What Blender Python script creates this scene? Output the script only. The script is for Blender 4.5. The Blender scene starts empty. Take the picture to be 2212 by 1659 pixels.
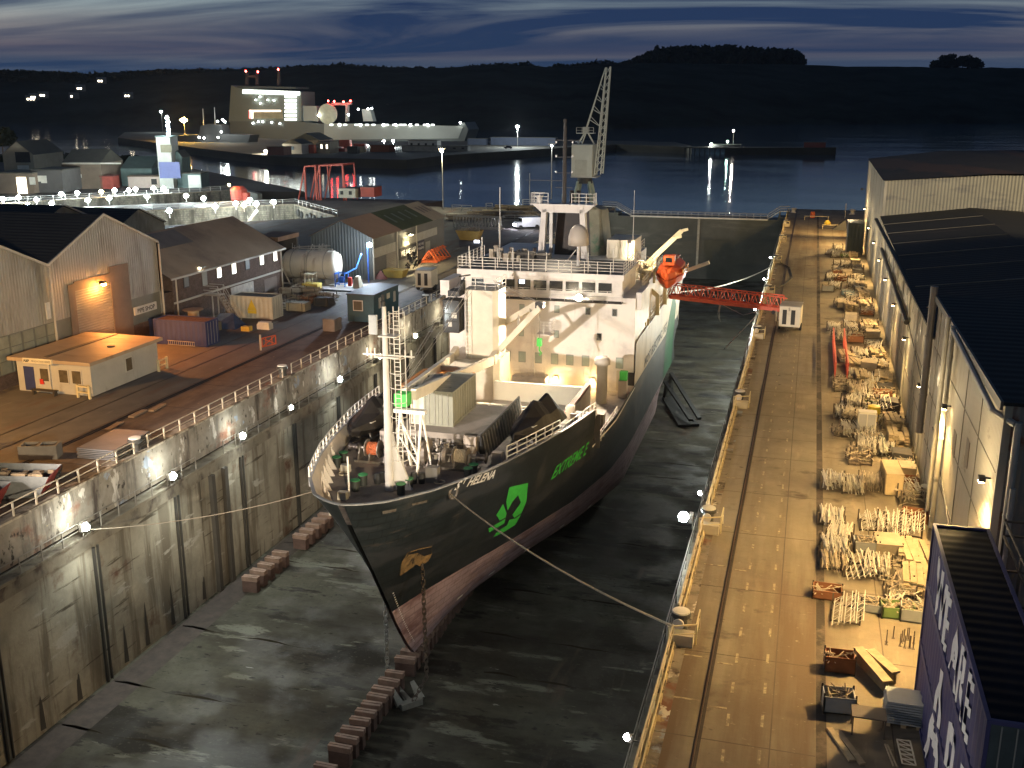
import bpy, bmesh, math, random
from mathutils import Vector, Matrix, Quaternion
R = math.radians
S = bpy.context.scene
COL = S.collection

# ------------------------------------------------------------------ camera
EYE = 24.0
PITCH, YAW, FPX = 15.1096, 15.789, 2250.0
cam = bpy.data.cameras.new('camera'); cam.sensor_width = 36.0
cam.lens = FPX/2212*36.0; cam.clip_start = 0.5; cam.clip_end = 20000
co = bpy.data.objects.new('camera', cam); COL.objects.link(co)
co.location = (0, 0, EYE); co.rotation_euler = (R(90-PITCH), 0, R(YAW))
S.camera = co

# ------------------------------------------------------------------ view
S.view_settings.view_transform = 'Standard'; S.view_settings.look = 'None'
S.view_settings.exposure = 0.6; S.view_settings.gamma = 1.0
S.cycles.use_denoising = True
S.cycles.sample_clamp_indirect = 4.0
S.cycles.max_bounces = 6; S.cycles.diffuse_bounces = 2; S.cycles.glossy_bounces = 3
S.cycles.caustics_reflective = False; S.cycles.caustics_refractive = False
S.cycles.use_light_tree = True

# ------------------------------------------------------------------ dusk sky
def sky():
    w = bpy.data.worlds.new('World'); S.world = w; w.use_nodes = True
    nt = w.node_tree; nt.nodes.clear(); N = nt.nodes.new; L = nt.links.new
    out = N('ShaderNodeOutputWorld'); bg = N('ShaderNodeBackground'); L(bg.outputs[0], out.inputs[0])
    tc = N('ShaderNodeTexCoord'); sep = N('ShaderNodeSeparateXYZ'); L(tc.outputs['Generated'], sep.inputs[0])
    # project the view direction on a cloud layer so that streaks flatten towards the horizon
    add = N('ShaderNodeMath'); add.operation = 'ADD'; add.inputs[1].default_value = 0.055; L(sep.outputs['Z'], add.inputs[0])
    mx = N('ShaderNodeMath'); mx.operation = 'MAXIMUM'; mx.inputs[1].default_value = 0.02; L(add.outputs[0], mx.inputs[0])
    dx = N('ShaderNodeMath'); dx.operation = 'DIVIDE'; L(sep.outputs['X'], dx.inputs[0]); L(mx.outputs[0], dx.inputs[1])
    dy = N('ShaderNodeMath'); dy.operation = 'DIVIDE'; L(sep.outputs['Y'], dy.inputs[0]); L(mx.outputs[0], dy.inputs[1])
    cb = N('ShaderNodeCombineXYZ'); L(dx.outputs[0], cb.inputs[0]); L(dy.outputs[0], cb.inputs[1])
    mp = N('ShaderNodeMapping'); L(cb.outputs[0], mp.inputs[0])
    mp.inputs['Rotation'].default_value = (0, 0, R(-33)); mp.inputs['Scale'].default_value = (0.20, 0.46, 1)
    mp.inputs['Location'].default_value = (3.1, 1.7, 0)
    n1 = N('ShaderNodeTexNoise'); L(mp.outputs[0], n1.inputs['Vector'])
    n1.inputs['Scale'].default_value = .95; n1.inputs['Detail'].default_value = 7; n1.inputs['Roughness'].default_value = .55
    n1.inputs['Distortion'].default_value = 1.1
    n2 = N('ShaderNodeTexNoise'); L(mp.outputs[0], n2.inputs['Vector'])
    n2.inputs['Scale'].default_value = .45; n2.inputs['Detail'].default_value = 4
    r1 = N('ShaderNodeValToRGB'); L(n1.outputs['Fac'], r1.inputs[0])
    r1.color_ramp.elements[0].position = .42; r1.color_ramp.elements[1].position = .68
    r2 = N('ShaderNodeValToRGB'); L(n2.outputs['Fac'], r2.inputs[0])
    r2.color_ramp.elements[0].position = .30; r2.color_ramp.elements[1].position = .58
    mul = N('ShaderNodeMath'); mul.operation = 'MULTIPLY'; L(r1.outputs[0], mul.inputs[0]); L(r2.outputs[0], mul.inputs[1])
    # colour of the clear dusk sky by height, and of the cloud by height (afterglow low down)
    base = N('ShaderNodeValToRGB'); L(sep.outputs['Z'], base.inputs[0])
    e = base.color_ramp.elements
    e[0].position = 0.0; e[0].color = (.016, .033, .068, 1); e[1].position = 1.0; e[1].color = (.006, .012, .035, 1)
    for p, c in ((.04, (.0100, .021, .050, 1)), (.085, (.0095, .0195, .050, 1)), (.15, (.008, .018, .046, 1)), (.4, (.008, .016, .042, 1))):
        k = e.new(p); k.color = c
    cl = N('ShaderNodeValToRGB'); L(sep.outputs['Z'], cl.inputs[0])
    e = cl.color_ramp.elements
    e[0].position = 0.0; e[0].color = (.035, .05, .08, 1); e[1].position = 1.0; e[1].color = (.03, .05, .07, 1)
    for p, c in ((.035, (.05, .06, .08, 1)), (.047, (.12, .095, .095, 1)), (.062, (.23, .21, .185, 1)), (.08, (.19, .225, .225, 1)), (.105, (.11, .17, .20, 1)), (.22, (.07, .12, .15, 1))):
        k = e.new(p); k.color = c
    mix = N('ShaderNodeMix'); mix.data_type = 'RGBA'
    L(mul.outputs[0], mix.inputs[0]); L(base.outputs[0], mix.inputs[6]); L(cl.outputs[0], mix.inputs[7])
    L(mix.outputs[2], bg.inputs['Color']); bg.inputs['Strength'].default_value = 1.3
sky()

# ------------------------------------------------------------------ surveying helpers: a photo pixel to a point on a level, lengthwise or crosswise plane
_p, _w = R(PITCH), R(YAW)
def _ray(x, y):
    r, f, u = x-1106.0, FPX, 829.5-y
    F = f*math.cos(_p)+u*math.sin(_p); U = -f*math.sin(_p)+u*math.cos(_p)
    return (r*math.cos(_w)-F*math.sin(_w), r*math.sin(_w)+F*math.cos(_w), U)
def G(x, y, z=0.0):
    d = _ray(x, y); t = (z-EYE)/d[2]; return Vector((d[0]*t, d[1]*t, z))
def GX(x, y, X):
    d = _ray(x, y); t = X/d[0]; return Vector((X, d[1]*t, EYE+d[2]*t))
def GY(x, y, Y):
    d = _ray(x, y); t = Y/d[1]; return Vector((d[0]*t, Y, EYE+d[2]*t))

# ------------------------------------------------------------------ materials
MATS = {}
def mat(name, col, rough=.7, metal=0., var=.18, scale=.6, dirt=None, dirt_amt=.5, streak=False, bump=0., bscale=8., emit=None, es=0., pattern=None, pscale=1., spec=None, layers=(), wet=None, mort=.45):
    if name in MATS: return MATS[name]
    m = bpy.data.materials.new(name); m.use_nodes = True; MATS[name] = m
    nt = m.node_tree; N = nt.nodes.new; L = nt.links.new
    b = nt.nodes['Principled BSDF']; b.inputs['Metallic'].default_value = metal
    b.inputs['Roughness'].default_value = rough
    if spec is not None: b.inputs['Specular IOR Level'].default_value = spec
    if emit:
        b.inputs['Base Color'].default_value = (*col, 1)
        b.inputs['Emission Color'].default_value = (*emit, 1); b.inputs['Emission Strength'].default_value = es
        return m
    tc = N('ShaderNodeTexCoord'); src = tc.outputs['Object']
    oi = N('ShaderNodeObjectInfo')
    off = N('ShaderNodeVectorMath'); off.operation = 'ADD'; L(src, off.inputs[0])
    sc = N('ShaderNodeVectorMath'); sc.operation = 'SCALE'; sc.inputs['Scale'].default_value = 37.0
    cb = N('ShaderNodeCombineXYZ'); L(oi.outputs['Random'], cb.inputs[0]); L(oi.outputs['Random'], cb.inputs[1])
    L(cb.outputs[0], sc.inputs[0]); L(sc.outputs[0], off.inputs[1]); vec = off.outputs[0]
    nz = N('ShaderNodeTexNoise'); L(vec, nz.inputs['Vector']); nz.inputs['Scale'].default_value = scale; nz.inputs['Detail'].default_value = 8; nz.inputs['Roughness'].default_value = .65
    rp = N('ShaderNodeValToRGB'); L(nz.outputs['Fac'], rp.inputs[0])
    rp.color_ramp.elements[0].position = .3; rp.color_ramp.elements[1].position = .7
    lo = [max(0, c*(1-var)) for c in col]; hi = [min(1, c*(1+var)) for c in col]
    rp.color_ramp.elements[0].color = (*lo, 1); rp.color_ramp.elements[1].color = (*hi, 1)
    cur = rp.outputs[0]
    if pattern in ('brick', 'block'):
        # courses on walls running along x or y: use (x+y, z)
        sp = N('ShaderNodeSeparateXYZ'); L(src, sp.inputs[0]); ad = N('ShaderNodeMath'); L(sp.outputs[0], ad.inputs[0]); L(sp.outputs[1], ad.inputs[1])
        c2 = N('ShaderNodeCombineXYZ'); L(ad.outputs[0], c2.inputs[0]); L(sp.outputs[2], c2.inputs[1])
        bk = N('ShaderNodeTexBrick'); L(c2.outputs[0], bk.inputs['Vector']); bk.inputs['Scale'].default_value = pscale
        bk.inputs['Mortar Size'].default_value = .02; bk.inputs['Color1'].default_value = (1, 1, 1, 1); bk.inputs['Color2'].default_value = (.7, .7, .7, 1) if mort < .6 else (.93, .93, .93, 1); bk.inputs['Mortar'].default_value = (mort, mort, mort, 1)
        mm = N('ShaderNodeMix'); mm.data_type = 'RGBA'; mm.blend_type = 'MULTIPLY'; mm.inputs[0].default_value = 1
        L(cur, mm.inputs[6]); L(bk.outputs['Color'], mm.inputs[7]); cur = mm.outputs[2]
    if dirt:
        if streak:
            mpn = N('ShaderNodeMapping'); L(vec, mpn.inputs[0]); mpn.inputs['Scale'].default_value = (1, 1, .12); v2 = mpn.outputs[0]
        else: v2 = vec
        n2 = N('ShaderNodeTexNoise'); L(v2, n2.inputs['Vector']); n2.inputs['Scale'].default_value = scale*2.3; n2.inputs['Detail'].default_value = 9; n2.inputs['Roughness'].default_value = .7
        r2 = N('ShaderNodeValToRGB'); L(n2.outputs['Fac'], r2.inputs[0])
        r2.color_ramp.elements[0].position = .62-.28*dirt_amt; r2.color_ramp.elements[1].position = .80-.28*dirt_amt
        mx = N('ShaderNodeMix'); mx.data_type = 'RGBA'; L(r2.outputs[0], mx.inputs[0]); L(cur, mx.inputs[6]); mx.inputs[7].default_value = (*dirt, 1); cur = mx.outputs[2]
    for i, (lc, ls, a0, a1) in enumerate(layers):      # further stains: colour, scale xyz, mask from..to
        mpn = N('ShaderNodeMapping'); L(vec, mpn.inputs[0]); mpn.inputs['Scale'].default_value = ls; mpn.inputs['Location'].default_value = (i*7.3, i*3.1, i*5.7)
        n2 = N('ShaderNodeTexNoise'); L(mpn.outputs[0], n2.inputs['Vector']); n2.inputs['Scale'].default_value = 1; n2.inputs['Detail'].default_value = 7; n2.inputs['Roughness'].default_value = .62
        r2 = N('ShaderNodeValToRGB'); L(n2.outputs['Fac'], r2.inputs[0]); r2.color_ramp.elements[0].position = min(a0, a1); r2.color_ramp.elements[1].position = max(a0, a1)
        if a0 > a1: r2.color_ramp.elements[0].color = (1, 1, 1, 1); r2.color_ramp.elements[1].color = (0, 0, 0, 1)
        mx = N('ShaderNodeMix'); mx.data_type = 'RGBA'; L(r2.outputs[0], mx.inputs[0]); L(cur, mx.inputs[6]); mx.inputs[7].default_value = (*lc, 1); cur = mx.outputs[2]
    if wet:      # patches of low roughness: scale, rough when wet
        n4 = N('ShaderNodeTexNoise'); L(vec, n4.inputs['Vector']); n4.inputs['Scale'].default_value = wet[0]; n4.inputs['Detail'].default_value = 6
        mr = N('ShaderNodeMapRange'); L(n4.outputs['Fac'], mr.inputs[0]); mr.inputs[1].default_value = .42; mr.inputs[2].default_value = .58; mr.inputs[3].default_value = wet[1]; mr.inputs[4].default_value = rough
        L(mr.outputs[0], b.inputs['Roughness'])
    L(cur, b.inputs['Base Color'])
    if bump or pattern in ('rib', 'ribz', 'ribx', 'riby'):
        h = None
        if pattern and pattern.startswith('rib'):
            sp = N('ShaderNodeSeparateXYZ'); L(src, sp.inputs[0])
            if pattern == 'ribz': o = sp.outputs[2]
            elif pattern == 'ribx': o = sp.outputs[0]
            elif pattern == 'riby': o = sp.outputs[1]
            else:
                ad = N('ShaderNodeMath'); L(sp.outputs[0], ad.inputs[0]); L(sp.outputs[1], ad.inputs[1]); o = ad.outputs[0]
            ml = N('ShaderNodeMath'); ml.operation = 'MULTIPLY'; ml.inputs[1].default_value = 2*math.pi/pscale; L(o, ml.inputs[0])
            sn = N('ShaderNodeMath'); sn.operation = 'SINE'; L(ml.outputs[0], sn.inputs[0]); h = sn.outputs[0]
        else:
            n3 = N('ShaderNodeTexNoise'); L(src, n3.inputs['Vector']); n3.inputs['Scale'].default_value = bscale; n3.inputs['Detail'].default_value = 6; h = n3.outputs['Fac']
        bp = N('ShaderNodeBump'); bp.inputs['Strength'].default_value = bump or .6; bp.inputs['Distance'].default_value = .06 if pattern and pattern.startswith('rib') else .05
        L(h, bp.inputs['Height']); L(bp.outputs[0], b.inputs['Normal'])
    return m
def glow(name, col, s): return mat(name, (.8, .8, .8), emit=col, es=s)

# ------------------------------------------------------------------ mesh building
WL = {}      # world location of the frame an object's vertices live in
class MB:
    def __init__(self): self.v = []; self.f = []; self.m = None
    def push(self, M): self.m = M; return self
    def _add(self, vs, fs):
        n = len(self.v)
        if self.m is not None: vs = [tuple(self.m @ Vector(p)) for p in vs]
        self.v += [tuple(p) for p in vs]; self.f += [tuple(i+n for i in q) for q in fs]; return self
    def box(self, x0, x1, y0, y1, z0, z1):
        return self._add([(x0,y0,z0),(x1,y0,z0),(x1,y1,z0),(x0,y1,z0),(x0,y0,z1),(x1,y0,z1),(x1,y1,z1),(x0,y1,z1)],
            [(0,3,2,1),(4,5,6,7),(0,1,5,4),(1,2,6,5),(2,3,7,6),(3,0,4,7)])
    def cbox(self, c, s): return self.box(c[0]-s[0]/2, c[0]+s[0]/2, c[1]-s[1]/2, c[1]+s[1]/2, c[2]-s[2]/2, c[2]+s[2]/2)
    def bar(self, p, q, w, h=None, up=(0,0,1)):
        p, q = Vector(p), Vector(q); d = q-p
        if d.length < 1e-5: return self
        d.normalize(); u = Vector(up)
        if abs(d.dot(u)) > .98: u = Vector((0,1,0))
        s = d.cross(u).normalized(); t = s.cross(d).normalized(); h = h or w
        vs = [a+s*i*w/2+t*j*h/2 for a in (p, q) for i, j in ((-1,-1),(1,-1),(1,1),(-1,1))]
        return self._add(vs, [(0,3,2,1),(4,5,6,7),(0,1,5,4),(1,2,6,5),(2,3,7,6),(3,0,4,7)][:6])
    def tube(self, pts, r, n=6, r2=None):
        pts = [Vector(p) for p in pts]; m = len(pts); vs = []; fs = []
        for i, p in enumerate(pts):
            d = (pts[min(i+1, m-1)]-pts[max(i-1, 0)]).normalized()
            u = Vector((0,0,1)) if abs(d.z) < .95 else Vector((0,1,0))
            s = d.cross(u).normalized(); t = s.cross(d)
            rr = r if r2 is None else r+(r2-r)*i/(m-1)
            vs += [p+(s*math.cos(2*math.pi*k/n)+t*math.sin(2*math.pi*k/n))*rr for k in range(n)]
        for i in range(m-1):
            for k in range(n):
                a, b = i*n+k, i*n+(k+1) % n; fs.append((a, b, b+n, a+n))
        fs.append(tuple(range(n-1, -1, -1))); fs.append(tuple((m-1)*n+k for k in range(n)))
        return self._add(vs, fs)
    def lathe(self, c, prof, n=12, axis='z'):
        vs = []; fs = []; m = len(prof)
        for r, h in prof:
            for k in range(n):
                a = 2*math.pi*k/n; x, y = r*math.cos(a), r*math.sin(a)
                q = (x, y, h) if axis == 'z' else ((h, x, y) if axis == 'x' else (y, h, x))
                vs.append((c[0]+q[0], c[1]+q[1], c[2]+q[2]))
        for i in range(m-1):
            for k in range(n):
                a, b = i*n+k, i*n+(k+1) % n; fs.append((a, b, b+n, a+n))
        fs.append(tuple(range(n-1, -1, -1))); fs.append(tuple((m-1)*n+k for k in range(n)))
        return self._add(vs, fs)
    def prism(self, poly, z0, z1):
        n = len(poly); vs = [(x, y, z0) for x, y in poly]+[(x, y, z1) for x, y in poly]
        return self._add(vs, [tuple(range(n-1, -1, -1)), tuple(range(n, 2*n))]+[(i, (i+1) % n, (i+1) % n+n, i+n) for i in range(n)])
    def ext(self, poly, vec):   # poly of 3D points swept by vec
        n = len(poly); v = Vector(vec); vs = [Vector(p) for p in poly]; vs = vs+[p+v for p in vs]
        return self._add(vs, [tuple(range(n-1, -1, -1)), tuple(range(n, 2*n))]+[(i, (i+1) % n, (i+1) % n+n, i+n) for i in range(n)])
    def poly(self, pts): return self._add(pts, [tuple(range(len(pts)))])
    def build(self, name, m=None, parent=None, world=True, smooth=False, **kw):
        me = bpy.data.meshes.new(name)
        o = bpy.data.objects.new(name, me)
        off = Vector((0, 0, 0))
        if parent is not None:
            off = WL[parent.name]; o.parent = parent
            if not world: off = Vector((0, 0, 0))
        elif world and self.v:      # a thing that is one mesh: its origin at its base centre
            xs = [p[0] for p in self.v]; ys = [p[1] for p in self.v]; zs = [p[2] for p in self.v]
            off = Vector(((min(xs)+max(xs))/2, (min(ys)+max(ys))/2, min(zs))); o.location = off
        me.from_pydata([(p[0]-off[0], p[1]-off[1], p[2]-off[2]) for p in self.v], [], self.f)
        bm = bmesh.new(); bm.from_mesh(me); bmesh.ops.recalc_face_normals(bm, faces=bm.faces); bm.to_mesh(me); bm.free()
        if smooth:
            for p in me.polygons: p.use_smooth = True
        if m: me.materials.append(m)
        COL.objects.link(o); WL[o.name] = WL[parent.name] if parent is not None else Vector(o.location)
        tag(o, **kw); return o
def build_each(mb, name, m, parent):      # every loose piece a part of its own
    par = list(range(len(mb.v)))
    def find(i):
        while par[i] != i: par[i] = par[par[i]]; i = par[i]
        return i
    for f in mb.f:
        for i in f[1:]: par[find(i)] = find(f[0])
    gr = {}
    for f in mb.f: gr.setdefault(find(f[0]), []).append(f)
    for fs in gr.values():
        ids = sorted({i for f in fs for i in f}); mp = {i: k for k, i in enumerate(ids)}
        q = MB(); q._add([mb.v[i] for i in ids], [tuple(mp[i] for i in f) for f in fs]); q.build(name, m, parent)
def tag(o, label=None, cat=None, group=None, kind=None):
    if label: o['label'] = label
    if cat: o['category'] = cat
    if group: o['group'] = group
    if kind: o['kind'] = kind
    return o
def thing(name, loc, label, cat, group=None, rz=0.):
    o = bpy.data.objects.new(name, None); COL.objects.link(o); o.empty_display_size = .3
    o.location = loc; o.rotation_euler = (0, 0, rz); WL[o.name] = Vector(loc); return tag(o, label, cat, group)
def copy_tree(o, parent=None):
    c = o.copy(); COL.objects.link(c); c.parent = parent; WL[c.name] = Vector((0, 0, 0))
    for ch in list(o.children): copy_tree(ch, c)
    return c
def dup(o, loc, rz=0., label=None, sc=None):
    c = copy_tree(o); c.location = loc; c.rotation_euler = (0, 0, rz)
    if sc: c.scale = sc
    if label: c['label'] = label
    return c
def lamp(kind, parent, loc, power, col, to=None, size=.3, angle=120, blend=.6, world=True):
    l = bpy.data.lights.new('lamp_light', kind); l.energy = power; l.color = col
    if kind == 'SPOT': l.spot_size = R(angle); l.spot_blend = blend; l.shadow_soft_size = size
    elif kind == 'POINT': l.shadow_soft_size = size
    o = bpy.data.objects.new('lamp_light', l); COL.objects.link(o); p = Vector(loc)
    if to is not None: o.rotation_euler = (Vector(to)-p).to_track_quat('-Z', 'Y').to_euler()
    if parent is not None:
        o.parent = parent
        if world: p = p-WL[parent.name]
    o.location = p; return o
def textmesh(s, size=1., shear=0., bold=0.):
    cu = bpy.data.curves.new('t', 'FONT'); cu.body = s; cu.size = size; cu.shear = shear; cu.offset = bold; cu.resolution_u = 2
    o = bpy.data.objects.new('t', cu); COL.objects.link(o); bpy.context.view_layer.update()
    me = bpy.data.meshes.new_from_object(o.evaluated_get(bpy.context.evaluated_depsgraph_get()))
    vs = [tuple(v.co) for v in me.vertices]; fs = [tuple(p.vertices) for p in me.polygons]
    bpy.data.objects.remove(o); bpy.data.curves.remove(cu); bpy.data.meshes.remove(me); return vs, fs
def flat_text(s, size, origin, right, up, name, m, parent, width=None, shear=0, bold=0.):
    vs, fs = textmesh(s, size, shear, bold); o = Vector(origin); r = Vector(right).normalized(); u = Vector(up).normalized()
    w = max(v[0] for v in vs)-min(v[0] for v in vs); k = (width/w) if width else 1.
    mb = MB(); mb._add([o+r*v[0]*k+u*v[1] for v in vs], fs)
    me = mb.build(name, m, parent); return me
ORD = ['first','second','third','fourth','fifth','sixth','seventh','eighth','ninth','tenth','eleventh','twelfth','thirteenth','fourteenth','fifteenth','sixteenth','seventeenth','eighteenth','nineteenth','twentieth',
 'twenty-first','twenty-second','twenty-third','twenty-fourth','twenty-fifth','twenty-sixth','twenty-seventh','twenty-eighth','twenty-ninth','thirtieth']

# ------------------------------------------------------------------ hull form of the docked ship
XC = -24.6
def itp(t, d):
    if d <= t[0][0]: return t[0][1]
    for (a, b), (c, e) in zip(t, t[1:]):
        if d <= c: return b+(e-b)*(d-a)/(c-a)
    return t[-1][1]
STEM = [(-12.8, 60.6), (-11.5, 59.4), (-9.5, 57.9), (-7.8, 56.8), (-4, 54.3), (0, 51.5), (2.2, 50.1)]
STERN = [(-12.8, 138.), (-8, 146.), (-4, 153.), (-1, 155.), (2.2, 156.)]
LEV = [
 (-12.8, [(0, .12), (5, .4), (10, 1.1), (18, 3.2), (26, 5.8), (36, 8.2), (60, 8.2), (70, 5), (78, .5), (200, .5)]),
 (-11.5, [(0, .12), (4, .8), (10, 2.0), (18, 4.4), (26, 6.9), (36, 9.0), (60, 9.0), (75, 5), (86, .5), (200, .5)]),
 (-7.8, [(0, .12), (3, 1.0), (8, 2.7), (14, 4.8), (22, 7.3), (30, 8.9), (38, 9.45), (75, 9.45), (85, 7), (92, 3), (200, 3)]),
 (-4, [(0, .12), (1, .75), (3, 1.9), (7, 3.6), (12, 5.4), (18, 7.2), (25, 8.7), (33, 9.45), (80, 9.45), (92, 8), (98, 5.5), (200, 5.5)]),
 (0, [(0, .15), (.5, 1.0), (2, 2.3), (5, 4.1), (10, 5.95), (15, 7.15), (21, 8.4), (28, 9.3), (35, 9.5), (82, 9.5), (95, 8.6), (104, 7), (200, 7)]),
 (2.2, [(0, .2), (.3, 1.05), (1.2, 2.3), (4, 4.1), (9, 6.0), (14, 7.25), (20, 8.5), (27, 9.35), (35, 9.5), (84, 9.5), (96, 8.8), (106, 7.4), (200, 7.4)])]
def hb(Y, z):
    z = max(-12.8, min(2.2, z)); d = Y-itp(STEM, z)
    if d < 0: return 0.
    for (z0, t0), (z1, t1) in zip(LEV, LEV[1:]):
        if z <= z1:
            k = (z-z0)/(z1-z0); return itp(t0, d)*(1-k)+itp(t1, d)*k
    return itp(LEV[-1][1], d)
def sheer(Y):      # top edge of the shell
    if Y < 78.2: return itp([(50, 2.15), (60, 1.4), (70, .9), (78.2, .4)], Y)
    if Y < 79.8: return .4-1.78*(Y-78.2)
    return -2.45 if Y < 96.9 else 2.2
def fdeck(Y): return itp([(50, .45), (60, .1), (82, -.5)], Y)

# ================================================================== the setting: land, water, hills
conc_q = mat('quay_concrete', (.205, .17, .115), .85, var=.16, scale=.5, layers=[((.10, .07, .045), (.10, .10, .1), .52, .75), ((.26, .21, .14), (1.6, .25, 1), .6, .72), ((.07, .05, .035), (.9, 1.3, 1), .66, .74), ((.12, .08, .045), (.28, .02, 1), .5, .66), ((.28, .24, .17), (2.5, 4, 1), .64, .74), ((.09, .065, .04), (.35, .5, 1), .60, .72), ((.06, .05, .035), (5, 3, 1), .70, .76)], bump=.25, bscale=3)
conc_l = mat('yard_concrete', (.125, .11, .095), .8, var=.2, scale=.4, layers=[((.07, .06, .05), (.12, .06, .1), .5, .7), ((.22, .20, .17), (.9, .2, 1), .62, .74), ((.12, .06, .035), (.3, .05, 1), .56, .68)], bump=.2, bscale=3)
road_brn = mat('quay_edge_paving', (.105, .075, .055), .85, var=.3, scale=.7, layers=[((.05, .035, .028), (.5, .12, .5), .48, .66), ((.30, .19, .12), (1.8, .5, 1), .69, .73)], bump=.25, bscale=4)
dark_gnd = mat('dark_ground', (.05, .045, .035), .9, var=.3, scale=.05)
A0, A1 = Vector((-168, 188)), Vector((-121, 233)); dA = (A1-A0).normalized(); nA = Vector((dA.y, -dA.x))
def pt(v): return (v.x, v.y)
B1 = A1+nA*32; B0 = A0+nA*32-dA*90; A00 = A0-dA*90
mb = MB()
mb.prism([(-45.3, -80), (-45.3, 252), (-63, 251), (-73, 241), (-81, 236), (-88, 238), (-102, 247), (-121, 245), pt(A1), pt(B1), pt(B0), (-330, 60), (-330, -80)], -16, 0)
mb.build('yard_ground', conc_l, kind='structure')
mb = MB(); mb.prism([pt(A00), pt(A1), (-121, 245), (-136, 243), (-250, 135)], -16, -.004); mb.build('pier_ground', conc_l, kind='structure')
mb = MB(); mb.prism([(-260, 114), (-192, 215), (-158, 266), (-135, 267), (-145, 278), (-180, 312), (-222, 350), (-268, 381), (-327, 398), (-420, 400), (-800, 300), (-800, 60)], -16, 0); mb.build('far_yard_ground', mat('far_yard_tarmac', (.06, .052, .045), .9, var=.35, scale=.08), kind='structure')
mb = MB(); mb.poly([(-420, -20, -7.5), (-80, -20, -7.5), (-85, 250, -7.5), (-160, 270, -7.5), (-420, 270, -7.5)]); mb.build('old_dock_floor', mat('old_dock_concrete', (.30, .26, .17), .8, var=.3, scale=.15), kind='structure')
mb = MB(); mb.prism([(-4.0, -80), (400, -80), (400, 262), (-4.0, 255)], -16, 0); mb.build('quay_ground', conc_q, kind='structure')
mb = MB(); mb.prism([(-170, 433), (-167, 478), (-148, 536), (-114, 632), (-70, 607), (-68, 622), (-85, 680), (-160, 700), (-240, 640), (-300, 620), (-540, 800), (-560, 780), (-480, 660), (-330, 520), (-253, 454), (-226, 440)], -10, 0); mb.build('wharf_ground', dark_gnd, kind='structure')
# brown edge paving and crane rails in the left yard, sheets 4 mm up
mb = MB(); mb.box(-51.4, -45.3, -60, 250, 0, .004); mb.build('quay_edge_road', road_brn, kind='structure')
railm = mat('crane_rail_steel', (.045, .035, .03), .5, metal=.4, var=.3)
mb = MB()
for x in (-51.0, -50.72): mb.box(x-.07, x+.07, -60, 250, .004, .05)
mb.build('crane_rail_track', railm, kind='structure')
mb = MB()
for x in (-57.0, -54.6): mb.box(x-.06, x+.06, 20, 250, 0, .02)
mb.build('yard_rail_track', railm, kind='structure')
mb = MB()
for y in range(36, 250, 7): mb.box(-51.4, -45.4, y, y+.07, .004, .009)
mb.build('yard_slab_joints', mat('joint_dark', (.03, .025, .02), .9), kind='structure')
# right quay: crane rail groove, drain with gratings, joints, painted dashes
mb = MB(); mb.box(-2.86, -2.60, -60, 250, 0, .012); mb.build('quay_rail_groove', mat('rail_groove', (.035, .024, .016), .7, var=.4, scale=2), kind='structure')
mb = MB(); mb.box(-2.80, -2.74, -60, 250, .012, .06); mb.build('quay_crane_rail', mat('rail_worn', (.14, .09, .05), .45, metal=.5), kind='structure')
mb = MB(); mb.box(1.72, 2.12, -60, 240, 0, .008); mb.build('quay_drain', mat('drain_grate', (.085, .064, .044), .9, var=.5, scale=2, bump=.4, layers=[((.04, .03, .02), (.5, .25, 1), .48, .52)]), kind='structure')
mb = MB(); random.seed(5)
for x in (-.02, 4.6): mb.box(x, x+.05, -60, 235, 0, .006)
y = 30.
while y < 235:
    mb.box(-4.5, 1.7, y, y+.045, 0, .005)
    if int(y) % 2: mb.box(2.2, 8.0, y+1.2, y+1.25, 0, .005)
    y += random.uniform(4.5, 7.5)
mb.build('quay_slab_joints', mat('joint_brown', (.10, .075, .048), .9), kind='structure')
paint = mat('worn_line_paint', (.33, .27, .16), .8, var=.25, scale=4, layers=[((.17, .13, .085), (3, 3, 1), .45, .56)])
mb = MB(); y = 30.
while y < 120:
    mb.box(-1.75, -1.63, y, y+.9, 0, .007); mb.box(-.42, -.30, y+.3, y+1.2, 0, .007); y += 2.5
for yy in (39, 42.6, 52.5, 58, 66.5, 78): mb.box(-4.1, -2.95, yy, yy+.12, 0, .007); mb.box(-2.5, -1.8, yy-.3, yy-.18, 0, .007)
mb.box(-.9, 3.3, 176, 176.5, 0, .009)
mb.build('quay_line_markings', paint, kind='structure')
flat_text('KEEP CLEAR', 1.0, (-.75, 60.5, .009), (0, -1, 0), (1, 0, 0), 'quay_faded_lettering', mat('faded_paint', (.23, .185, .115), .8, var=.2), None, width=.6)['kind'] = 'structure'

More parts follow.
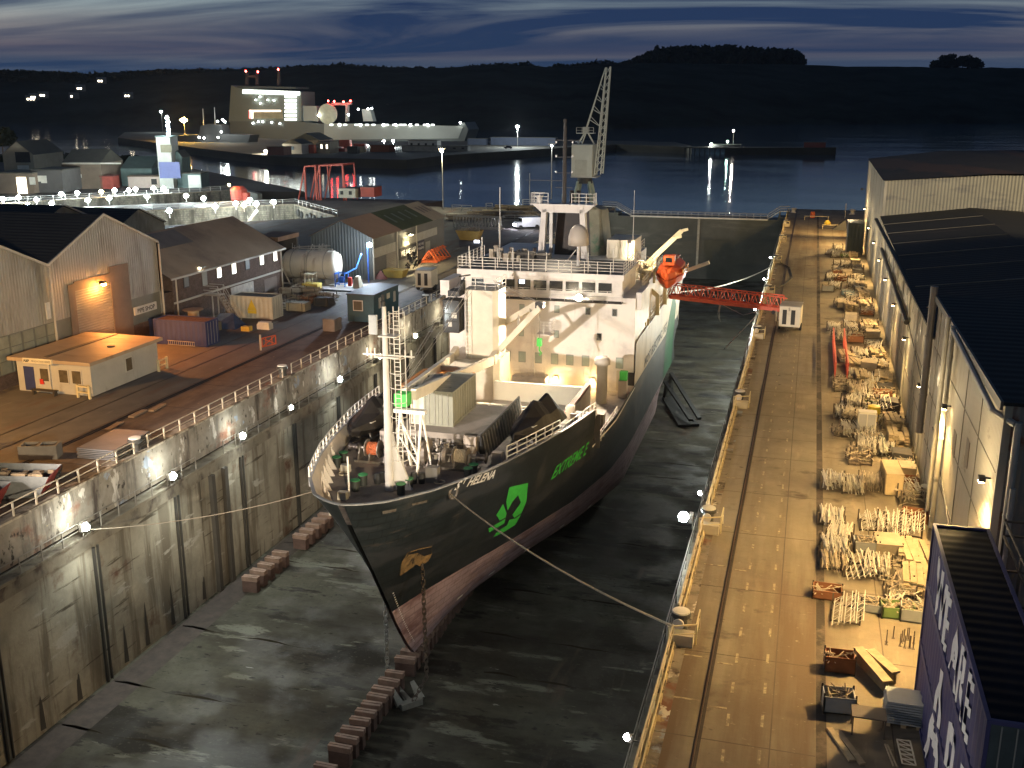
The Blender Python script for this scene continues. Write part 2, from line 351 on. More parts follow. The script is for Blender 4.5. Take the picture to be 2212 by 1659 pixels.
# dry dock floor
dk = mat('dock_floor_wet', (.072, .067, .047), .85, var=.28, scale=.9, wet=(.3, .45), spec=.2, bump=.25, bscale=3,
    layers=[((.032, .026, .018), (.03, .10, 1), .46, .60), ((.125, .12, .09), (.12, .45, 1), .59, .63), ((.022, .018, .013), (.07, .20, 1), .555, .58), ((.07, .05, .035), (.5, .07, 1), .62, .70), ((.02, .017, .012), (.9, 2.4, 1), .63, .66), ((.24, .24, .21), (.6, 1.8, 1), .71, .73), ((.05, .045, .032), (3.5, 4.5, 1), .58, .66)])
mb = MB(); mb.box(-45, -4, -60, 238, -14.8, -14.2); mb.build('dock_floor', dk, kind='structure')
mb = MB(); random.seed(8)
for y in [30+6.1*i for i in range(34)]:
    y += random.uniform(-1.8, 1.8)
    for x0, x1 in ((-43.4, random.uniform(-34, -26.3)), (random.uniform(-22.9, -19), random.uniform(-12, -6))):
        if random.random() < .25: continue
        n = 12; pv = None
        for k in range(n+1):
            x = x0+(x1-x0)*k/n; yy = y+random.uniform(-.1, .1)-.035*(x-x0)
            if pv: mb._add([(pv[0], pv[1], -14.196), (x, yy, -14.196), (x, yy+.12+.16*math.sin(k), -14.196), (pv[0], pv[1]+.12+.16*math.sin(k-1), -14.196)], [(0, 1, 2, 3)])
            pv = (x, yy)
mb.build('dock_floor_channels', mat('dock_channel_wet', (.034, .028, .02), .85, var=.3, spec=0.), kind='structure')
mb = MB(); mb.box(-43.6, -41.4, -60, 238, -14.2, -14.196); mb.build('dock_side_drain', mat('dock_side_brown', (.05, .036, .028), .8, var=.4, scale=1.2), kind='structure')

# water sheet to the horizon, kept outside the docks
wt = bpy.data.materials.new('harbour_water'); wt.use_nodes = True; nt = wt.node_tree; N = nt.nodes.new; L = nt.links.new
b = nt.nodes['Principled BSDF']; b.inputs['Base Color'].default_value = (.03, .07, .12, 1); b.inputs['Roughness'].default_value = .07; b.inputs['IOR'].default_value = 2.0
tc = N('ShaderNodeTexCoord'); mp = N('ShaderNodeMapping'); L(tc.outputs['Object'], mp.inputs[0]); mp.inputs['Scale'].default_value = (.45, 1.0, 1)
n1 = N('ShaderNodeTexNoise'); L(mp.outputs[0], n1.inputs['Vector']); n1.inputs['Scale'].default_value = .55; n1.inputs['Detail'].default_value = 4
n2 = N('ShaderNodeTexNoise'); L(mp.outputs[0], n2.inputs['Vector']); n2.inputs['Scale'].default_value = .03; n2.inputs['Detail'].default_value = 3
mr = N('ShaderNodeMapRange'); L(n2.outputs['Fac'], mr.inputs[0]); mr.inputs[1].default_value = .4; mr.inputs[2].default_value = .6; mr.inputs[3].default_value = .05; mr.inputs[4].default_value = .11
bp = N('ShaderNodeBump'); bp.inputs['Distance'].default_value = .6; L(mr.outputs[0], bp.inputs['Strength']); L(n1.outputs['Fac'], bp.inputs['Height']); L(bp.outputs[0], b.inputs['Normal'])
mb = MB(); mb.poly([(q[0], q[1], -4) for q in [(9000, 250), (-30, 246), (-46.5, 246), (-63, 243), (-81, 232), (-100, 240), (-126, 240), (-148, 256), (-190, 262), (-400, 250), (-9000, 240), (-9000, 12000), (9000, 12000)]]); mb.build('harbour_water', wt, kind='structure')

# far shore hills: height from the skyline of the valley, built as terrain rising from the waterline
SKY = [(-700, 175), (-300, 160), (0, 150), (60, 152), (150, 156), (200, 160), (340, 152), (520, 150), (740, 140), (770, 143), (960, 148), (1060, 140), (1200, 145), (1290, 138), (1400, 136), (1730, 140), (1800, 143), (2000, 145), (2212, 147), (2500, 150), (3000, 160)]
SHO = [(-700, 268), (0, 268), (300, 270), (1000, 283), (1300, 280), (1480, 275), (1700, 269), (2212, 267), (3000, 266)]
mb = MB(); cols = []; random.seed(3)
for px in range(-700, 3001, 18):
    sh = G(px, itp(SHO, px)+random.uniform(-.5, .5), -4)
    u = Vector((sh.x, sh.y)).normalized(); D0 = Vector((sh.x, sh.y)).length; D1 = D0+900
    d = _ray(px, itp(SKY, px)+random.uniform(-1.0, 1.0)); top = EYE+d[2]*D1/math.hypot(d[0], d[1])
    c = [(sh.x, sh.y, -6)]
    for k, f in ((.02, .04), (.15, .18), (.35, .42), (.6, .68), (.82, .9), (1., 1.), (1.3, .85), (1.8, .2)):
        D = D0+(D1-D0)*k; j = random.uniform(-.02, .02)
        c.append((u.x*D, u.y*D, -4+(top+4)*(f+(j if 0 < k < 1 else 0))))
    cols.append(c)
n = len(cols[0])
vs = [p for c in cols for p in c]; fs = [(i*n+k, (i+1)*n+k, (i+1)*n+k+1, i*n+k+1) for i in range(len(cols)-1) for k in range(n-1)]
hill = mat('hill_pasture', (.028, .034, .03), 1., var=.5, scale=.01, spec=0.)
mb._add(vs, fs); mb.build('far_hills', hill, kind='structure', smooth=True)

# woods on the skyline: masses of leafy crowns
leaf = mat('dark_foliage', (.018, .024, .015), .95, var=.5, scale=.05, spec=0.)
def crown(mb, c, r, h, seed, n=70):
    rd = random.Random(seed)
    for _ in range(n):
        while True:
            p = Vector((rd.uniform(-1, 1), rd.uniform(-1, 1), rd.uniform(-.55, 1)))
            if p.length < 1: break
        q = Vector(c)+Vector((p.x*r, p.y*r, p.z*h)); s = r*rd.uniform(.16, .34)
        a, b2, d = (Vector((rd.uniform(-1, 1), rd.uniform(-1, 1), rd.uniform(-1, 1))).normalized()*s for _ in range(3))
        mb._add([q+a, q+b2, q+d, q-a*.8, q-d*.7], [(0, 1, 2), (0, 2, 3), (1, 3, 4), (0, 4, 1), (2, 4, 3)])
def wood(name, prof, dist, label, step, base_y, rmin, rmax):
    mb = MB(); rd = random.Random(11); x = prof[0][0]
    while x <= prof[-1][0]:
        y = itp(prof, x)+rd.uniform(-1.0, 3.0)
        d = _ray(x, y); h = math.hypot(d[0], d[1]); z = EYE+d[2]*dist/h
        db = _ray(x, base_y); zb = EYE+db[2]*dist/math.hypot(db[0], db[1])
        r = rd.uniform(rmin, rmax); k = dist+rd.uniform(-40, 40)
        hh = max(r*.8, (z-zb)*.62)
        crown(mb, (d[0]*k/h, d[1]*k/h, z-hh), r, hh, rd.random(), 90)
        x += step
    o = mb.build(name, leaf, kind='stuff'); o['label'] = label
wood('hilltop_wood', [(1330, 140), (1375, 126), (1410, 112), (1418, 104), (1480, 98), (1530, 99), (1580, 96), (1600, 102), (1625, 100), (1660, 106), (1710, 106), (1724, 112), (1730, 128)], 2400, 'large rounded dark wood crowning the hill on the right of the crane', 3.2, 141, 12, 26)
wood('hedgerow_trees', [(0, 150), (100, 153), (200, 158), (340, 150), (520, 147), (740, 137), (775, 140), (960, 147), (1040, 138), (1130, 134), (1180, 145), (1210, 136), (1250, 138), (1290, 126), (1330, 137)], 2150, 'low line of dark hedgerow trees along the far skyline', 7, 156, 9, 17)
mb = MB(); rd = random.Random(4)
for k in range(60):
    x = rd.uniform(2016, 2116); y = 146-27*math.sqrt(max(0, 1-((x-2066)/54)**2))*rd.uniform(.1, .92)
    d = _ray(x, y); h = math.hypot(d[0], d[1]); crown(mb, (d[0]*2450/h, d[1]*2450/h, EYE+d[2]*2450/h), 10, 6, k, 60)
mb.build('domed_tree_clump', leaf, kind='stuff')['label'] = 'small dome-shaped clump of trees alone on the right skyline'

# far shore cottages with lit windows
wl = mat('cottage_wall', (.2, .19, .17), .9); win_g = glow('cottage_lit_window', (1., .85, .6), 9.)
far_l = [('beside the inlet', 66, 213, 3), ('second from the left edge', 74, 209, 2), ('third from the left edge', 94, 205, 2), ('highest on the hill at the left', 219, 174, 2), ('on the slope below the highest one', 174, 190, 2), ('lowest at the foot of the left hill', 277, 206, 2), ('behind the moored grey ship, first from the left', 808, 234, 2), ('behind the moored grey ship, second from the left', 830, 232, 3), ('just right of the grey ship mast', 943, 246, 1), ('pair of windows near the grey ship bow', 957, 243, 2), ('right of the grey ship, left of the crane', 1071, 235, 3), ('left of the lit bridge block', 160, 207, 1)]
for w_, x, y, k in far_l:
    d = _ray(x, y); D = 1450 if x < 600 else 1380; h = math.hypot(d[0], d[1]); p = Vector((d[0]*D/h, d[1]*D/h, EYE+d[2]*D/h))
    t = thing('hillside_cottage', (p.x, p.y, p.z-4), 'distant lit cottage on the far shore, '+w_, 'house', rz=math.atan2(d[1], d[0])-math.pi/2)
    MB().box(-6, 6, 0, 7, 0, 5)._add([(-6, 0, 5), (6, 0, 5), (6, 7, 5), (-6, 7, 5), (-6, 3.5, 8), (6, 3.5, 8)], [(0, 1, 5, 4), (3, 4, 5, 2), (0, 4, 3), (1, 2, 5)]).build('wall', wl, t, world=False)
    for i in range(k): MB().box(-4+3.2*i, -2.2+3.2*i, -.15, -.02, 2.4, 4.4).build('window', win_g, t, world=False)

# ================================================================== dock walls
wallm = mat('dock_wall_concrete', (.28, .25, .19), .9, var=.3, scale=.35, bump=.4, bscale=2.5, spec=.2,
    layers=[((.15, .125, .09), (.9, .9, .08), .50, .62), ((.30, .27, .2), (.6, .6, .12), .62, .74), ((.30, .27, .21), (1.6, 1.6, .9), .66, .70), ((.08, .065, .045), (.15, .15, 1.6), .60, .66), ((.11, .055, .035), (.2, .2, .2), .6, .7), ((.07, .058, .042), (1.1, 1.1, .07), .64, .70), ((.36, .33, .27), (.25, .25, .9), .62, .66)])
wallu = mat('dock_upper_wall_paint', (.22, .19, .15), .9, var=.35, scale=.6, bump=.3, bscale=2.5, spec=.15,
    layers=[((.17, .085, .055), (.22, .22, .30), .58, .66), ((.52, .47, .40), (.8, .8, .35), .60, .63), ((.05, .04, .03), (1.8, 1.8, 1.2), .60, .66), ((.36, .33, .27), (2.2, 2.2, .5), .64, .70), ((.24, .27, .31), (.3, .3, .4), .63, .66), ((.06, .045, .035), (.7, .7, .12), .54, .68), ((.40, .31, .15), (.35, .35, .5), .67, .71)])
ledgem = mat('ledge_concrete', (.21, .18, .13), .85, var=.25, scale=.6, layers=[((.07, .05, .035), (.8, .8, .5), .5, .66)])
pipem = mat('wet_iron_pipe', (.04, .036, .03), .5, var=.3)
t = thing('dock_wall', (-44.5, 100, -14.2), 'high stained concrete dock wall on the left with gallery and drain pipes', 'dock wall')
MB().box(-45.3, -44.3, -60, 246, -2.75, 0).build('upper_wall', wallu, t)
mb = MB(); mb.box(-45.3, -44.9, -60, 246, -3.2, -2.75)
mb.build('gallery_recess', mat('gallery_shade_dark', (.02, .018, .015), .9), t)  # near-black colour puts the shade of the slot into the recess
MB().box(-45.3, -43.8, -60, 246, -3.4, -3.2).build('gallery_ledge', ledgem, t)
MB().box(-45.3, -43.85, -60, 246, -4.25, -3.4).build('ledge_band', ledgem, t)
MB().box(-45.3, -43.9, -60, 246, -14.2, -4.25).build('lower_wall', wallm, t)
MB().box(-44.55, -44.2, -60, 246, 0, .14).build('coping', mat('coping_stone', (.30, .25, .18), .85, var=.3, scale=1.5, layers=[((.08, .06, .04), (.9, .9, 1), .5, .6)]), t)
for k in range(20):
    y = 44.1+9.4*k
    p = MB().tube([(-43.78, y, -4.25), (-43.78, y, -14.1)], .11, 8).tube([(-43.78, y+.42, -4.25), (-43.78, y+.42, -14.1)], .09, 8).build('drain_pipe', pipem, t)
for y in (67.6, 69.5): MB().box(-43.9, -43.55, y, y+.45, -14.2, -4.25).build('fender_rib', mat('timber_black', (.06, .05, .038), .85), t)
for y in (58., 61.2, 65.5, 47.0, 50.5, 55.5): MB()._add([(-43.87, y, -13.9), (-43.87, y+.5, -14.0), (-43.87, y+.42, -12.2), (-43.87, y+.3, -9.5-(y % 3)), (-43.87, y+.2, -9.9-(y % 3)), (-43.87, y+.12, -12.4)], [(0, 1, 2, 3, 4, 5)]).build('wet_seep', mat('seep_stain', (.045, .038, .028), .7), t)
t = thing('dock_wall', (-4.9, 100, -14.2), 'dark right-hand dock wall below the yellow-lit quay edge', 'dock wall')
MB().box(-4.85, -4.0, -60, 252, -3.2, 0).build('upper_wall', wallu, t)
MB().box(-5.75, -4.0, -60, 246, -3.8, -3.2).build('gallery_ledge', ledgem, t)
MB().box(-5.5, -4.0, -60, 246, -14.2, -3.8).build('lower_wall', wallm, t)
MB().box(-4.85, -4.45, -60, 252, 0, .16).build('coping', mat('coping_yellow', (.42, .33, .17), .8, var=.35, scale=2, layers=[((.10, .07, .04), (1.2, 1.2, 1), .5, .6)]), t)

# caisson gate closing the dock mouth, and its bent walkway
caim = mat('caisson_steel', (.055, .058, .048), .6, var=.3, scale=.2, layers=[((.10, .10, .085), (.1, .1, .5), .56, .7), ((.03, .035, .035), (.05, .3, .3), .5, .65)], bump=.2, bscale=1.5)
whm = mat('deck_edge_white', (.62, .60, .54), .6, var=.15, scale=1)
gal = mat('galvanised_rail', (.38, .37, .34), .45, metal=.3, var=.2)
t = thing('dock_gate', (-24, 236, -14.2), 'dark steel gate wall closing the far end of the dry dock', 'dock gate')
MB().box(-43.8, -5.4, 235, 241, -14.2, -.65).build('gate_wall', caim, t)
MB().box(-23.6, -23.1, 234.7, 235, -11.8, -.9).build('gauge_strip', mat('gauge_paint', (.30, .29, .25), .7, var=.4, scale=1), t)
MB().box(-38.6, -8.6, 234.55, 234.9, -.75, -.45).build('walkway_edge', whm, t)
mb = MB(); mb.box(-38.6, -8.6, 234.9, 236.3, -.64, -.5)
for a, b2 in (((-38.6, -.5), (-42.0, 1.3)), ((-42.0, 1.3), (-45.2, 1.35)), ((-8.6, -.5), (-6.0, 1.3)), ((-6.0, 1.3), (-4.0, 1.35))): mb.bar((a[0], 235.6, a[1]), (b2[0], 235.6, b2[1]), 1.3, .12)
mb.build('walkway_deck', gal, t)
mb = MB()
for yy in (234.8, 236.3):
    for h in (.5, 1.0): mb.tube([(-45.2, yy, 1.35+h), (-42, yy, 1.3+h), (-38.6, yy, -.5+h), (-8.6, yy, -.5+h), (-6, yy, 1.3+h), (-4, yy, 1.35+h)], .045, 5)
    for i in range(21): mb.bar((-38.6+1.5*i, yy, -.5), (-38.6+1.5*i, yy, .5), .05)
mb.build('handrail', gal, t)
mb = MB()
for x in (-42.4, -44.5, -6.2, -4.6): mb.box(x, x+.3, 235, 235.3, -.65, 1.25)
build_each(mb, 'support_post', caim, t)
MB().box(-43.9, -41.5, 235.02, 240, -.65, .0).box(-6.4, -4.9, 235.02, 240, -.65, .0).build('gate_shoulder', caim, t)

# ================================================================== the docked ship
white = mat('ship_white_paint', (.74, .70, .64), .5, var=.04, scale=.5, layers=[((.50, .44, .36), (1.2, 1.2, .12), .62, .78), ((.46, .34, .22), (2.5, 2.5, .25), .72, .76), ((.55, .52, .49), (.5, .5, .5), .5, .7)])
white_side = mat('ship_side_paint', (.52, .47, .37), .55, var=.12, scale=.5, layers=[((.34, .29, .2), (.6, .6, .10), .55, .7), ((.22, .16, .1), (1.8, 1.8, .12), .68, .76)])
black = mat('hull_black_paint', (.017, .022, .024), .5, pattern='block', pscale=.42, mort=.6, var=.35, scale=.4, layers=[((.045, .045, .042), (.5, .5, .12), .55, .75), ((.09, .065, .04), (1.5, 1.5, .10), .74, .80), ((.035, .038, .042), (.12, .12, .5), .5, .6), ((.05, .045, .04), (.4, .4, 2.2), .62, .66), ((.012, .013, .014), (2.0, 2.0, .3), .60, .7)], bump=.2, bscale=.7)
greyp = mat('hull_grey_primer', (.055, .056, .055), .6, var=.25, scale=.5, layers=[((.09, .085, .075), (.3, .3, .3), .55, .68)])
redp = mat('hull_red_antifouling', (.40, .285, .29), .7, pattern='block', pscale=.42, mort=.65, var=.2, scale=.4, layers=[((.17, .09, .09), (.25, .25, 1.2), .5, .68), ((.32, .20, .19), (1.2, 1.2, .3), .66, .74)], bump=.1, bscale=2)
green = mat('logo_green_paint', (.05, .46, .06), .6, var=.12, scale=2, layers=[((.03, .2, .04), (1.5, 1.5, .4), .66, .72)])
deckm = mat('deck_grey_brown', (.20, .165, .135), .75, var=.2, scale=.6, layers=[((.09, .07, .055), (.6, .6, 1), .54, .68), ((.3, .26, .22), (.9, .9, 1), .64, .74)], bump=.15, bscale=5)
deckdark = mat('deck_dark', (.06, .055, .05), .8, var=.3, scale=1)
steel = mat('deck_machinery', (.17, .15, .125), .5, metal=.3, var=.35, scale=2.5, dirt=(.10, .05, .03), dirt_amt=.4)
rust = mat('rust_orange', (.32, .12, .04), .85, var=.45, scale=3)
ropem = mat('mooring_rope', (.48, .40, .28), .9, var=.2, scale=8)
blackr = mat('black_rubber', (.02, .02, .02), .6, var=.2)
glass = mat('dark_window_glass', (.015, .018, .02), .12, var=.2, spec=.8)
glassl = mat('cabin_window_glass', (.36, .42, .38), .25, var=.12, scale=1.5)
railw = mat('railing_white', (.68, .64, .56), .5, var=.1)
ladm = railw
warm = glow('warm_bulkhead_glass', (1., .62, .22), 40.)
whiteg = glow('floodlight_glass', (1., .90, .72), 260.)

SH = thing('cargo_ship', (XC, 100, -12.8), 'black-hulled cargo ship with white bridge standing in the dry dock', 'ship')
def keelz(Y):
    if Y < 60.6:
        for (z0, y0), (z1, y1) in zip(STEM, STEM[1:]):
            if y1 <= Y <= y0: return z0+(z1-z0)*(y0-Y)/(y0-y1)
        return 2.2
    if Y > 138: return min(2.2, itp([(138, -12.8), (146, -8), (153, -4), (155, -1), (156, 1.7)], Y))
    return -12.8
YS = [50.12, 50.2, 50.35, 50.6, 51, 51.5, 52, 52.7, 53.5, 54.3, 55.2, 56, 56.8, 57.6, 58.5, 59.4, 60.6]+[61.5+1.5*i for i in range(11)]+[77.4, 78.2, 78.6, 79.2, 79.8]+[81+2.2*i for i in range(7)]+[96.85, 96.95]+[99+3*i for i in range(19)]+[155, 155.9]
def shell(zf0, zf1, name, m, rows, y0=0, y1=999, port=True, star=True):
    mb = MB()
    for sd in ([1] if port else [])+([-1] if star else []):
        cols = []
        for Y in YS:
            if Y < y0 or Y > y1: continue
            k = keelz(Y); a = max(k, zf0(Y)); b2 = max(a, zf1(Y))
            cols.append([(XC+sd*max(.1, hb(Y, a+(b2-a)*j/rows)), Y, a+(b2-a)*j/rows) for j in range(rows+1)])
        n = rows+1; mb._add([p for c in cols for p in c], [(i*n+k, (i+1)*n+k, (i+1)*n+k+1, i*n+k+1) for i in range(len(cols)-1) for k in range(rows)])
    o = mb.build(name, m, SH, smooth=True); return o
shell(lambda Y: -12.8, lambda Y: -7.8, 'bottom_plating', redp, 6)
shell(lambda Y: -7.8, lambda Y: min(sheer(Y), -2.5) if Y > 79 else sheer(Y), 'side_plating', black, 10)
shell(lambda Y: -2.5, lambda Y: 1.8, 'upper_side_plating', white_side, 3, 96.9, 999)
mb = MB(); st = [Y for Y in YS if Y > 60]
vs = []; 
for Y in st: k = keelz(Y); h = hb(Y, k); vs += [(XC-h, Y, k), (XC+h, Y, k)]
mb._add(vs, [(2*i, 2*i+1, 2*i+3, 2*i+2) for i in range(len(st)-1)]); mb.build('keel_plating', redp, SH)
def on_hull(Y, z, off=.03, sd=1):
    h = hb(Y, z); dy = (hb(Y+.3, z)-hb(Y-.3, z))/.6; n = Vector((sd, -dy, 0)).normalized()
    return Vector((XC+sd*h, Y, z))+n*off
def hull_patch(polys, name, m, off=.03, sd=1, cell=.7, parent=None):
    bm = bmesh.new()
    for pg in polys:
        vs = [bm.verts.new((p[0], p[1], 0)) for p in pg]; bm.faces.new(vs)
    bmesh.ops.triangulate(bm, faces=bm.faces)
    for ax, lo, hi in ((0, 48, 156), (1, -13, 3)):
        c = lo
        while c < hi:
            bmesh.ops.bisect_plane(bm, geom=bm.verts[:]+bm.edges[:]+bm.faces[:], plane_co=(c, 0, 0) if ax == 0 else (0, c, 0), plane_no=(1, 0, 0) if ax == 0 else (0, 1, 0)); c += cell
    bm.verts.ensure_lookup_table(); bm.verts.index_update()
    mb = MB(); mb._add([on_hull(v.co.x, v.co.y, off, sd) for v in bm.verts], [tuple(v.index for v in f.verts) for f in bm.faces]); bm.free()
    return mb.build(name, m, parent or SH)
def hull_text(s, p0, p1, size, name, m, shear=.25, bold=.02, off=.04):
    vs, fs = textmesh(s, size, shear, bold); w = max(v[0] for v in vs); a, b2 = Vector(p0), Vector(p1); d = (b2-a); k = d.length/w; d.normalize()
    return hull_patch([[(a.x+d.x*vs[i][0]*k, a.y+d.y*vs[i][0]*k+vs[i][1]) for i in f] for f in fs], name, m, off, cell=.45)
wp = mat('name_white_paint', (.75, .73, .68), .6, var=.05)
hull_text('S', (56.45, 1.12), (57.0, 1.09), .82, 'name_lettering', wp)
hull_text('T', (57.1, 1.36), (57.45, 1.34), .5, 'name_lettering', wp)
hull_text('HELENA', (57.7, .98), (60.6, .60), .86, 'name_lettering', wp)
hull_text('EXTREME E', (71.2, -3.2), (77.9, -3.2), 1.5, 'sponsor_lettering', green)
# the folded-ribbon emblem, drawn on the plating
lg = [[(63.1, -.95), (66.6, -1.85), (68.15, -3.7), (67.8, -4.9), (66.6, -4.2), (66.5, -3.6), (65.9, -2.9), (65.3, -2.9), (64.5, -4.1), (63.9, -3.5)],
      [(63.2, -2.9), (63.9, -3.7), (63.8, -4.4), (63.4, -4.9), (62.6, -4.1)],
      [(64.3, -4.5), (64.8, -5.0), (64.75, -5.5), (64.1, -5.95), (63.6, -5.6)],
      [(67.5, -4.95), (67.3, -5.2), (66.3, -5.95), (65.4, -6.2), (65.3, -5.9), (65.8, -5.4), (66.3, -4.7), (66.7, -4.5)]]
LOGO_PX = [[(1090,1052),(1132,1043),(1129,1083),(1118,1108),(1103,1118),(1098,1112),(1116,1085),(1110,1069),(1098,1083),(1087,1102),(1084,1083)],
           [(1077,1088),(1085,1108),(1083,1117),(1070,1124),(1062,1112)],
           [(1083,1120),(1080,1130),(1048,1149),(1045,1141)],
           [(1104,1120),(1118,1110),(1105,1133),(1078,1150),(1056,1160),(1068,1145),(1086,1135),(1092,1122)]]
def ray_hull(x, y):
    d = _ray(x, y); L_ = math.sqrt(sum(c*c for c in d)); s = 40.
    while s < 190:
        p = [c/L_*s for c in d]; p[2] += EYE
        if p[2] > -12.8 and p[1] > 50 and abs(p[0]-XC) < hb(p[1], p[2]) and p[2] < 2.2: return (p[1], p[2])
        s += .05
    return None
def hull_px(pg): return [q for q in (ray_hull(*p) for p in pg) if q]
hull_patch([hull_px(g) for g in LOGO_PX], 'emblem', green, cell=.5)
hull_patch([[(97.2, -2.6), (97.2, -7.6), (118, -7.6), (124, -2.6)]], 'weathered_plating', greyp, .012)
hull_patch([[(121, -2.5), (127, 1.6), (131, 1.6), (128, -7.7), (120, -7.7)]], 'stern_stripe', mat('stripe_green', (.012, .07, .03), .6, var=.2), .03)
hull_patch([[(127.2, 1.6), (131.2, 1.6), (135, 1.6), (134, -3.5)]], 'stern_stripe', white_side, .04)
hull_text('NOT ELECTRIC. YET', (103.3, -2.2), (121.5, -1.9), 1.3, 'slogan_lettering', mat('slogan_black', (.03, .03, .03), .6), shear=0, bold=.03)
# anchor pocket with bare rusty steel, hawse pipes, freeing slots, draught marks
rp = mat('anchor_pocket_rust', (.26, .16, .06), .85, var=.45, scale=2.2, layers=[((.04, .03, .02), (1.5, 1.5, .8), .52, .62)])
hull_patch([hull_px([(868, 1192), (893, 1184), (921, 1179), (922, 1196), (914, 1211), (896, 1222), (888, 1218), (868, 1232), (853, 1243), (856, 1212)])], 'anchor_pocket', rp, .02, cell=.4)
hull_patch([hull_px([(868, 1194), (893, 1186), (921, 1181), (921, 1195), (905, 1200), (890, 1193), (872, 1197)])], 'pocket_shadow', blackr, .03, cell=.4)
for c in ((965, 1063),):
    q = ray_hull(*c); p = on_hull(q[0], q[1], .02); MB().lathe((0, 0, 0), [(.42, 0), (.42, .06), (.30, .10), (.22, .02)], 14).push(None)
    mb = MB(); n = (on_hull(q[0], q[1], 1)-on_hull(q[0], q[1], 0)).normalized(); mb.push(Matrix.Translation(p) @ n.to_track_quat('Z', 'Y').to_matrix().to_4x4()); mb.lathe((0, 0, 0), [(.46, 0), (.46, .07), (.34, .12), (.25, .02)], 14); mb.build('hawse_ring', steel, SH, smooth=True)
    mb = MB(); mb.push(Matrix.Translation(p+n*.05) @ n.to_track_quat('Z', 'Y').to_matrix().to_4x4()); mb.lathe((0, 0, 0), [(.25, 0), (.25, .02)], 12); mb.build('hawse_opening', blackr, SH)
for a in ([(876, 1087), (909, 1079), (908, 1084), (877, 1091)], [(811, 1103), (842, 1097), (841, 1103), (812, 1109)]): hull_patch([hull_px(a)], 'fairlead_slot', steel, .03)
mb = MB()
dm = []
for k in range(26):
    z = -6.3-.22*k; y = itp(STEM, z)+.55; dm.append([(y, z), (y+.12, z), (y+.12, z+.09), (y, z+.09)])
hull_patch(dm, 'draught_marks', wp, .03)
hull_patch([[(Yb, -11.3), (Yb+.8, -11.3), (Yb+.8, -11.1), (Yb, -11.1)] for Yb in (66, 70.5, 75.5, 81, 86)], 'bilge_anode', wp, .05)
# white rubbing band after the notch
hull_patch([[(79.0, -3.05), (97, -2.75), (97, -2.62), (79.0, -2.9)]], 'rubbing_band', wp, .06)

# decks
def deck(zf, name, m, y0, y1, inset=.15, step=1.5, cx=None):
    mb = MB(); Y = y0; c = []
    while Y < y1+.01:
        z = zf(Y); h = max(.05, hb(Y, z)-inset); c.append([(XC-h, Y, z), (XC+h, Y, z)]); Y += step
    mb._add([p for q in c for p in q], [(2*i, 2*i+1, 2*i+3, 2*i+2) for i in range(len(c)-1)]); return mb.build(name, m, SH)
deck(fdeck, 'forecastle_deck', deckm, 51.4, 79.9)
mb = MB(); mb.box(XC-9.3, XC+9.3, 79.8, 80., -3.3, -.45); mb.build('deck_break_bulkhead', deckdark, SH)
deck(lambda Y: -3.2, 'main_deck', mat('main_deck_light', (.40, .36, .32), .7, var=.2, scale=.8, layers=[((.2, .17, .14), (.7, .7, 1), .55, .7)]), 79.5, 97.5)
deck(lambda Y: 1.7, 'boat_deck', deckdark, 104, 155)
# inner face of the bulwark, and its capping
mb = MB(); cp = MB()
for sd in (1, -1):
    c = []
    for Y in [y for y in YS if 50.6 <= y <= 79.3]:
        a = max(fdeck(Y), keelz(Y-.35)+.25); b2 = sheer(Y)-.02; c.append([(XC+sd*max(.02, hb(Y, a)-.14), Y, a), (XC+sd*max(.02, hb(Y, b2)-.14), Y, b2)])
    mb._add([p for q in c for p in q], [(2*i, 2*i+1, 2*i+3, 2*i+2) for i in range(len(c)-1)])
    for Y in (62, 66): pass
    pts = [(XC+sd*max(.02, hb(Y, sheer(Y))-.06), Y, sheer(Y)+.03) for Y in YS if Y <= 78.2]
    for p, q in zip(pts, pts[1:]): cp.bar(p, q, .2, .07)
mb.build('bulwark_lining', mat('bulwark_cream', (.55, .49, .42), .6, var=.15, scale=1), SH); cp.build('bulwark_cap', mat('cap_grey', (.25, .25, .25), .5), SH)
def rail(path, h=1.05, n=3, sp=1.3, r=.03, name='railing', m=railw, parent=None, **kw):
    mb = MB(); path = [Vector(p) for p in path]
    for a, b2 in zip(path, path[1:]):
        for k in range(n): u = Vector((0, 0, h*(n-k)/n)); mb.bar(a+u, b2+u, r*1.5)
        m_ = max(1, round((b2-a).length/sp))
        for i in range(m_+1): q = a+(b2-a)*i/m_; mb.bar(q, q+Vector((0, 0, h)), r*2)
    return mb.build(name, m, parent or SH, **kw)
rail([(XC-hb(Y, sheer(Y)), Y, sheer(Y)-.55) for Y in (54.5, 57, 60, 63, 66.5, 70, 74, 78)], 1.25, 3, 1.1, .04)
rail([(XC+hb(Y, .6)-.1, Y, sheer(Y)-.2) for Y in (62.5, 65.2, 68.0, 70.5)], 1.1, 3, 1.2, .035)
rail([(XC+hb(Y, -.3)-.3, Y, fdeck(Y)) for Y in (72.5, 76, 79.6)], 1.1, 3, .9, .035)
MB().prism([(-18.1, 71.0), (XC+hb(71, -.2)-.5, 71), (XC+hb(75, -.2)-.4, 75), (XC+hb(79.6, -.4)-.35, 79.6), (-17.9, 79.7)], -.5, -.22).build('walkway_mat', mat('deck_pale', (.52, .49, .47), .7, var=.25, scale=.7, pattern=None, layers=[((.25, .22, .2), (1, 1, 1), .55, .62)]), SH)

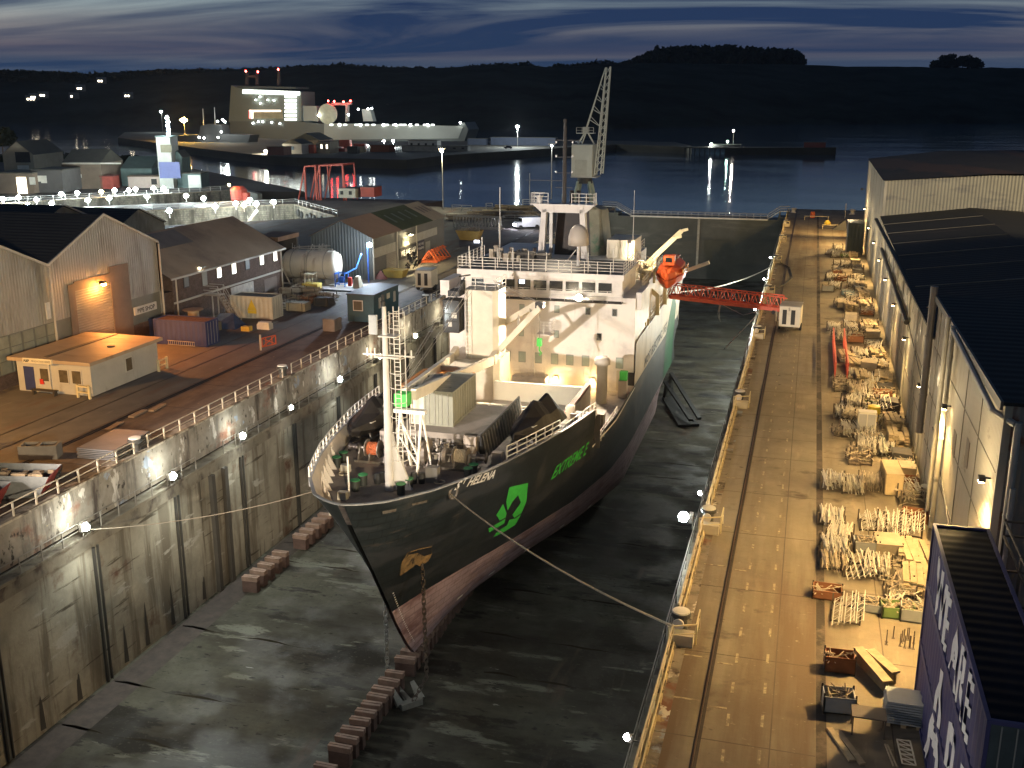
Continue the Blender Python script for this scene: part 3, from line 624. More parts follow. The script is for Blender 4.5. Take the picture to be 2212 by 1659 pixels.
# hatch one with grey cover, black ribbed coaming side
hz = 1.5
MB().box(-27.6, -21.3, 66.1, 73.6, hz-.42, hz).build('hatch_cover', mat('hatch_cover_grey', (.24, .21, .18), .7, var=.2, scale=.7, layers=[((.13, .11, .09), (.5, .5, 1), .55, .7)]), SH)
MB().box(-27.3, -21.6, 66.5, 73.4, -.2, hz-.42).build('hatch_coaming', mat('coaming_grey', (.20, .18, .16), .7, var=.2), SH)
mb = MB(); mb._add([(-21.28, 66.0, -.3), (-20.75, 66.0, -.3), (-20.9, 76.5, -.5), (-21.28, 76.5, -.5), (-21.28, 66.0, hz+.1), (-21.2, 66.0, hz+.1), (-21.2, 76.5, hz+.1), (-21.28, 76.5, hz+.1)], [(0,3,2,1),(4,5,6,7),(0,1,5,4),(1,2,6,5),(2,3,7,6),(3,0,4,7)]); mb.build('side_screen', blackr, SH)
mb = MB()
for i in range(16): mb.bar((-20.8, 66.2+.66*i, -.2), (-21.1, 66.2+.66*i, hz), .07, .07)
mb.build('screen_ribs', mat('rib_grey', (.16, .15, .14), .6), SH)
mb = MB()
for k in range(5): mb.tube([(-27.4, 65.95-.05*k, .1+.2*k), (-21.6, 65.95-.05*k, .08+.2*k)], .04, 5)
for k in range(7): mb.box(-27+.85*k, -26.8+.85*k, 65.9, 66.1, -.2, 1.1)
mb.build('pipework', steel, SH)
MB().box(-22.4, -21.5, 65.75, 66.45, -.25, 1.5).build('locker', mat('locker_buff', (.42, .36, .3), .6, var=.1), SH)
# hatch two: open hold with white bulkhead, brown trim, black outer side
MB().box(-26.3, -17.9, 86.7, 87.1, -3.1, -.2).build('hold_bulkhead', mat('hold_white', (.80, .78, .70), .6, var=.06), SH)
MB().box(-26.3, -18.0, 77.0, 86.7, -2.3, -1.9).build('hold_floor', mat('tween_deck_white', (.6, .57, .52), .6, var=.15), SH)
MB().box(-17.9, -17.55, 80.1, 87.1, -3.1, .1).box(-17.9, -17.55, 77.6, 80.1, -.45, .1).build('coaming_side', blackr, SH)
MB().bar((-17.72, 77.6, .15), (-17.72, 87.2, .15), .42, .12).build('coaming_trim', mat('red_oxide', (.22, .06, .035), .7, var=.3, scale=2), SH)
mb = MB()
for i in range(9): mb.box(-17.55, -17.42, 80.2+.8*i, 78.1+.8*i, -3.1, .08)
build_each(mb, 'coaming_stay', mat('stay_grey', (.3, .27, .24), .6), SH)
rail([(-26.2, 77.3, -.45), (-18.4, 77.1, -.45)], 1.0, 4, 1.1, .035)
mb = MB()
for k in range(5): mb.tube([(-26.3, 76.9+.22*k, -.4), (-18.3, 76.7+.22*k, -.4)], .06, 5)
mb.build('deck_pipes', steel, SH)

# foremast with caged ladder, lamps and radar platform
mb = MB(); MZ = .15
mb.lathe((-24.8, 57.9, MZ), [(.30, 0), (.23, 4.5), (.18, 9.0), (.13, 11.9)], 14)
mb.ext([(-24.95, 58.1, MZ), (-24.95, 59.9, MZ), (-24.95, 58.2, MZ+4.4)], (.3, 0, 0)); mb.ext([(-24.65, 57.9, MZ), (-23.4, 58.2, MZ), (-24.65, 58.0, MZ+3.6)], (0, .2, 0))
mast = mb.build('foremast', mat('mast_grey_white', (.52, .50, .47), .5, var=.1, scale=1), SH, smooth=False)
mb = MB(); 
for x in (-24.35, -23.98): mb.tube([(x, 58.25, MZ+1), (x, 58.25, 12.0)], .035, 5)
for k in range(37): mb.bar((-24.35, 58.25, MZ+1.1+.29*k), (-23.98, 58.25, MZ+1.1+.29*k), .035)
mb.build('ladder', ladm, mast)
mb = MB()
for k in range(11):
    z = MZ+2+.95*k; mb.tube([(-24.45+.72*math.cos(a)*.7+.28, 58.25-.62*math.sin(a)*.9+.1, z) for a in [math.pi*j/6 for j in range(7)]], .028, 4)
for a in (0, math.pi/2, math.pi): x, y = -24.17+.5*math.cos(a), 58.35-.56*math.sin(a); mb.bar((x, y, MZ+2), (x, y, MZ+2+.95*10), .035)
mb.build('ladder_cage', ladm, mast)
mb = MB(); mb.box(-25.4, -23.8, 57.5, 58.3, 8.9, 8.98).box(-25.1, -23.9, 57.5, 58.3, 10.2, 10.28)
for x in (-26.0, -25.5, -23.5, -23.1): mb.bar((x, 57.9, 8.9), (x, 57.9, 9.4), .07)
mb.bar((-26.3, 57.9, 9.0), (-22.9, 57.9, 9.0), .08)
mb.build('spreader', ladm, mast)
MB().box(-25.75, -25.25, 57.7, 57.9, 10.3, 11.5).build('radar_reflector', mat('panel_grey', (.3, .31, .3), .5), mast)
MB().lathe((-24.85, 57.9, 12.05), [(.13, 0), (.16, .3), (.08, .4), (.12, .6), (.05, .75)], 8).build('mast_light', blackr, mast)
MB().tube([(-26.7, 55.9, .3), (-26.7, 55.9, 2.9)], .06, 8).build('jackstaff', railw, SH)

# jib rest
mb = MB()
for x in (-25.5, -24.0):
    mb.tube([(x-.1, 61.0, 0), (x, 61.8, 4.2)], .10, 8); mb.tube([(x+.2, 63.0, 0), (x, 61.9, 4.2)], .08, 8)
mb.tube([(-25.5, 61.5, 2.6), (-24.0, 61.2, .6)], .07, 6).tube([(-25.4, 61.7, 3.6), (-24.1, 61.2, 1.4)], .07, 6)
mb.box(-25.9, -23.7, 61.6, 62.1, 4.15, 4.4)
mb.build('jib_rest', railw, SH)
mb = MB(); 
for x in (-24.95, -24.6): mb.bar((x, 62.3, .1), (x, 62.1, 4.2), .04)
for k in range(14): mb.bar((-24.95, 62.3, .3+.28*k), (-24.6, 62.3, .3+.28*k), .03)
mb.build('ladder', ladm, SH)
cream = mat('crane_cream', (.60, .54, .42), .5, var=.1, scale=1, layers=[((.35, .3, .22), (1.4, 1.4, .15), .62, .74)])

# deck crane: pedestal house, cab, twin-leg jib resting forward
mb = MB()
mb.prism([(-29.2, 88.4), (-26.9, 88.4), (-26.5, 89.0), (-26.5, 91.4), (-27, 92), (-29.4, 92), (-29.7, 91.3), (-29.7, 89)], 1.4, 7.7)
mb.build('crane_tower', cream, SH)
MB().prism([(-31.2, 87.8), (-26.7, 87.8), (-26.3, 88.6), (-26.3, 92), (-27, 92.6), (-31.2, 92.6)], -3.2, 1.4).build('crane_pedestal', cream, SH)
mb = MB(); mb.box(-31.3, -29.75, 87.3, 89.0, 3.9, 4.0).box(-31.3, -29.75, 87.3, 89.0, 6.75, 6.85)
for x in (-31.25, -29.85):
    for y in (87.35, 88.9): mb.box(x, x+.1, y, y+.1, 4, 6.8)
for z in (4.9, 5.6): mb.box(-31.27, -29.78, 87.3, 87.36, z, z+.07)
cabf = mb.build('crane_cab_frame', blackr, SH)
MB().box(-31.2, -29.85, 87.4, 88.9, 4.0, 6.75).build('crane_cab_glass', mat('cab_glass', (.06, .06, .06), .1, spec=.8), cabf)
MB().cbox((-30.6, 87.34, 4.7), (.35, .04, .5)).cbox((-30.2, 87.34, 5.5), (.5, .04, .5)).build('cab_interior', mat('cab_light', (.5, .48, .42), .5), cabf)
mb = MB(); mb.lathe((-29.7, 88.5, 8.1), [(.5, -.12), (.5, .12)], 14, 'x').box(-31.0, -29.9, 88.0, 89.6, 7.1, 7.6).bar((-30.3, 88.3, 7.0), (-29.6, 88.6, 8.8), .18).bar((-30.0, 88.3, 8.9), (-29.3, 89.4, 8.9), .12)
mb.build('hoist_sheave', blackr, SH)
rail([(-29.5, 88.6, 7.75), (-26.7, 88.6, 7.75), (-26.5, 91.4, 7.75)], 1.0, 3, .9, .03)
mb = MB()
for x in (-29.4, -28.9): mb.bar((x, 88.3, .4), (x, 88.3, 7.4), .05)
for k in range(19): mb.bar((-29.4, 88.28, .6+.35*k), (-28.9, 88.28, .6+.35*k), .04)
mb.build('ladder', ladm, SH)
mb = MB(); a1, a2 = Vector((-30.5, 87.6, 1.6)), Vector((-26.7, 87.6, 1.5)); t1, t2 = Vector((-25.8, 63.3, 5.0)), Vector((-25.1, 63.3, 5.0))
for a, t in ((a1, t1), (a2, t2)): mb.bar(a, t, .38, .75)
for k in (.35, .62, .85): mb.bar(a1.lerp(t1, k), a2.lerp(t2, k), .3, .35)
mb.bar(a1, a1+Vector((0, 1.2, .3)), .5, .9).bar(a2, a2+Vector((0, 1.2, .3)), .5, .9)
jib = mb.build('crane_jib', cream, SH)
MB().box(-25.95, -25.05, 61.9, 62.8, 4.5, 5.35).build('jib_head', green, jib)
mb = MB()
for x in (-30, -29.6, -28.6, -28.2): mb.tube([(x*.25-.75*25.4+ (x+29)*.05, 64, 5.3), (x, 88.3, 8.4)], .025, 4)
mb.build('hoist_wire', mat('wire_grey', (.3, .27, .23), .6), jib)
# second jib slewed over the port side
mb = MB(); b1, b2_ = Vector((-26.4, 89.0, 2.2)), Vector((-26.6, 91.6, 4.2)); u1, u2 = Vector((-22.3, 87.6, 6.6)), Vector((-22.8, 88.4, 6.7))
mb.bar(b1, u1, .3, .55).bar(b2_, u2, .3, .55).bar(b1.lerp(u1, .45), b2_.lerp(u2, .45), .2).bar(b1.lerp(u1, .8), b2_.lerp(u2, .8), .2)
jb2 = mb.build('crane_jib', cream, SH)
MB().cbox((-22.4, 88, 6.75), (.7, .9, .5)).build('jib_sheave', blackr, jb2)
mb = MB()
for k in range(4): mb.tube([(-22.4+.1*k, 88, 6.9), (-26.9-.15*k, 89.2, 8.5-.25*(k//2)*3)], .022, 4)
mb.tube([(-22.5, 88.3, 6.4), (-22.5, 88.3, 3.6)], .03, 4)
mb.build('hoist_wire', MATS['wire_grey'], jb2)
mb = MB(); mb.cbox((-22.5, 88.3, 3.3), (.42, .42, .7)).tube([(-22.5, 88.3, 3.0), (-22.5, 88.3, 2.5), (-22.3, 88.3, 2.3), (-22.5, 88.3, 2.1)], .07, 6); mb.build('hook_block', green, jb2)

# superstructure front block and bridge
FY = 97.0
MB().box(-33.95, -15.25, FY, 106.5, -3.2, 6.05).build('accommodation_block', white, SH)
MB().box(-34.9, -33.95, FY+.1, 101.5, 5.45, 6.95).box(-34.3, -33.95, FY+.1, 101.5, 4.8, 5.45).build('bridge_wing', white, SH)
MB().box(-15.25, -14.7, FY+.2, 101.5, 4.9, 6.6).build('bridge_wing', white, SH)
MB().box(-32.7, -16.6, FY+.15, 105.5, 6.05, 7.72).build('wheelhouse', white, SH)
MB().box(-33.0, -16.4, FY-.25, 106.0, 7.72, 8.25).build('wheelhouse_roof_edge', white, SH)
MB().box(-32.8, -16.6, FY-.05, 105.8, 8.25, 8.28).build('monkey_island_deck', mat('monkey_island_dark', (.02, .022, .026), .6), SH)
bx = [1083+.0, 1320]
for i in range(7):
    x0 = -28.5+1.60*i
    w = MB().box(x0, x0+1.28, FY+.09, FY+.15, 6.45, 7.38).build('bridge_window', glass, SH)
MB().box(-31.6, -30.4, FY+.09, FY+.15, 6.5, 7.35).build('bridge_window', glass, SH)
mb = MB()
for i in range(5): mb.tube([(-28.4+1.9*i, FY+.02, 7.5), (-26.9+1.9*i, FY+.02, 7.5)], .03, 5)
mb.build('wiper_rail', railw, SH)
MB().box(-26.72, -26.2, FY+.02, FY+.08, 7.0, 7.35).build('lit_instrument', glow('screen_blue_white', (.75, .8, 1), 3.), SH)
MB().box(-28.9, -16.5, FY-.75, FY, 5.55, 5.68).build('front_walkway', mat('walkway_black', (.03, .028, .025), .8), SH)
rail([(-28.9, FY-.72, 5.68), (-16.5, FY-.72, 5.68), (-16.5, FY, 5.68)], 1.05, 3, 1.35, .02)
rail([(-32.9, 105.8, 8.27), (-32.9, FY-.15, 8.27), (-16.45, FY-.15, 8.27), (-16.45, 105.8, 8.27)], 1.15, 4, 1.25, .03)
big = [-27.96, -26.4, -24.76, -23.1, -21.57, -19.99, -16.64]
for x in big:
    f = MB().box(x-.37, x+.37, FY-.035, FY, -.88, .2).build('window_frame', mat('frame_grey', (.25, .27, .25), .5), SH)
    MB().box(x-.32, x+.32, FY-.05, FY-.035, -.82, .14).build('window_pane', glassl, f)
for x, z, k in ((-26.43, 4.6, 1), (-22.92, 4.65, 1), (-19.84, 4.6, 0), (-17.25, 4.6, 0), (-26.5, 2.13, 1), (-22.95, 2.17, 1), (-18.69, 2.15, 0)):
    f = MB().box(x-.26, x+.26, FY-.035, FY, z-.37, z+.37).build('window_frame', MATS['frame_grey'], SH)
    MB().box(x-.2, x+.2, FY-.05, FY-.035, z-.31, z+.31).build('window_pane', glassl if k else glass, f)
mb = MB(); mb.cbox((-20.63, FY-.5, 6.05), (.6, .35, .45)).bar((-20.63, FY-.5, 6.05), (-20.63, FY, 6.3), .1); fl = mb.build('floodlight', steel, SH)
MB().lathe((-20.63, FY-.70, 6.0), [(.30, -.02), (.30, .02)], 14, 'y').build('floodlight_glass', whiteg, fl)
lamp('SPOT', SH, (-20.63, FY-.95, 6.0), 15000, (1., .82, .60), to=(-23.5, 68, -.5), size=.3, angle=125, blend=.8)
for x in (-25.6, -19.6):  # pair of lamps added to brighten the hold bulkhead
    f = MB().cbox((x, 74.2, 1.75), (.3, .25, .25)).bar((x, 74.1, .2), (x, 74.1, 1.7), .07).build('deck_floodlight', steel, SH)
    MB().cbox((x, 74.34, 1.75), (.26, .03, .2)).build('floodlight_glass', whiteg, f)
    lamp('SPOT', f, (x, 74.6, 1.7), 1500, (1., .84, .6), to=(x+.6, 87, -2.2), size=.15, angle=110, blend=.8)
for x in (-28.74, -22.94, -19.24):
    f = MB().cbox((x, FY-.12, -2.2), (.42, .24, .3)).build('bulkhead_light', railw, SH)
    MB().lathe((x, FY-.30, -2.35), [(.05, -.16), (.19, -.1), (.2, .08), (.1, .16)], 10).build('light_glass', warm, f, smooth=True)
    lamp('POINT', f, (x, FY-.62, -2.35), 130, (1., .62, .24), size=.15)
MB().box(-27.1, -23.7, 95.6, FY, -3.2, -2.05).build('deck_house', white, SH)
rail([(-27.1, 95.7, -2.05), (-23.7, 95.7, -2.05)], .9, 3, .9, .025)
mb = MB(); mb.tube([(-25.0, 96.2, -2), (-25.0, 96.2, 2.0)], .1, 8).bar((-25.9, 96.3, 1.2), (-24.2, 96.3, 1.2), .06).box(-24.6, -23.1, 95.4, FY, 2.3, 2.4); mb.build('derrick_post', white, SH)
rail([(-24.6, 95.45, 2.4), (-23.1, 95.45, 2.4), (-23.1, FY, 2.4)], 1.2, 4, .7, .03)
mb = MB()
for x in (-25.4, -25.1): mb.bar((x, 96.7, -2), (x, 96.7, 5.5), .04)
for k in range(22): mb.bar((-25.4, 96.7, -1.8+.33*k), (-25.1, 96.7, -1.8+.33*k), .03)
mb.build('ladder', ladm, SH)
MB().lathe((-17.55, 92.6, -3.2), [(.52, 0), (.52, 3.7), (.74, 3.75), (.78, 4.1), (.6, 4.4), (.3, 4.5)], 18).build('ventilator', mat('vent_grey', (.48, .45, .4), .5, var=.1), SH, smooth=True)
MB().box(-16.9, -15.9, FY-.1, FY, -3.1, -1.1).build('door', mat('door_buff', (.55, .5, .38), .5, var=.1), SH)
MB().box(-16.2, -15.5, 94.5, 95.1, -1.4, -.55).build('sign_board', green, SH)
MB().box(-16.3, -15.5, 94.45, 95.2, -3.1, -1.45).build('locker', MATS['locker_buff'], SH)
rail([(-15.5, 80.2, -3.2), (-15.35, 88.5, -3.2)], 1.0, 3, 1.2, .03)
mb = MB()
for x in (-18.5, -17.9): mb.bar((x, 88.2, -3.2), (x, 88.6, 1.0), .05)
for k in range(12): mb.bar((-18.5, 88.3, -3+.33*k), (-17.9, 88.3, -3+.33*k), .04)
mb.build('ladder', ladm, SH)
MB().box(-16.6, -15.9, 84.5, 85.6, -3.2, -1.9).box(-16.7, -15.8, 84.3, 85.7, -1.9, -1.82).build('control_stand', steel, SH)
# side platform forward of the block
MB().box(-15.9, -15.15, 96.9, 99.5, -2.5, -1.2).build('fairlead_recess', blackr, SH)
# side ports
for k in range(6): MB().box(-15.24, -15.20, 98.2+1.35*k, 98.55+1.35*k, -.9, .1).build('side_port', MATS['frame_grey'], SH)
for y, z in ((99.5, 4.6), (101.5, 4.7), (103.8, 4.6)): MB().box(-15.24, -15.20, y, y+.4, z, z+.55).build('side_port', glass, SH)
MB().box(-15.2, -14.95, 99.3, 100.2, 4.55, 5.4).build('black_panel', blackr, SH)

# goalpost mast, radar mast, radome, funnel
gp = MB(); GZ = 8.3
for sd in (-1, 1):
    gp._add([(XC+sd*2.15, 106.6, 6), (XC+sd*2.85, 106.6, 6), (XC+sd*2.85, 107.5, 6), (XC+sd*2.15, 107.5, 6), (XC+sd*1.75, 106.6, 13.3), (XC+sd*2.3, 106.6, 13.3), (XC+sd*2.3, 107.4, 13.3), (XC+sd*1.75, 107.4, 13.3)], [(0,3,2,1),(4,5,6,7),(0,1,5,4),(1,2,6,5),(2,3,7,6),(3,0,4,7)])
    gp.ext([(XC+sd*1.4, 106.7, 13.0), (XC+sd*2.3, 106.7, 12.9), (XC+sd*3.3, 106.7, 13.75), (XC+sd*1.4, 106.7, 13.75)], (0, .6, 0))
gp.box(XC-2.2, XC+2.2, 106.6, 107.4, 12.95, 13.75).box(XC-3.4, XC+3.4, 106.2, 107.8, 13.75, 13.86)
gpo = gp.build('goalpost_mast', white, SH)
rail([(XC-3.3, 107.7, 13.86), (XC-3.3, 106.25, 13.86), (XC-1.5, 106.25, 13.86)], 1.1, 3, .9, .035, parent=gpo)
rail([(XC+1.0, 106.25, 13.86), (XC+3.3, 106.25, 13.86), (XC+3.3, 107.7, 13.86)], 1.1, 3, .8, .035, parent=gpo)
mb = MB(); mb.lathe((XC+.05, 107, 13.8), [(.22, 0), (.2, 6.5), (.12, 8.5)], 8).bar((XC-1.6, 107, 20.3), (XC+1.6, 107, 20.3), .06).bar((XC-4.1, 107, 16.2), (XC-.2, 107, 16.2), .05)
for z in (15.5, 17, 18.6): mb.bar((XC-.9, 107, z), (XC+.9, 107, z), .06)
for z in (20.8, 21.4, 22.1): mb.lathe((XC+.05, 107, z), [(.17, 0), (.17, .3)], 8)
mb.build('radar_mast', mat('mast_dark', (.05, .045, .04), .6), gpo)
mb = MB()
for z in (17, 18.6, 20.0):
    for x in (-.8, .9): mb.lathe((XC+x, 106.8, z), [(.09, 0), (.09, .2)], 6)
build_each(mb, 'signal_lamp', mat('lens_grey', (.5, .5, .45), .3), gpo)
MB().lathe((XC-2.6, 107, 13.9), [(.35, 0), (.3, .5), (.45, .6), (.45, .8)], 10).cbox((XC-2.6, 107, 14.9), (1.1, .15, .15)).build('radar_scanner', white, gpo)
fn = MB(); fn._add([(XC-1.9, 110.5, 6), (XC+2.4, 110.5, 6), (XC+2.6, 116, 6), (XC-2.1, 116, 6), (XC-1.5, 110.8, 13.6), (XC+1.9, 110.8, 13.6), (XC+2.1, 115.4, 13.0), (XC-1.7, 115.4, 13.0)], [(0,3,2,1),(4,5,6,7),(0,1,5,4),(1,2,6,5),(2,3,7,6),(3,0,4,7)])
fno = fn.build('funnel', mat('funnel_black', (.022, .018, .016), .6, var=.3, layers=[((.05, .03, .022), (.3, .3, .3), .5, .7)]), SH)
MB()._add([(XC+2.42, 110.4, 6), (XC+3.9, 111.2, 6), (XC+3.9, 116, 6), (XC+2.6, 116, 6), (XC+1.92, 110.7, 13.6), (XC+3.2, 111.3, 12.9), (XC+3.2, 115.4, 12.6), (XC+2.1, 115.4, 13.0)], [(0,3,2,1),(4,5,6,7),(0,1,5,4),(1,2,6,5),(2,3,7,6),(3,0,4,7)]).build('funnel_casing', mat('casing_olive', (.20, .20, .15), .6, var=.3, scale=.6, layers=[((.05, .16, .09), (.3, .3, .4), .58, .66)]), fno)
MB().box(XC-2.3, XC-1.95, 110.3, 110.7, 8.2, 13.5).build('exhaust_pipe', gal, fno)
mb = MB()
for x, y, h in ((-1.0, 111.6, 1.1), (-.3, 112.4, 1.5), (.6, 111.6, 1.3), (1.3, 112.6, 1.0), (.2, 113.6, 1.4)): mb.lathe((XC+x, y, 13.3), [(.26, 0), (.24, h)], 8)
build_each(mb, 'exhaust_stack', blackr, fno)
mb = MB(); mb.lathe((-21.75, 101.2, 10.35), [(.9, 0), (1.06, .05), (1.02, .9), (.85, 1.5), (.5, 1.9), (.15, 2.05)], 20); rd_ = mb.build('radome', mat('radome_buff', (.52, .46, .38), .55, var=.05), SH, smooth=True)
mb = MB(); mb.tube([(-21.75, 101.2, 8.27), (-21.75, 101.2, 10.4)], .17, 8).tube([(-23.2, 100.7, 8.3), (-22.0, 101.2, 9.9)], .05, 5).tube([(-20.4, 100.7, 8.3), (-21.5, 101.2, 9.9)], .05, 5); mb.build('radome_stand', white, rd_)
mb = MB()
for x, y, h in ((-32.0, 97.6, 2.2), (-30.9, 98.4, 3.0), (-30.1, 101.8, 4.0), (-29.2, 98, 2.0), (-27.5, 97.5, 2.2), (-25.9, 97.4, 2.0), (-24.1, 97.4, 1.9), (-20, 97.4, 2.0), (-17.7, 98.2, 2.4)): mb.tube([(x, y, 8.2), (x, y, 8.2+h)], .05, 5)
mb.tube([(-31.8, 108, 8), (-31.8, 108, 15.3)], .05, 5).tube([(-17.0, 105.5, 8.2), (-17.0, 105.5, 15.5)], .05, 5, r2=.02)
build_each(mb, 'whip_aerial', railw, SH)
mb = MB(); random.seed(14)
for k in range(16):
    x = random.uniform(-32, -27.5); y = random.uniform(102, 109); mb.cbox((x, y, 8.5+random.random()*.4), (random.uniform(.2, .8), random.uniform(.2, .8), random.uniform(.4, 1.1)))
build_each(mb, 'roof_equipment', mat('equip_cream', (.5, .44, .34), .6, var=.2), SH)
mb = MB()
for x0, x1, y0, y1, z in ((-29.4, -27.0, 103, 105, 9.0), (-27, -25.6, 104, 106, 8.8)): mb.box(x0, x1, y0, y1, 8.25, z)
build_each(mb, 'dark_casing', deckdark, SH)
MB().box(-33.6, -15.6, 106.5, 120, 1.7, 6.0).build('aft_house', white, SH)
MB().box(-33.6, -17.5, 106.5, 119, 6.0, 8.0).build('upper_aft_house', white, SH)
MB().box(-20.3, -17.4, 109, 114, 8.0, 10.0).build('fan_house', cream, SH)
rail([(-17.6, 106.2, 8.0), (-17.6, 118, 8.0)], 1.1, 3, 1.2, .03); rail([(-15.7, 106.6, 6.0), (-15.7, 119.6, 6.0)], 1.1, 3, 1.2, .03)
rail([(-15.2, 107.4, 1.8), (-15.2, 128, 1.8)], 1.0, 2, 1.0, .05)
mb = MB(); random.seed(6)
for k in range(14): mb.cbox((-16.6+random.uniform(-.6, .6), 106.5+random.random()*4, 6.4+random.random()*1.4), (random.uniform(.2, .7), .4, random.uniform(.3, 1.2)))
build_each(mb, 'deck_fittings', MATS['equip_cream'], SH)
dav = mat('davit_cream', (.66, .58, .36), .5, var=.08)
for y in (111.0, 117.4):
    mb = MB(); mb.bar((-16.8, y, 6.0), (-15.8, y, 7.8), .45, .5).bar((-16.6, y-.1, 5.2), (-15.0, y, 3.9), .4, .45).bar((-15.0, y, 4.0), (-14.9, y, 1.8), .4, .45).bar((-16.3, y, 7.3), (-13.4, y, 10.2), .35, .5).bar((-13.4, y, 10.2), (-12.7, y, 10.4), .25, .3)
    mb.build('davit', dav, SH)
MB().box(-15.9, -14.2, 119.5, 121.2, 4.0, 5.8).bar((-15, 119.2, 4.6), (-10.3, 118.6, 6.6), .35, .4).build('rescue_davit', mat('rescue_crane_white', (.75, .73, .62), .5), SH)
MB().box(-33, -16, 120, 140, 1.75, 3.2).build('stern_house', white, SH)
mb = MB(); random.seed(23)
for k in range(30):
    x, y, z = random.uniform(-17.4, -15.2), random.uniform(103, 121), random.choice([6.0, 6.1, 1.8, 1.9]); mb.cbox((x, y, z+random.random()*.7), (random.uniform(.1, .6), random.uniform(.1, .7), random.uniform(.3, 1.6)))
build_each(mb, 'boat_deck_gear', mat('davit_cream', (.66, .58, .36)), SH)
rail([(-15.4, 101.7, 6.05), (-15.4, 106.4, 6.05), (-17, 106.4, 6.05)], 1.1, 3, 1.0, .03); rail([(-16.4, 104, 8.3), (-15.2, 107.5, 7.2), (-15.2, 110, 7.2)], 1.2, 3, 1.0, .03)
MB().box(-16.8, -15.2, 106.8, 110.2, 7.1, 7.2).build('boat_platform', MATS['davit_cream'], SH)

f = MB().bar((-17.5, 105.6, 8.3), (-17.5, 105.6, 10.2), .08).cbox((-17.4, 105.8, 10.3), (.4, .3, .3)).build('deck_floodlight', steel, SH)
MB().cbox((-17.38, 105.97, 10.28), (.34, .03, .24)).build('floodlight_glass', whiteg, f)
lamp('SPOT', f, (-17.2, 106.2, 10.25), 2600, (1., .80, .50), to=(-13.8, 116, 5), size=.2, angle=90, blend=.8)
lamp('SPOT', f, (-24.6, 105.9, 12.6), 1500, (1., .84, .62), to=(-24.6, 100, 8), size=.2, angle=140, blend=.8)
# lifeboat in its davits
lb = thing('lifeboat', (-13.9, 114.2, 5.2), 'orange enclosed lifeboat hanging in davits on the port side', 'lifeboat')
oran = mat('lifeboat_orange', (.62, .10, .025), .45, var=.12, scale=1.2)
LW = [(-4.0, .15), (-3.4, .8), (-2, 1.3), (0, 1.4), (2, 1.25), (3.3, .75), (3.9, .15)]
def hullboat(prof, secs, cz):
    vs = []; fs = []; n = len(secs)
    for y, w in prof: vs += [(s[0]*w, y, cz+s[1]*(.55+.45*w/1.4)) for s in secs]
    for i in range(len(prof)-1):
        for k in range(n-1): a = i*n+k; fs.append((a, a+1, a+1+n, a+n))
    fs.append(tuple(range(n))); fs.append(tuple(range((len(prof)-1)*n, len(prof)*n))); return vs, fs
T = Matrix.Translation((-13.9, 114.2, 5.0)) @ Matrix.Diagonal((1.15, 1.2, 1.2, 1))
mb = MB().push(T); mb._add(*hullboat(LW, [(-1, 1.1), (-.9, .5), (-.35, 0), (.35, 0), (.9, .5), (1, 1.1)], 0)); mb.build('boat_hull', oran, lb)
mb = MB().push(T); mb._add(*hullboat([(y*.93, w*.93) for y, w in LW], [(-1, 1.05), (-.85, 1.7), (-.4, 2.1), (.4, 2.1), (.85, 1.7), (1, 1.05)], .02)); mb.build('canopy', oran, lb)
MB().push(T).box(-.5, .5, -3.0, -1.9, 1.9, 2.75).build('wheel_hatch', oran, lb)
for y0, y1 in ((-1.4, 1.3), (1.9, 2.8)): MB().push(T).box(-.42, .42, y0, y1, 2.02, 2.14).build('hatch', mat('hatch_brown', (.16, .035, .02), .5), lb)
MB().push(T).box(-.3, .3, -3.03, -3.0, 2.2, 2.6).build('windscreen', glass, lb)
for y0 in (-2.4, -.8, .8): MB().push(T).box(1.22, 1.34, y0, y0+1.2, 1.15, 1.5).build('side_hatch', mat('hatch_amber', (.55, .22, .05), .5), lb)

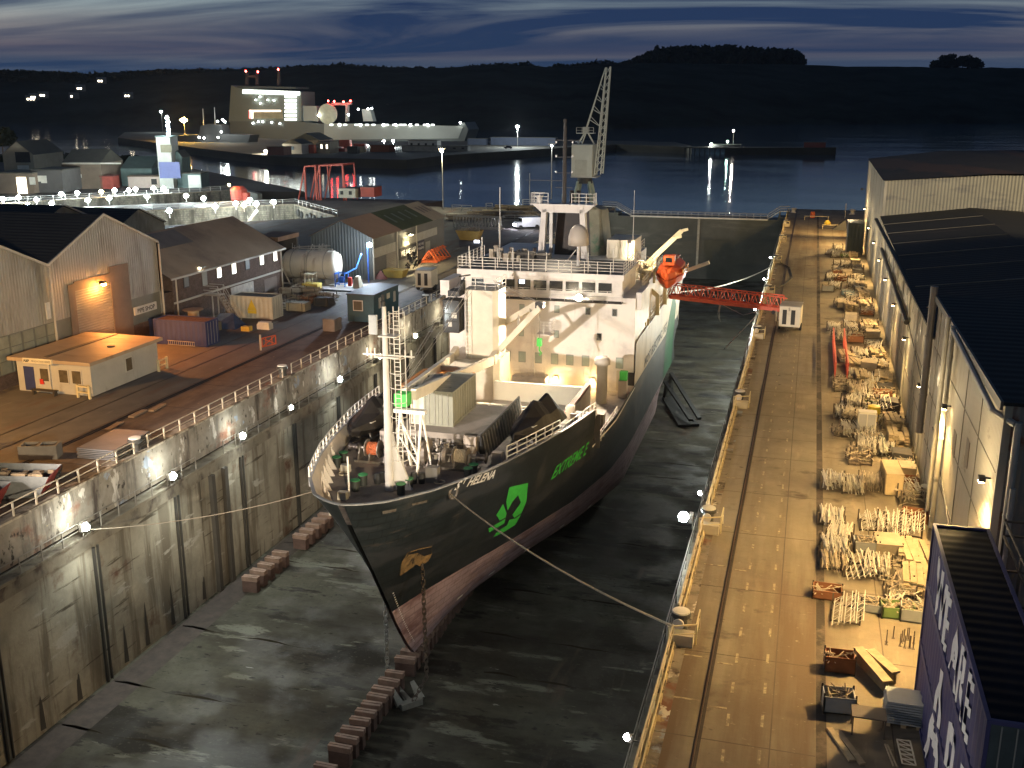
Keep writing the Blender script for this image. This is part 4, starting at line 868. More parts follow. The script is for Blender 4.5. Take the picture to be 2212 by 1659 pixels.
# cargo on deck (separate things) --------------------------------------------------
def container(loc, rz, L_, col, label, group=None, w=2.44, h=2.59, top=None, doors=True, doorcol=None, name='shipping_container', rib=.28):
    t = thing(name, loc, label, 'container', group, rz)
    m = mat('cont_'+'_'.join('%d' % int(c*1000) for c in col), col, .6, var=.15, scale=.6, layers=[(tuple(c*.6 for c in col), (.8, .8, .2), .58, .7)])
    mb = MB(); fr = .12
    for y in (0, w-fr):
        for z in (0, h-fr): mb.box(0, L_, y, y+fr, z, z+fr)
    for x in (0, L_-fr):
        for y in (0, w-fr): mb.box(x, x+fr, y, y+fr, fr, h-fr)
        for z in (0, h-fr): mb.box(x, x+fr, fr, w-fr, z, z+fr)
    mb.build('frame', m, t, world=False)
    # corrugated sides and roof
    n = max(6, int((L_-2*fr)/rib)); pr = []
    for k in range(n+1):
        x = fr+(L_-2*fr)*k/n; o = .035 if k % 2 else .085
        pr.append((x-.05, o)); pr.append((x+.05, o))
    for sd in (0, 1):
        vs = []
        for x, o in pr: y = o if sd == 0 else w-o; vs += [(x, y, fr), (x, y, h-fr)]
        MB()._add(vs, [(2*i, 2*i+1, 2*i+3, 2*i+2) for i in range(len(pr)-1)]).build('side_panel', m, t, world=False)
    vs = []
    for x, o in pr: vs += [(x, fr, h-.05-o*.3), (x, w-fr, h-.05-o*.3)]
    MB()._add(vs, [(2*i, 2*i+1, 2*i+3, 2*i+2) for i in range(len(pr)-1)]).build('roof_panel', top or m, t, world=False)
    MB().box(L_-.1, L_-.06, fr, w-fr, fr, h-fr).build('end_panel', m, t, world=False)
    dm = doorcol or m
    for sd in (0, 1):
        y0 = fr+sd*(w-2*fr)/2; y1 = y0+(w-2*fr)/2
        d = MB().box(.02, .07, y0+.01, y1-.01, fr, h-fr).build('door', dm, t, world=False)
        mb = MB()
        for yy in (y0+.25, y1-.28): mb.tube([(-.01, yy, .15), (-.01, yy, h-.15)], .022, 5)
        mb.build('locking_bar', gal, d, world=False)
    return t
c1 = container((-27.0, 67.6, hz), 0, 2.9, (.60, .54, .42), 'cream container with ribbed doors facing the bow on the forward hatch', w=5.0, h=2.5)
c2 = container((-24.9, 67.6, hz), R(90), 5.6, (.22, .22, .17), 'olive grey container standing lengthwise right of the cream one on the hatch', w=2.2, h=2.6)
c2.location = (-23.75, 67.55, hz)
gr_ = thing('yellow_spreader_frames', (-27, 77, 1.5), 'stack of orange-yellow steel frames behind the deck containers', 'steel frame')
mb = MB()
for k in range(4):
    z = 1.0+.45*k
    mb.bar((-30.2, 74.2, z), (-26.0, 74.2, z), .3, .25).bar((-30.2, 79.5, z), (-26.0, 79.5, z), .3, .25).bar((-30.2, 74.2, z), (-30.2, 79.5, z), .3, .25).bar((-26.0, 74.2, z), (-26.0, 79.5, z), .3, .25).bar((-28.1, 74.2, z), (-28.1, 79.5, z), .25, .2)
mb.build('frame_beam', mat('frame_orange', (.60, .26, .05), .6, var=.15), gr_)
MB().box(-30.4, -25.8, 74, 79.7, -.4, .87).build('timber_base', deckdark, gr_)

blackcloth = mat('black_boat_cover', (.014, .012, .011), .55, var=.3, bump=.5, bscale=3, spec=.4)
def covered_boat(loc, rz, L_, label):
    t = thing('covered_workboat', loc, label, 'boat', 'workboats under black covers on the foredeck', rz)
    vs = []; prof = [(0, .12, .9, 1.1), (.08, .55, .8, 1.5), (.25, 1.05, .7, 2.0), (.42, 1.2, .65, 2.75), (.5, 1.22, .65, 2.9), (.62, 1.22, .62, 2.6), (.8, 1.2, .6, 2.95), (.9, 1.18, .6, 2.3), (1.0, 1.1, .6, 1.5)]
    for f, w, zb, zt in prof:
        y = f*L_; vs += [(-w*.6, y, zb-.15), (-w, y, zb+.25), (-w*.75, y, zb+.25+(zt-zb)*.45), (-.12, y, zt), (.12, y, zt), (w*.75, y, zb+.25+(zt-zb)*.45), (w, y, zb+.25), (w*.6, y, zb-.15)]
    n = 8; fs = [(i*n+k, i*n+(k+1) % n, (i+1)*n+(k+1) % n, (i+1)*n+k) for i in range(len(prof)-1) for k in range(n)]; fs += [tuple(range(n)), tuple(range((len(prof)-1)*n, len(prof)*n))]
    MB()._add(vs, fs).build('cover', blackcloth, t, world=False, smooth=False)
    MB().box(.35, .9, L_*.22, L_*.31, 1.42, 1.46).build('cover_window', mat('clear_patch', (.6, .56, .48), .3), t, world=False)
    mb = MB(); mb.bar((-.7, 1.2, .15), (-.7, L_-.3, .15), .12).bar((.7, 1.2, .15), (.7, L_-.3, .15), .12).bar((0, -.4, .2), (0, 1.6, .2), .1)
    for y in (1.6, L_*.5, L_-.8): mb.bar((-.9, y, .2), (.9, y, .2), .12).bar((-.8, y, .2), (-.6, y, .7), .1).bar((.8, y, .2), (.6, y, .7), .1)
    mb.build('trailer_frame', mat('trailer_grey', (.22, .2, .18), .5, metal=.5), t, world=False)
    for x in (-.85, .85): MB().lathe((x, L_*.6, .3), [(.3, -.1), (.3, .1)], 12, 'x').build('wheel', blackr, t, world=False)
    return t
covered_boat((-19.5, 68.2, -.05), R(-14), 6.6, 'black covered workboat on a trailer near the port rail beside the walkway')
covered_boat((-30.9, 65.6, .05), R(-8), 6.8, 'black covered workboat on the left side of the foredeck behind the mast')

# foredeck gear: windlasses, bollards, box, capstans (part of the ship)
def windlass(cx, cy, flip):
    z = fdeck(cy)
    w = MB().box(cx-1.9, cx+1.9, cy-.5, cy+.5, z, z+.18).build('windlass', steel, SH)
    mb = MB()
    for x in (-1.7, -.9, .2, 1.2): mb._add([(cx+x, cy-.5, z+.18), (cx+x+.12, cy-.5, z+.18), (cx+x+.12, cy+.5, z+.18), (cx+x, cy+.5, z+.18), (cx+x, cy-.12, z+1.1), (cx+x+.12, cy-.12, z+1.1), (cx+x+.12, cy+.12, z+1.1), (cx+x, cy+.12, z+1.1)], [(0,3,2,1),(4,5,6,7),(0,1,5,4),(1,2,6,5),(2,3,7,6),(3,0,4,7)])
    mb.tube([(cx-2.1, cy, z+.95), (cx+2.1, cy, z+.95)], .1, 8); mb.build('bearing_stand', steel, w)
    s = -1 if flip else 1
    MB().lathe((cx+s*.65, cy, z+.95), [(.62, -.5), (.62, -.44), (.36, -.42), (.36, .42), (.62, .44), (.62, .5)], 18, 'x').build('cable_drum', steel, w, smooth=False)
    mb = MB()
    for k in range(7): mb.lathe((cx+s*.65-.36+.12*k, cy, z+.95), [(.42, -.05), (.47, 0), (.42, .05)], 14, 'x')
    mb.build('rope_coil', ropem if not flip else mat('red_rope', (.45, .13, .05), .9, var=.5, scale=5), w)
    MB().lathe((cx-s*.5, cy, z+.95), [(.5, -.18), (.62, 0), (.5, .18)], 16, 'x').build('chain_wheel', steel, w)
    MB().lathe((cx+s*2.1, cy, z+.95), [(.38, -.3), (.24, -.15), (.22, .2), (.4, .35)], 14, 'x').build('warping_head', mat('worn_dark_steel', (.06, .05, .045), .4, metal=.6), w, smooth=True)
    mb = MB(); random.seed(int(cx*7)); 
    for k in range(9): mb.cbox((cx+random.uniform(-1.6, 1.6), cy+.65+random.random()*.3, z+.4+random.random()*.6), (random.uniform(.12, .4), random.uniform(.15, .35), random.uniform(.2, .5)))
    mb.build('gearbox', mat('gear_cream', (.5, .45, .38), .5, var=.2, dirt=(.12, .07, .04), dirt_amt=.4), w)
windlass(-27.4, 63.1, True); windlass(-22.4, 63.2, False)
MB().lathe((-24.3, 63.4, .1), [(.2, -.2), (.95, -.15), (.95, .15), (.2, .2)], 22, 'x').push(None).build('gear_wheel', steel, SH).location = (0, 0, .85)
bg = mat('bollard_green_top', (.04, .22, .07), .6, var=.15)
for i, (x, y) in enumerate(((-30.0, 62.4), (-30.0, 61.3), (-26.8, 58.3), (-26.8, 57.1), (-23.7, 58.4), (-23.8, 57.3), (-20.6, 62.4), (-20.7, 61.5))):
    z = fdeck(y); w = MB().lathe((x, y, z), [(.26, 0), (.26, .62), (.32, .64), (.32, .70)], 14).build('bollard', mat('bollard_dark', (.03, .035, .03), .5), SH)
    MB().lathe((x, y, z+.70), [(.32, 0), (.32, .03)], 14).build('bollard_top', bg, w)
MB().box(-23.1, -22.3, 59.9, 60.5, .05, 1.15).build('winch_control', mat('control_grey', (.2, .19, .18), .5), SH)
mb = MB()
for x, y in ((-26.0, 58.8), (-25.75, 59.2), (-23.8, 59.6), (-23.3, 59.7)): mb.lathe((x, y, .1), [(.2, 0), (.24, .35), (.2, .75)], 10)
build_each(mb, 'mooring_bitts', blackr, SH)
mb = MB(); random.seed(2)
for k in range(5):
    c = (random.choice([-28.9, -20.9, -22, -27.8])+random.uniform(-.4, .4), random.uniform(59, 64)); mb.tube([(c[0]+.35*math.cos(a), c[1]+.35*math.sin(a), fdeck(c[1])+.05+.02*k) for a in [i*.6 for i in range(18)]], .045, 4)
build_each(mb, 'deck_rope', ropem, SH)
for x, y in ((-29.0, 60.5), (-26.9, 55.4), (-19.9, 66.2)): MB().cbox((x, y, fdeck(y)+.25), (.6, .4, .5)).build('fairlead', mat('fairlead_cream', (.6, .55, .45), .6, var=.1), SH)
mb = MB()
for k in range(16):
    Y = 52.5+1.35*k; 
    if Y > 62: break
    x = XC-hb(Y, .8)+.2; mb.ext([(x, Y, fdeck(Y)), (x+.55, Y+.15, fdeck(Y)), (x, Y, sheer(Y)-.1)], (0, .07, 0))
build_each(mb, 'bulwark_stay', MATS['bulwark_cream'], SH)

mb = MB(); random.seed(66)
for k in range(26):
    x, y = random.uniform(-27.5, -21.5), random.uniform(64.3, 65.6); z = fdeck(y)+random.random()*.5; mb.tube([(x, y, z), (x+random.uniform(-.5, .5), y+random.uniform(-.2, .2), z+random.uniform(.1, .9))], random.choice([.03, .05, .09]), 6)
build_each(mb, 'valve_gear', MATS['gear_cream'], SH)
for x, y, w_, h_ in ((-28.6, 66.8, .8, 1.2), (-19.7, 64.9, .7, .9), (-18.6, 67.6, .6, .8), (-29.6, 69.8, .9, 1.1), (-17.2, 77.2, .7, 1.3), (-16.6, 75.6, .5, 1.1)): MB().cbox((x, y, fdeck(y)+h_/2), (w_, w_*.7, h_)).build('deck_locker', MATS['locker_buff'], SH)
# anchor chains hanging to the dock floor, and the anchor
def chain(path, r, m, name, label, cat='chain'):
    mb = MB(); path = [Vector(p) for p in path]; k = 0
    for a, b2 in zip(path, path[1:]):
        L_ = (b2-a).length; n = int(L_/.34); d = (b2-a).normalized()
        for i in range(n):
            c = a+d*(i+.5)*L_/n; u = d.cross(Vector((0, 1, 0) if k % 2 else (1, 0, .2))).normalized()*.11
            mb.tube([c-d*.18+u, c+d*.18+u], r, 4).tube([c-d*.18-u, c+d*.18-u], r, 4).bar(c-d*.2-u, c-d*.2+u, r*2).bar(c+d*.2-u, c+d*.2+u, r*2); k += 1
    return mb.build(name, m, label=label, cat=cat)
chm = mat('chain_rusty', (.10, .075, .055), .7, var=.3)
q = ray_hull(893, 1215); p = on_hull(q[0], q[1], .35)
chain([p, (p.x+.2, p.y-.2, -12.4), (p.x-.6, p.y-1.2, -14.1)], .04, chm, 'anchor_chain', 'rusty anchor chain hanging straight down from the rust-stained pocket')
_b = G(828, 1458, -14.1); _e = G(850, 1478, -13.95)
chain([(_b.x-.1, _b.y+.3, -5.6), _b, _e], .045, mat('chain_pale', (.26, .26, .24), .6, var=.2), 'anchor_chain', 'pale anchor chain left of the bow running to the anchor on the floor')
_f = G(897, 1535, -14.2); _d = _f-_e
an = thing('anchor', (_e.x, _e.y, -14.2), 'worn ship anchor lying on the dock floor beside the keel blocks', 'anchor', rz=math.atan2(_d.y, _d.x)-math.pi/2)
am = mat('anchor_grey', (.24, .23, .19), .7, var=.25, scale=2)
MB().bar((0, 0, .35), (0, 2.6, .25), .28, .22).build('shank', am, an, world=False)
MB().box(-.75, .75, 2.4, 2.9, 0, .4)._add([(-1.0, 2.5, .1), (-.5, 2.5, .1), (-.6, 1.3, .9), (-.9, 1.3, .95), (-1.0, 2.7, .4), (-.5, 2.7, .4)], [(0, 1, 2, 3), (4, 5, 2, 3), (0, 4, 3), (1, 5, 2)])._add([(1.0, 2.5, .1), (.5, 2.5, .1), (.6, 1.3, .9), (.9, 1.3, .95), (1.0, 2.7, .4), (.5, 2.7, .4)], [(0, 1, 2, 3), (4, 5, 2, 3), (0, 4, 3), (1, 5, 2)]).build('flukes', am, an, world=False)

# mooring ropes
def rope(path, sag, r, label, m=ropem, name='mooring_rope'):
    a, b2 = Vector(path[0]), Vector(path[1]); pts = [a.lerp(b2, i/24)-Vector((0, 0, 4*sag*(i/24)*(1-i/24))) for i in range(25)]
    return MB().tube(pts, r, 6).build(name, m, label=label, cat='rope')
q = ray_hull(965, 1063); p = on_hull(q[0], q[1], .1)
rope((p, GX(1452, 1352, -4.2)), .6, .05, 'thick pale mooring rope from the bow to the near quay bollard')
rope((Vector((-14.9, 127, 1.6)), GX(1680, 568, -4.4)), 1.0, .08, 'pale mooring rope running from the stern past the red gangway to the quay', mat('rope_bright', (.62, .60, .52), .8, var=.1))
rope((Vector((-30.9, 60.5, -1.5)), Vector((-43.6, 52.8, -2.7))), .5, .03, 'thin slack line from the bow to the left gallery light', mat('line_dull', (.16, .13, .09), .9))
for yy in (0,): MB().tube([(-8.2, 118.5, -3.2), (-5.2, 124.5, -.4)], .07, 6).build('fender_pole', mat('pole_white', (.25, .25, .23), .5), label='short white pole slanting from the quay wall beside the gangway', cat='pole')

# the ship lies half a degree across the dock: turn it and everything resting on it together
_c = Vector((XC, 100, 0)); _a = R(.45)
for o in [k for k in bpy.data.objects if k.parent is None and k.get('category') in ('ship', 'lifeboat', 'container', 'steel frame', 'boat', 'chain') and (k.location-_c).length < 80]:
    v = Vector(o.location)-_c; v.rotate(Quaternion((0, 0, 1), _a)); o.location = v+_c; o.rotation_euler.z += _a

# ================================================================== left yard
clad = mat('cladding_grey', (.30, .285, .235), .6, var=.1, scale=.3, pattern='riby', pscale=.35, bump=.5, layers=[((.13, .115, .09), (.3, .3, .08), .52, .7)])
clad_lo = mat('cladding_panel', (.17, .165, .13), .7, var=.15, scale=.6)
roofd = mat('roof_black_sheet', (.022, .021, .02), .85, var=.25, scale=.4, pattern='riby', pscale=.5, bump=.4)
rooft = mat('roof_tan_sheet', (.36, .265, .175), .8, var=.12, scale=.3, pattern='riby', pscale=.3, bump=.5, layers=[((.17, .125, .09), (.1, .1, .1), .5, .7)])
trimw = mat('trim_pale', (.45, .42, .36), .6, var=.1)
doorg = mat('roller_door_grey', (.22, .20, .17), .6, var=.1, scale=.5, pattern='ribz', pscale=.25, bump=.5)
brick = mat('brick_brown', (.13, .085, .065), .9, var=.25, scale=1.5, pattern='brick', pscale=2.2, bump=.2)
sodium = glow('sodium_lamp_glass', (1., .42, .08), 300.)
coolg = glow('cool_lamp_glass', (.85, .98, 1.), 110.)
warmw = glow('warm_white_lamp_glass', (1., .84, .5), 200.)
blacktxt = mat('sign_black', (.02, .02, .02), .6); whitetxt = mat('sign_white_letters', (.7, .7, .66), .6)

t = thing('workshop_building', (-66, 79, 0), 'twin-gabled pale grey workshop with tall roller door under an orange lamp', 'workshop')
for k, y0 in enumerate((78.8, 61.8)):
    y1 = y0+17; ym = (y0+y1)/2; e, ap = 9.8, 13.5
    g = MB().ext([(-66, y0+.02, 4.6), (-66, y1-.02, 4.6), (-66, y1-.02, e), (-66, ym, ap), (-66, y0+.02, e)], (-.3, 0, 0)).build('gable_wall', clad, t)
    MB().ext([(-65.98, y0, e-.1), (-65.98, ym, ap-.1), (-65.98, y1, e-.1), (-65.98, y1, e+.12), (-65.98, ym, ap+.14), (-65.98, y0, e+.12)], (.12, 0, 0)).build('verge_trim', trimw, t)
    MB()._add([(-66.2, y0, e+.02), (-66.2, ym, ap+.02), (-96, ym, ap+.02), (-96, y0, e+.02), (-66.2, y1, e+.02), (-96, y1, e+.02)], [(0, 1, 2, 3), (1, 4, 5, 2)]).build('roof', roofd, t)
    MB().box(-66.3, -66.1, y0, y1, 0, 4.6).build('lower_wall', clad_lo, t)
MB().box(-96, -66, 95.5, 95.8, 0, 9.8).build('side_wall', clad, t)
MB().box(-66.12, -66.0, 61.8, 95.8, .9 if False else 0, 1.2).build('brick_plinth', brick, t)
mb = MB()
for k in range(6):
    y = 70.2+1.55*k
    for zz in (1.3, 2.4, 3.5): mb.box(-66.1, -66.04, y, y+1.25, zz, zz+1.0)
build_each(mb, 'translucent_panel', mat('panel_olive', (.24, .24, .18), .35, var=.2, scale=1), t)
MB().box(-66.04, -65.9, 81.1, 82.0, 0, 7.6).box(-66.04, -65.9, 87.3, 90.3, 0, 8.4).box(-66.04, -65.9, 82.0, 87.3, 6.9, 7.8).build('door_surround', mat('surround_brown', (.16, .12, .085), .7, var=.15), t)
MB().box(-66.0, -65.95, 82.0, 87.3, 0, 6.9).build('roller_door', doorg, t)
mb = MB()
for y in (78.8, 95.7): mb.tube([(-65.85, y, 9.6), (-65.85, y, 0)], .1, 8)
build_each(mb, 'downpipe', trimw, t)
MB().box(-65.98, -65.86, 77.9, 78.4, 5.0, 6.5).build('vent_louvre', mat('louvre_white', (.6, .58, .52), .5), t)
MB().box(-65.98, -65.82, 90.6, 94.4, 2.9, 3.7).build('sign_board', mat('sign_white', (.55, .52, .46), .6), t)
flat_text('PIPE SHOP', .62, (-65.8, 91.0, 3.08), (0, 1, 0), (0, 0, 1), 'sign_lettering', blacktxt, t, width=3.0, bold=.015)
MB().box(-65.98, -65.9, 92.9, 93.8, 0, 2.1).build('door', mat('door_dark_blue', (.03, .045, .10), .5), t)
MB().box(-65.98, -65.92, 90.3, 95.7, 0, 1.9).build('brick_panel', brick, t)
f = MB().bar((-65.95, 85.2, 7.2), (-65.3, 85.2, 7.4), .08).cbox((-65.2, 85.2, 7.25), (.5, .45, .25)).build('wall_lamp', blackr, t)
MB().lathe((-65.1, 85.2, 7.05), [(.1, -.12), (.22, -.06), (.22, .06)], 12).build('lamp_glass', sodium, f)
lamp('SPOT', f, (-64.95, 85.2, 6.85), 5200, (1., .32, .06), to=(-57, 86.5, 0), size=.2, angle=150, blend=.8)
lamp('POINT', f, (-65.3, 85.2, 6.8), 420, (1., .36, .07), size=.2)

def gable_shed(name, x0, x1, y0, y1, e, ap, wallm_, roofm_, label, axis='x', cat='shed'):
    t = thing(name, ((x0+x1)/2, (y0+y1)/2, 0), label, cat)
    if axis == 'x':
        ym = (y0+y1)/2
        for x in (x0, x1-.2): MB().ext([(x, y0, 0), (x, y1, 0), (x, y1, e), (x, ym, ap), (x, y0, e)], (.2, 0, 0)).build('gable_wall', wallm_, t)
        for y in (y0, y1-.2): MB().box(x0+.2, x1-.2, y, y+.2, 0, e).build('side_wall', wallm_, t)
        MB()._add([(x0-.3, y0-.3, e-.1), (x0-.3, ym, ap+.05), (x1+.3, ym, ap+.05), (x1+.3, y0-.3, e-.1), (x0-.3, y1+.3, e-.1), (x1+.3, y1+.3, e-.1)], [(0, 1, 2, 3), (1, 4, 5, 2)]).build('roof', roofm_, t)
    return t
for x, y, ym, e, ap, lab in ((-97, 112, 120, 7.5, 10.6, 'black-roofed shed behind the twin-gabled workshop, left of the two'), (-97, 130, 136.5, 6.0, 8.6, 'dark blue-roofed shed behind the tan-roofed brick building')):
    s_ = gable_shed('storage_shed', x-38, x, y, 2*ym-y, e, ap, clad, roofd, lab)
    MB().ext([(x+.32, 2*ym-y, e-.1), (x+.32, ym, ap), (x+.32, ym, ap+.25), (x+.32, 2*ym-y, e+.15)], (.1, 0, 0)).build('verge_trim', trimw, s_)

# brick office block with tan roof
t = thing('brick_building', (-66, 111, 0), 'two-storey brown brick building with a wide tan sheet roof and roof window', 'building')
BY0, BY1 = 97.8, 122.5
MB().box(-80, -66, BY0, BY1, 0, 5.75).build('wall', brick, t)
MB().ext([(-66.3, BY1-.1, 5.7), (-80, BY1-.1, 5.7), (-73, BY1-.1, 9.5)], (0, -.25, 0)).ext([(-66.3, BY0+.3, 5.7), (-80, BY0+.3, 5.7), (-73, BY0+.3, 9.5)], (0, -.25, 0)).build('gable_wall', brick, t)
MB()._add([(-65.5, BY0-.8, 5.65), (-65.5, BY1+.5, 5.65), (-73, BY1+.5, 9.6), (-73, BY0-.8, 9.6), (-80.5, BY0-.8, 5.65), (-80.5, BY1+.5, 5.65)], [(0, 1, 2, 3), (3, 2, 5, 4)]).build('roof', rooft, t)
MB().box(-65.6, -65.45, BY0-.8, BY1+.5, 5.5, 5.7).build('gutter', trimw, t)
def slope(x): return 9.62-(x+73)*3.95/7.5
MB()._add([(-72.6, 101.2, slope(-72.6)+.05), (-70.0, 101.2, slope(-70)+.05), (-70.0, 108.8, slope(-70)+.05), (-72.6, 108.8, slope(-72.6)+.05)], [(0, 1, 2, 3)]).build('roof_window', mat('rooflight_grey', (.15, .125, .10), .5, var=.2), t)
litw = glow('lit_office_window', (1., .95, .78), 2.2)
def bw(x, y, kind):
    p = GX(x, y, -65.95); f = MB().box(-65.99, -65.93, p.y-.55, p.y+.55, p.z-.85, p.z+.85).build('window', mat('window_frame_dark', (.05, .045, .04), .6), t)
    MB().box(-65.93, -65.90, p.y-.42, p.y+.42, p.z-.72, p.z+.72).build('pane', {0: mat('window_grey', (.16, .17, .17), .3, var=.2), 1: litw}[kind], f)
for x, y, k in ((402, 605, 0), (473, 586, 1), (505, 578, 1), (534, 568, 0), (565, 559, 1), (594, 551, 1)): bw(x, y, k)
p = GX(442, 594, -65.9); MB().box(-65.97, -65.9, p.y-.5, p.y+.5, p.z-1.2, p.z+1.0).build('door', mat('door_grey', (.25, .24, .2), .6), t)
MB().lathe((-65.85, p.y-1.0, p.z+.9), [(.08, -.1), (.12, .1)], 8).build('door_lamp', glow('door_lamp', (1, .9, .7), 30.), t)
MB().box(-66, -65.86, BY0, BY1, 2.75, 2.95).build('string_course', trimw, t)
for y in (BY0+.4, BY1-.4): MB().tube([(-65.8, y, 5.5), (-65.8, y, 0)], .09, 8).build('downpipe', trimw, t)
MB().box(-65.97, -65.88, 109.5, 114.8, 0, 2.6).build('roller_door', mat('whitewashed_door', (.50, .47, .42), .7, var=.3, scale=1.2), t)
MB().box(-65.97, -65.9, 117.5, 120.8, 0, 2.3).build('roller_door', mat('brown_door', (.14, .10, .08), .7), t)
MB().box(-72, -66.1, 95.9, 97.75, 0, 4.2).build('brick_lean_to', brick, t)

# gangway stair to the upper door
t = thing('access_stair', (-63, 102, 0), 'grey steel access stair with handrails leading down from the brick building door', 'stair')
mb = MB()
for s_ in (0, 1.1):
    mb.bar((-65.5+0, 103.2+s_, 2.9), (-63.8, 103.2+s_, 2.9), .12).bar((-63.8, 103.2+s_, 2.9), (-60.6, 101.2+s_, .1), .12, .2)
for k in range(11): u = k/10; mb.box(-63.8+3.2*u-.15, -63.8+3.2*u+.15, 103.2-2*u, 104.3-2*u, 2.85-2.75*u, 2.9-2.75*u)
mb.box(-65.8, -63.7, 103.0, 104.5, 2.85, 2.92)
mb.build('stair_flight', gal, t)
mb = MB()
for s_ in (0, 1.1):
    for h in (.55, 1.05): mb.tube([(-65.6, 103.1+s_*1.2, 2.9+h), (-63.8, 103.1+s_*1.2, 2.9+h), (-60.6, 101.1+s_*1.2, .1+h)], .03, 5)
    for u in (0, .33, .66, 1): mb.bar((-63.8+3.2*u, 103.15-2*u+s_*1.1, 2.9-2.8*u), (-63.8+3.2*u, 103.15-2*u+s_*1.1, 3.95-2.8*u), .05)
mb.build('handrail', trimw, t)
for x, y in ((-63.8, 103.1), (-63.8, 104.5), (-65.4, 104.5)): MB().bar((x, y, 0), (x, y, 2.9), .12).build('leg', gal, t)

# works office cabin
t = thing('site_office', (-60.8, 76.8, 0), 'single-storey pale cabin with overhanging flat roof standing before the workshop', 'cabin')
cab = mat('cabin_render', (.40, .38, .33), .75, var=.1, scale=.6, layers=[((.25, .22, .17), (.8, .8, .2), .58, .72)])
MB().box(-64.6, -57.2, 72.0, 81.5, 0, 2.75).build('wall', cab, t)
MB().box(-65.1, -56.8, 71.5, 81.9, 2.75, 3.05).build('roof', mat('cabin_roof_tan', (.36, .27, .18), .6, var=.15, scale=.3, layers=[((.22, .15, .09), (.15, .5, 1), .55, .7)]), t)
MB().box(-61.9, -61.5, 72.2, 81.8, 3.05, 3.12).build('roof_seam', mat('seam_dark', (.12, .09, .06), .6), t)
MB().lathe((-58.9, 77.2, 3.05), [(.35, 0), (.35, .1)], 12).build('roof_vent', blackr, t)
MB().box(-63.9, -62.9, 71.93, 72, .1, 2.2).build('door', mat('office_door_blue', (.03, .04, .12), .5), t)
for x in (-61.8, -59.9, -58.6):
    f = MB().box(x-.5, x+.5, 71.93, 72, .95, 2.2).build('window', trimw, t)
    MB().box(x-.42, x+.42, 71.90, 71.93, 1.03, 2.12).build('pane', mat('office_glass', (.10, .08, .05), .2, var=.3, scale=2), f)
f = MB().box(-57.2, -57.13, 76.6, 77.6, .95, 2.25).build('window', trimw, t)
MB().box(-57.13, -57.1, 76.7, 77.5, 1.05, 2.15).build('pane', MATS['office_glass'], f)
MB().box(-63.4, -60.5, 71.38, 71.5, 2.68, 3.12).build('sign_board', mat('sign_cream', (.62, .55, .38), .6), t)
flat_text('A&P', .32, (-63.3, 71.36, 2.78), (1, 0, 0), (0, 0, 1), 'sign_lettering', blacktxt, t, bold=.012)
flat_text('PRODUCTION OFFICE', .22, (-62.5, 71.36, 2.81), (1, 0, 0), (0, 0, 1), 'sign_lettering', blacktxt, t, width=1.9)
MB().box(-61.35, -61.2, 71.85, 72, 0, 2.7).build('corner_trim', trimw, t)
MB().box(-62.3, -61.95, 71.85, 71.98, .75, 1.2).build('fire_box', mat('fire_red', (.5, .03, .02), .5), t)
def guard(name, x0, y0, x1, y1, label):
    t = thing(name, (x0, y0, 0), label, 'guard rail'); m = mat('guard_cream', (.62, .52, .30), .6, var=.15)
    a, b2 = Vector((x0, y0, 0)), Vector((x1, y1, 0)); MB().bar(a+Vector((0, 0, 1)), b2+Vector((0, 0, 1)), .12).bar(a+Vector((0, 0, .5)), b2+Vector((0, 0, .5)), .1).build('rail', m, t)
    for k in (0, 1): q = a.lerp(b2, k); MB().bar(q, q+Vector((0, 0, 1.15)), .18).build('post', m, t)
guard('guard_rail', -58.2, 71.4, -56.9, 71.2, 'cream guard rail at the front corner of the pale cabin')
guard('guard_rail', -56.8, 80.9, -56.8, 82.2, 'cream guard rail at the back corner of the pale cabin')
guard('guard_rail', -66.6, 70.2, -65.3, 70.2, 'cream guard rail against the workshop wall at the left')
o = MB().box(-62.6, -60.2, 71.0, 71.5, .38, .46).box(-62.5, -62.4, 71.05, 71.45, 0, .38).box(-60.4, -60.3, 71.05, 71.45, 0, .38).build('bench', mat('bench_dark', (.05, .04, .03), .7), label='low dark bench below the cabin windows', cat='bench')

bluec = container((-64, 90.9, 0), 0, 6.06, (.03, .04, .12), 'dark blue shipping container with a rusty roof beside the workshop door', top=mat('rusty_roof', (.10, .055, .035), .8, var=.3, scale=.8))
bluec.location = (-57.95, 93.35, 0); bluec.rotation_euler = (0, 0, R(180))
lad = MB()
for z in (.0, .4): lad.bar((-62.2, 90.5, .15+z), (-59.0, 90.4, .15+z), .06)
for k in range(14): lad.bar((-62.1+.23*k, 90.5, .15), (-62.1+.23*k, 90.5, .55), .035)
lad.build('ladder', gal, label='aluminium ladder lying on its side before the dark blue container', cat='ladder')
ek = container((-58.2, 107.7, 0), R(180), 5.4, (.52, .50, .42), 'white equipment container with a yellow warning triangle and black roof', top=blackr, name='equipment_container')
tri = MB(); tri.ext([(-61.4, 105.22, .95), (-60.2, 105.22, .95), (-60.8, 105.22, 2.2)], (0, -.04, 0)).build('warning_triangle', mat('warning_yellow', (.65, .48, .05), .5), None, label='yellow warning triangle fixed to the white equipment container', cat='sign')
MB().box(-61.35, -60.25, 105.19, 105.22, .6, .92).build('warning_plate', MATS['warning_yellow'], tri if False else None, label='yellow plate below the warning triangle on the white container', cat='sign')

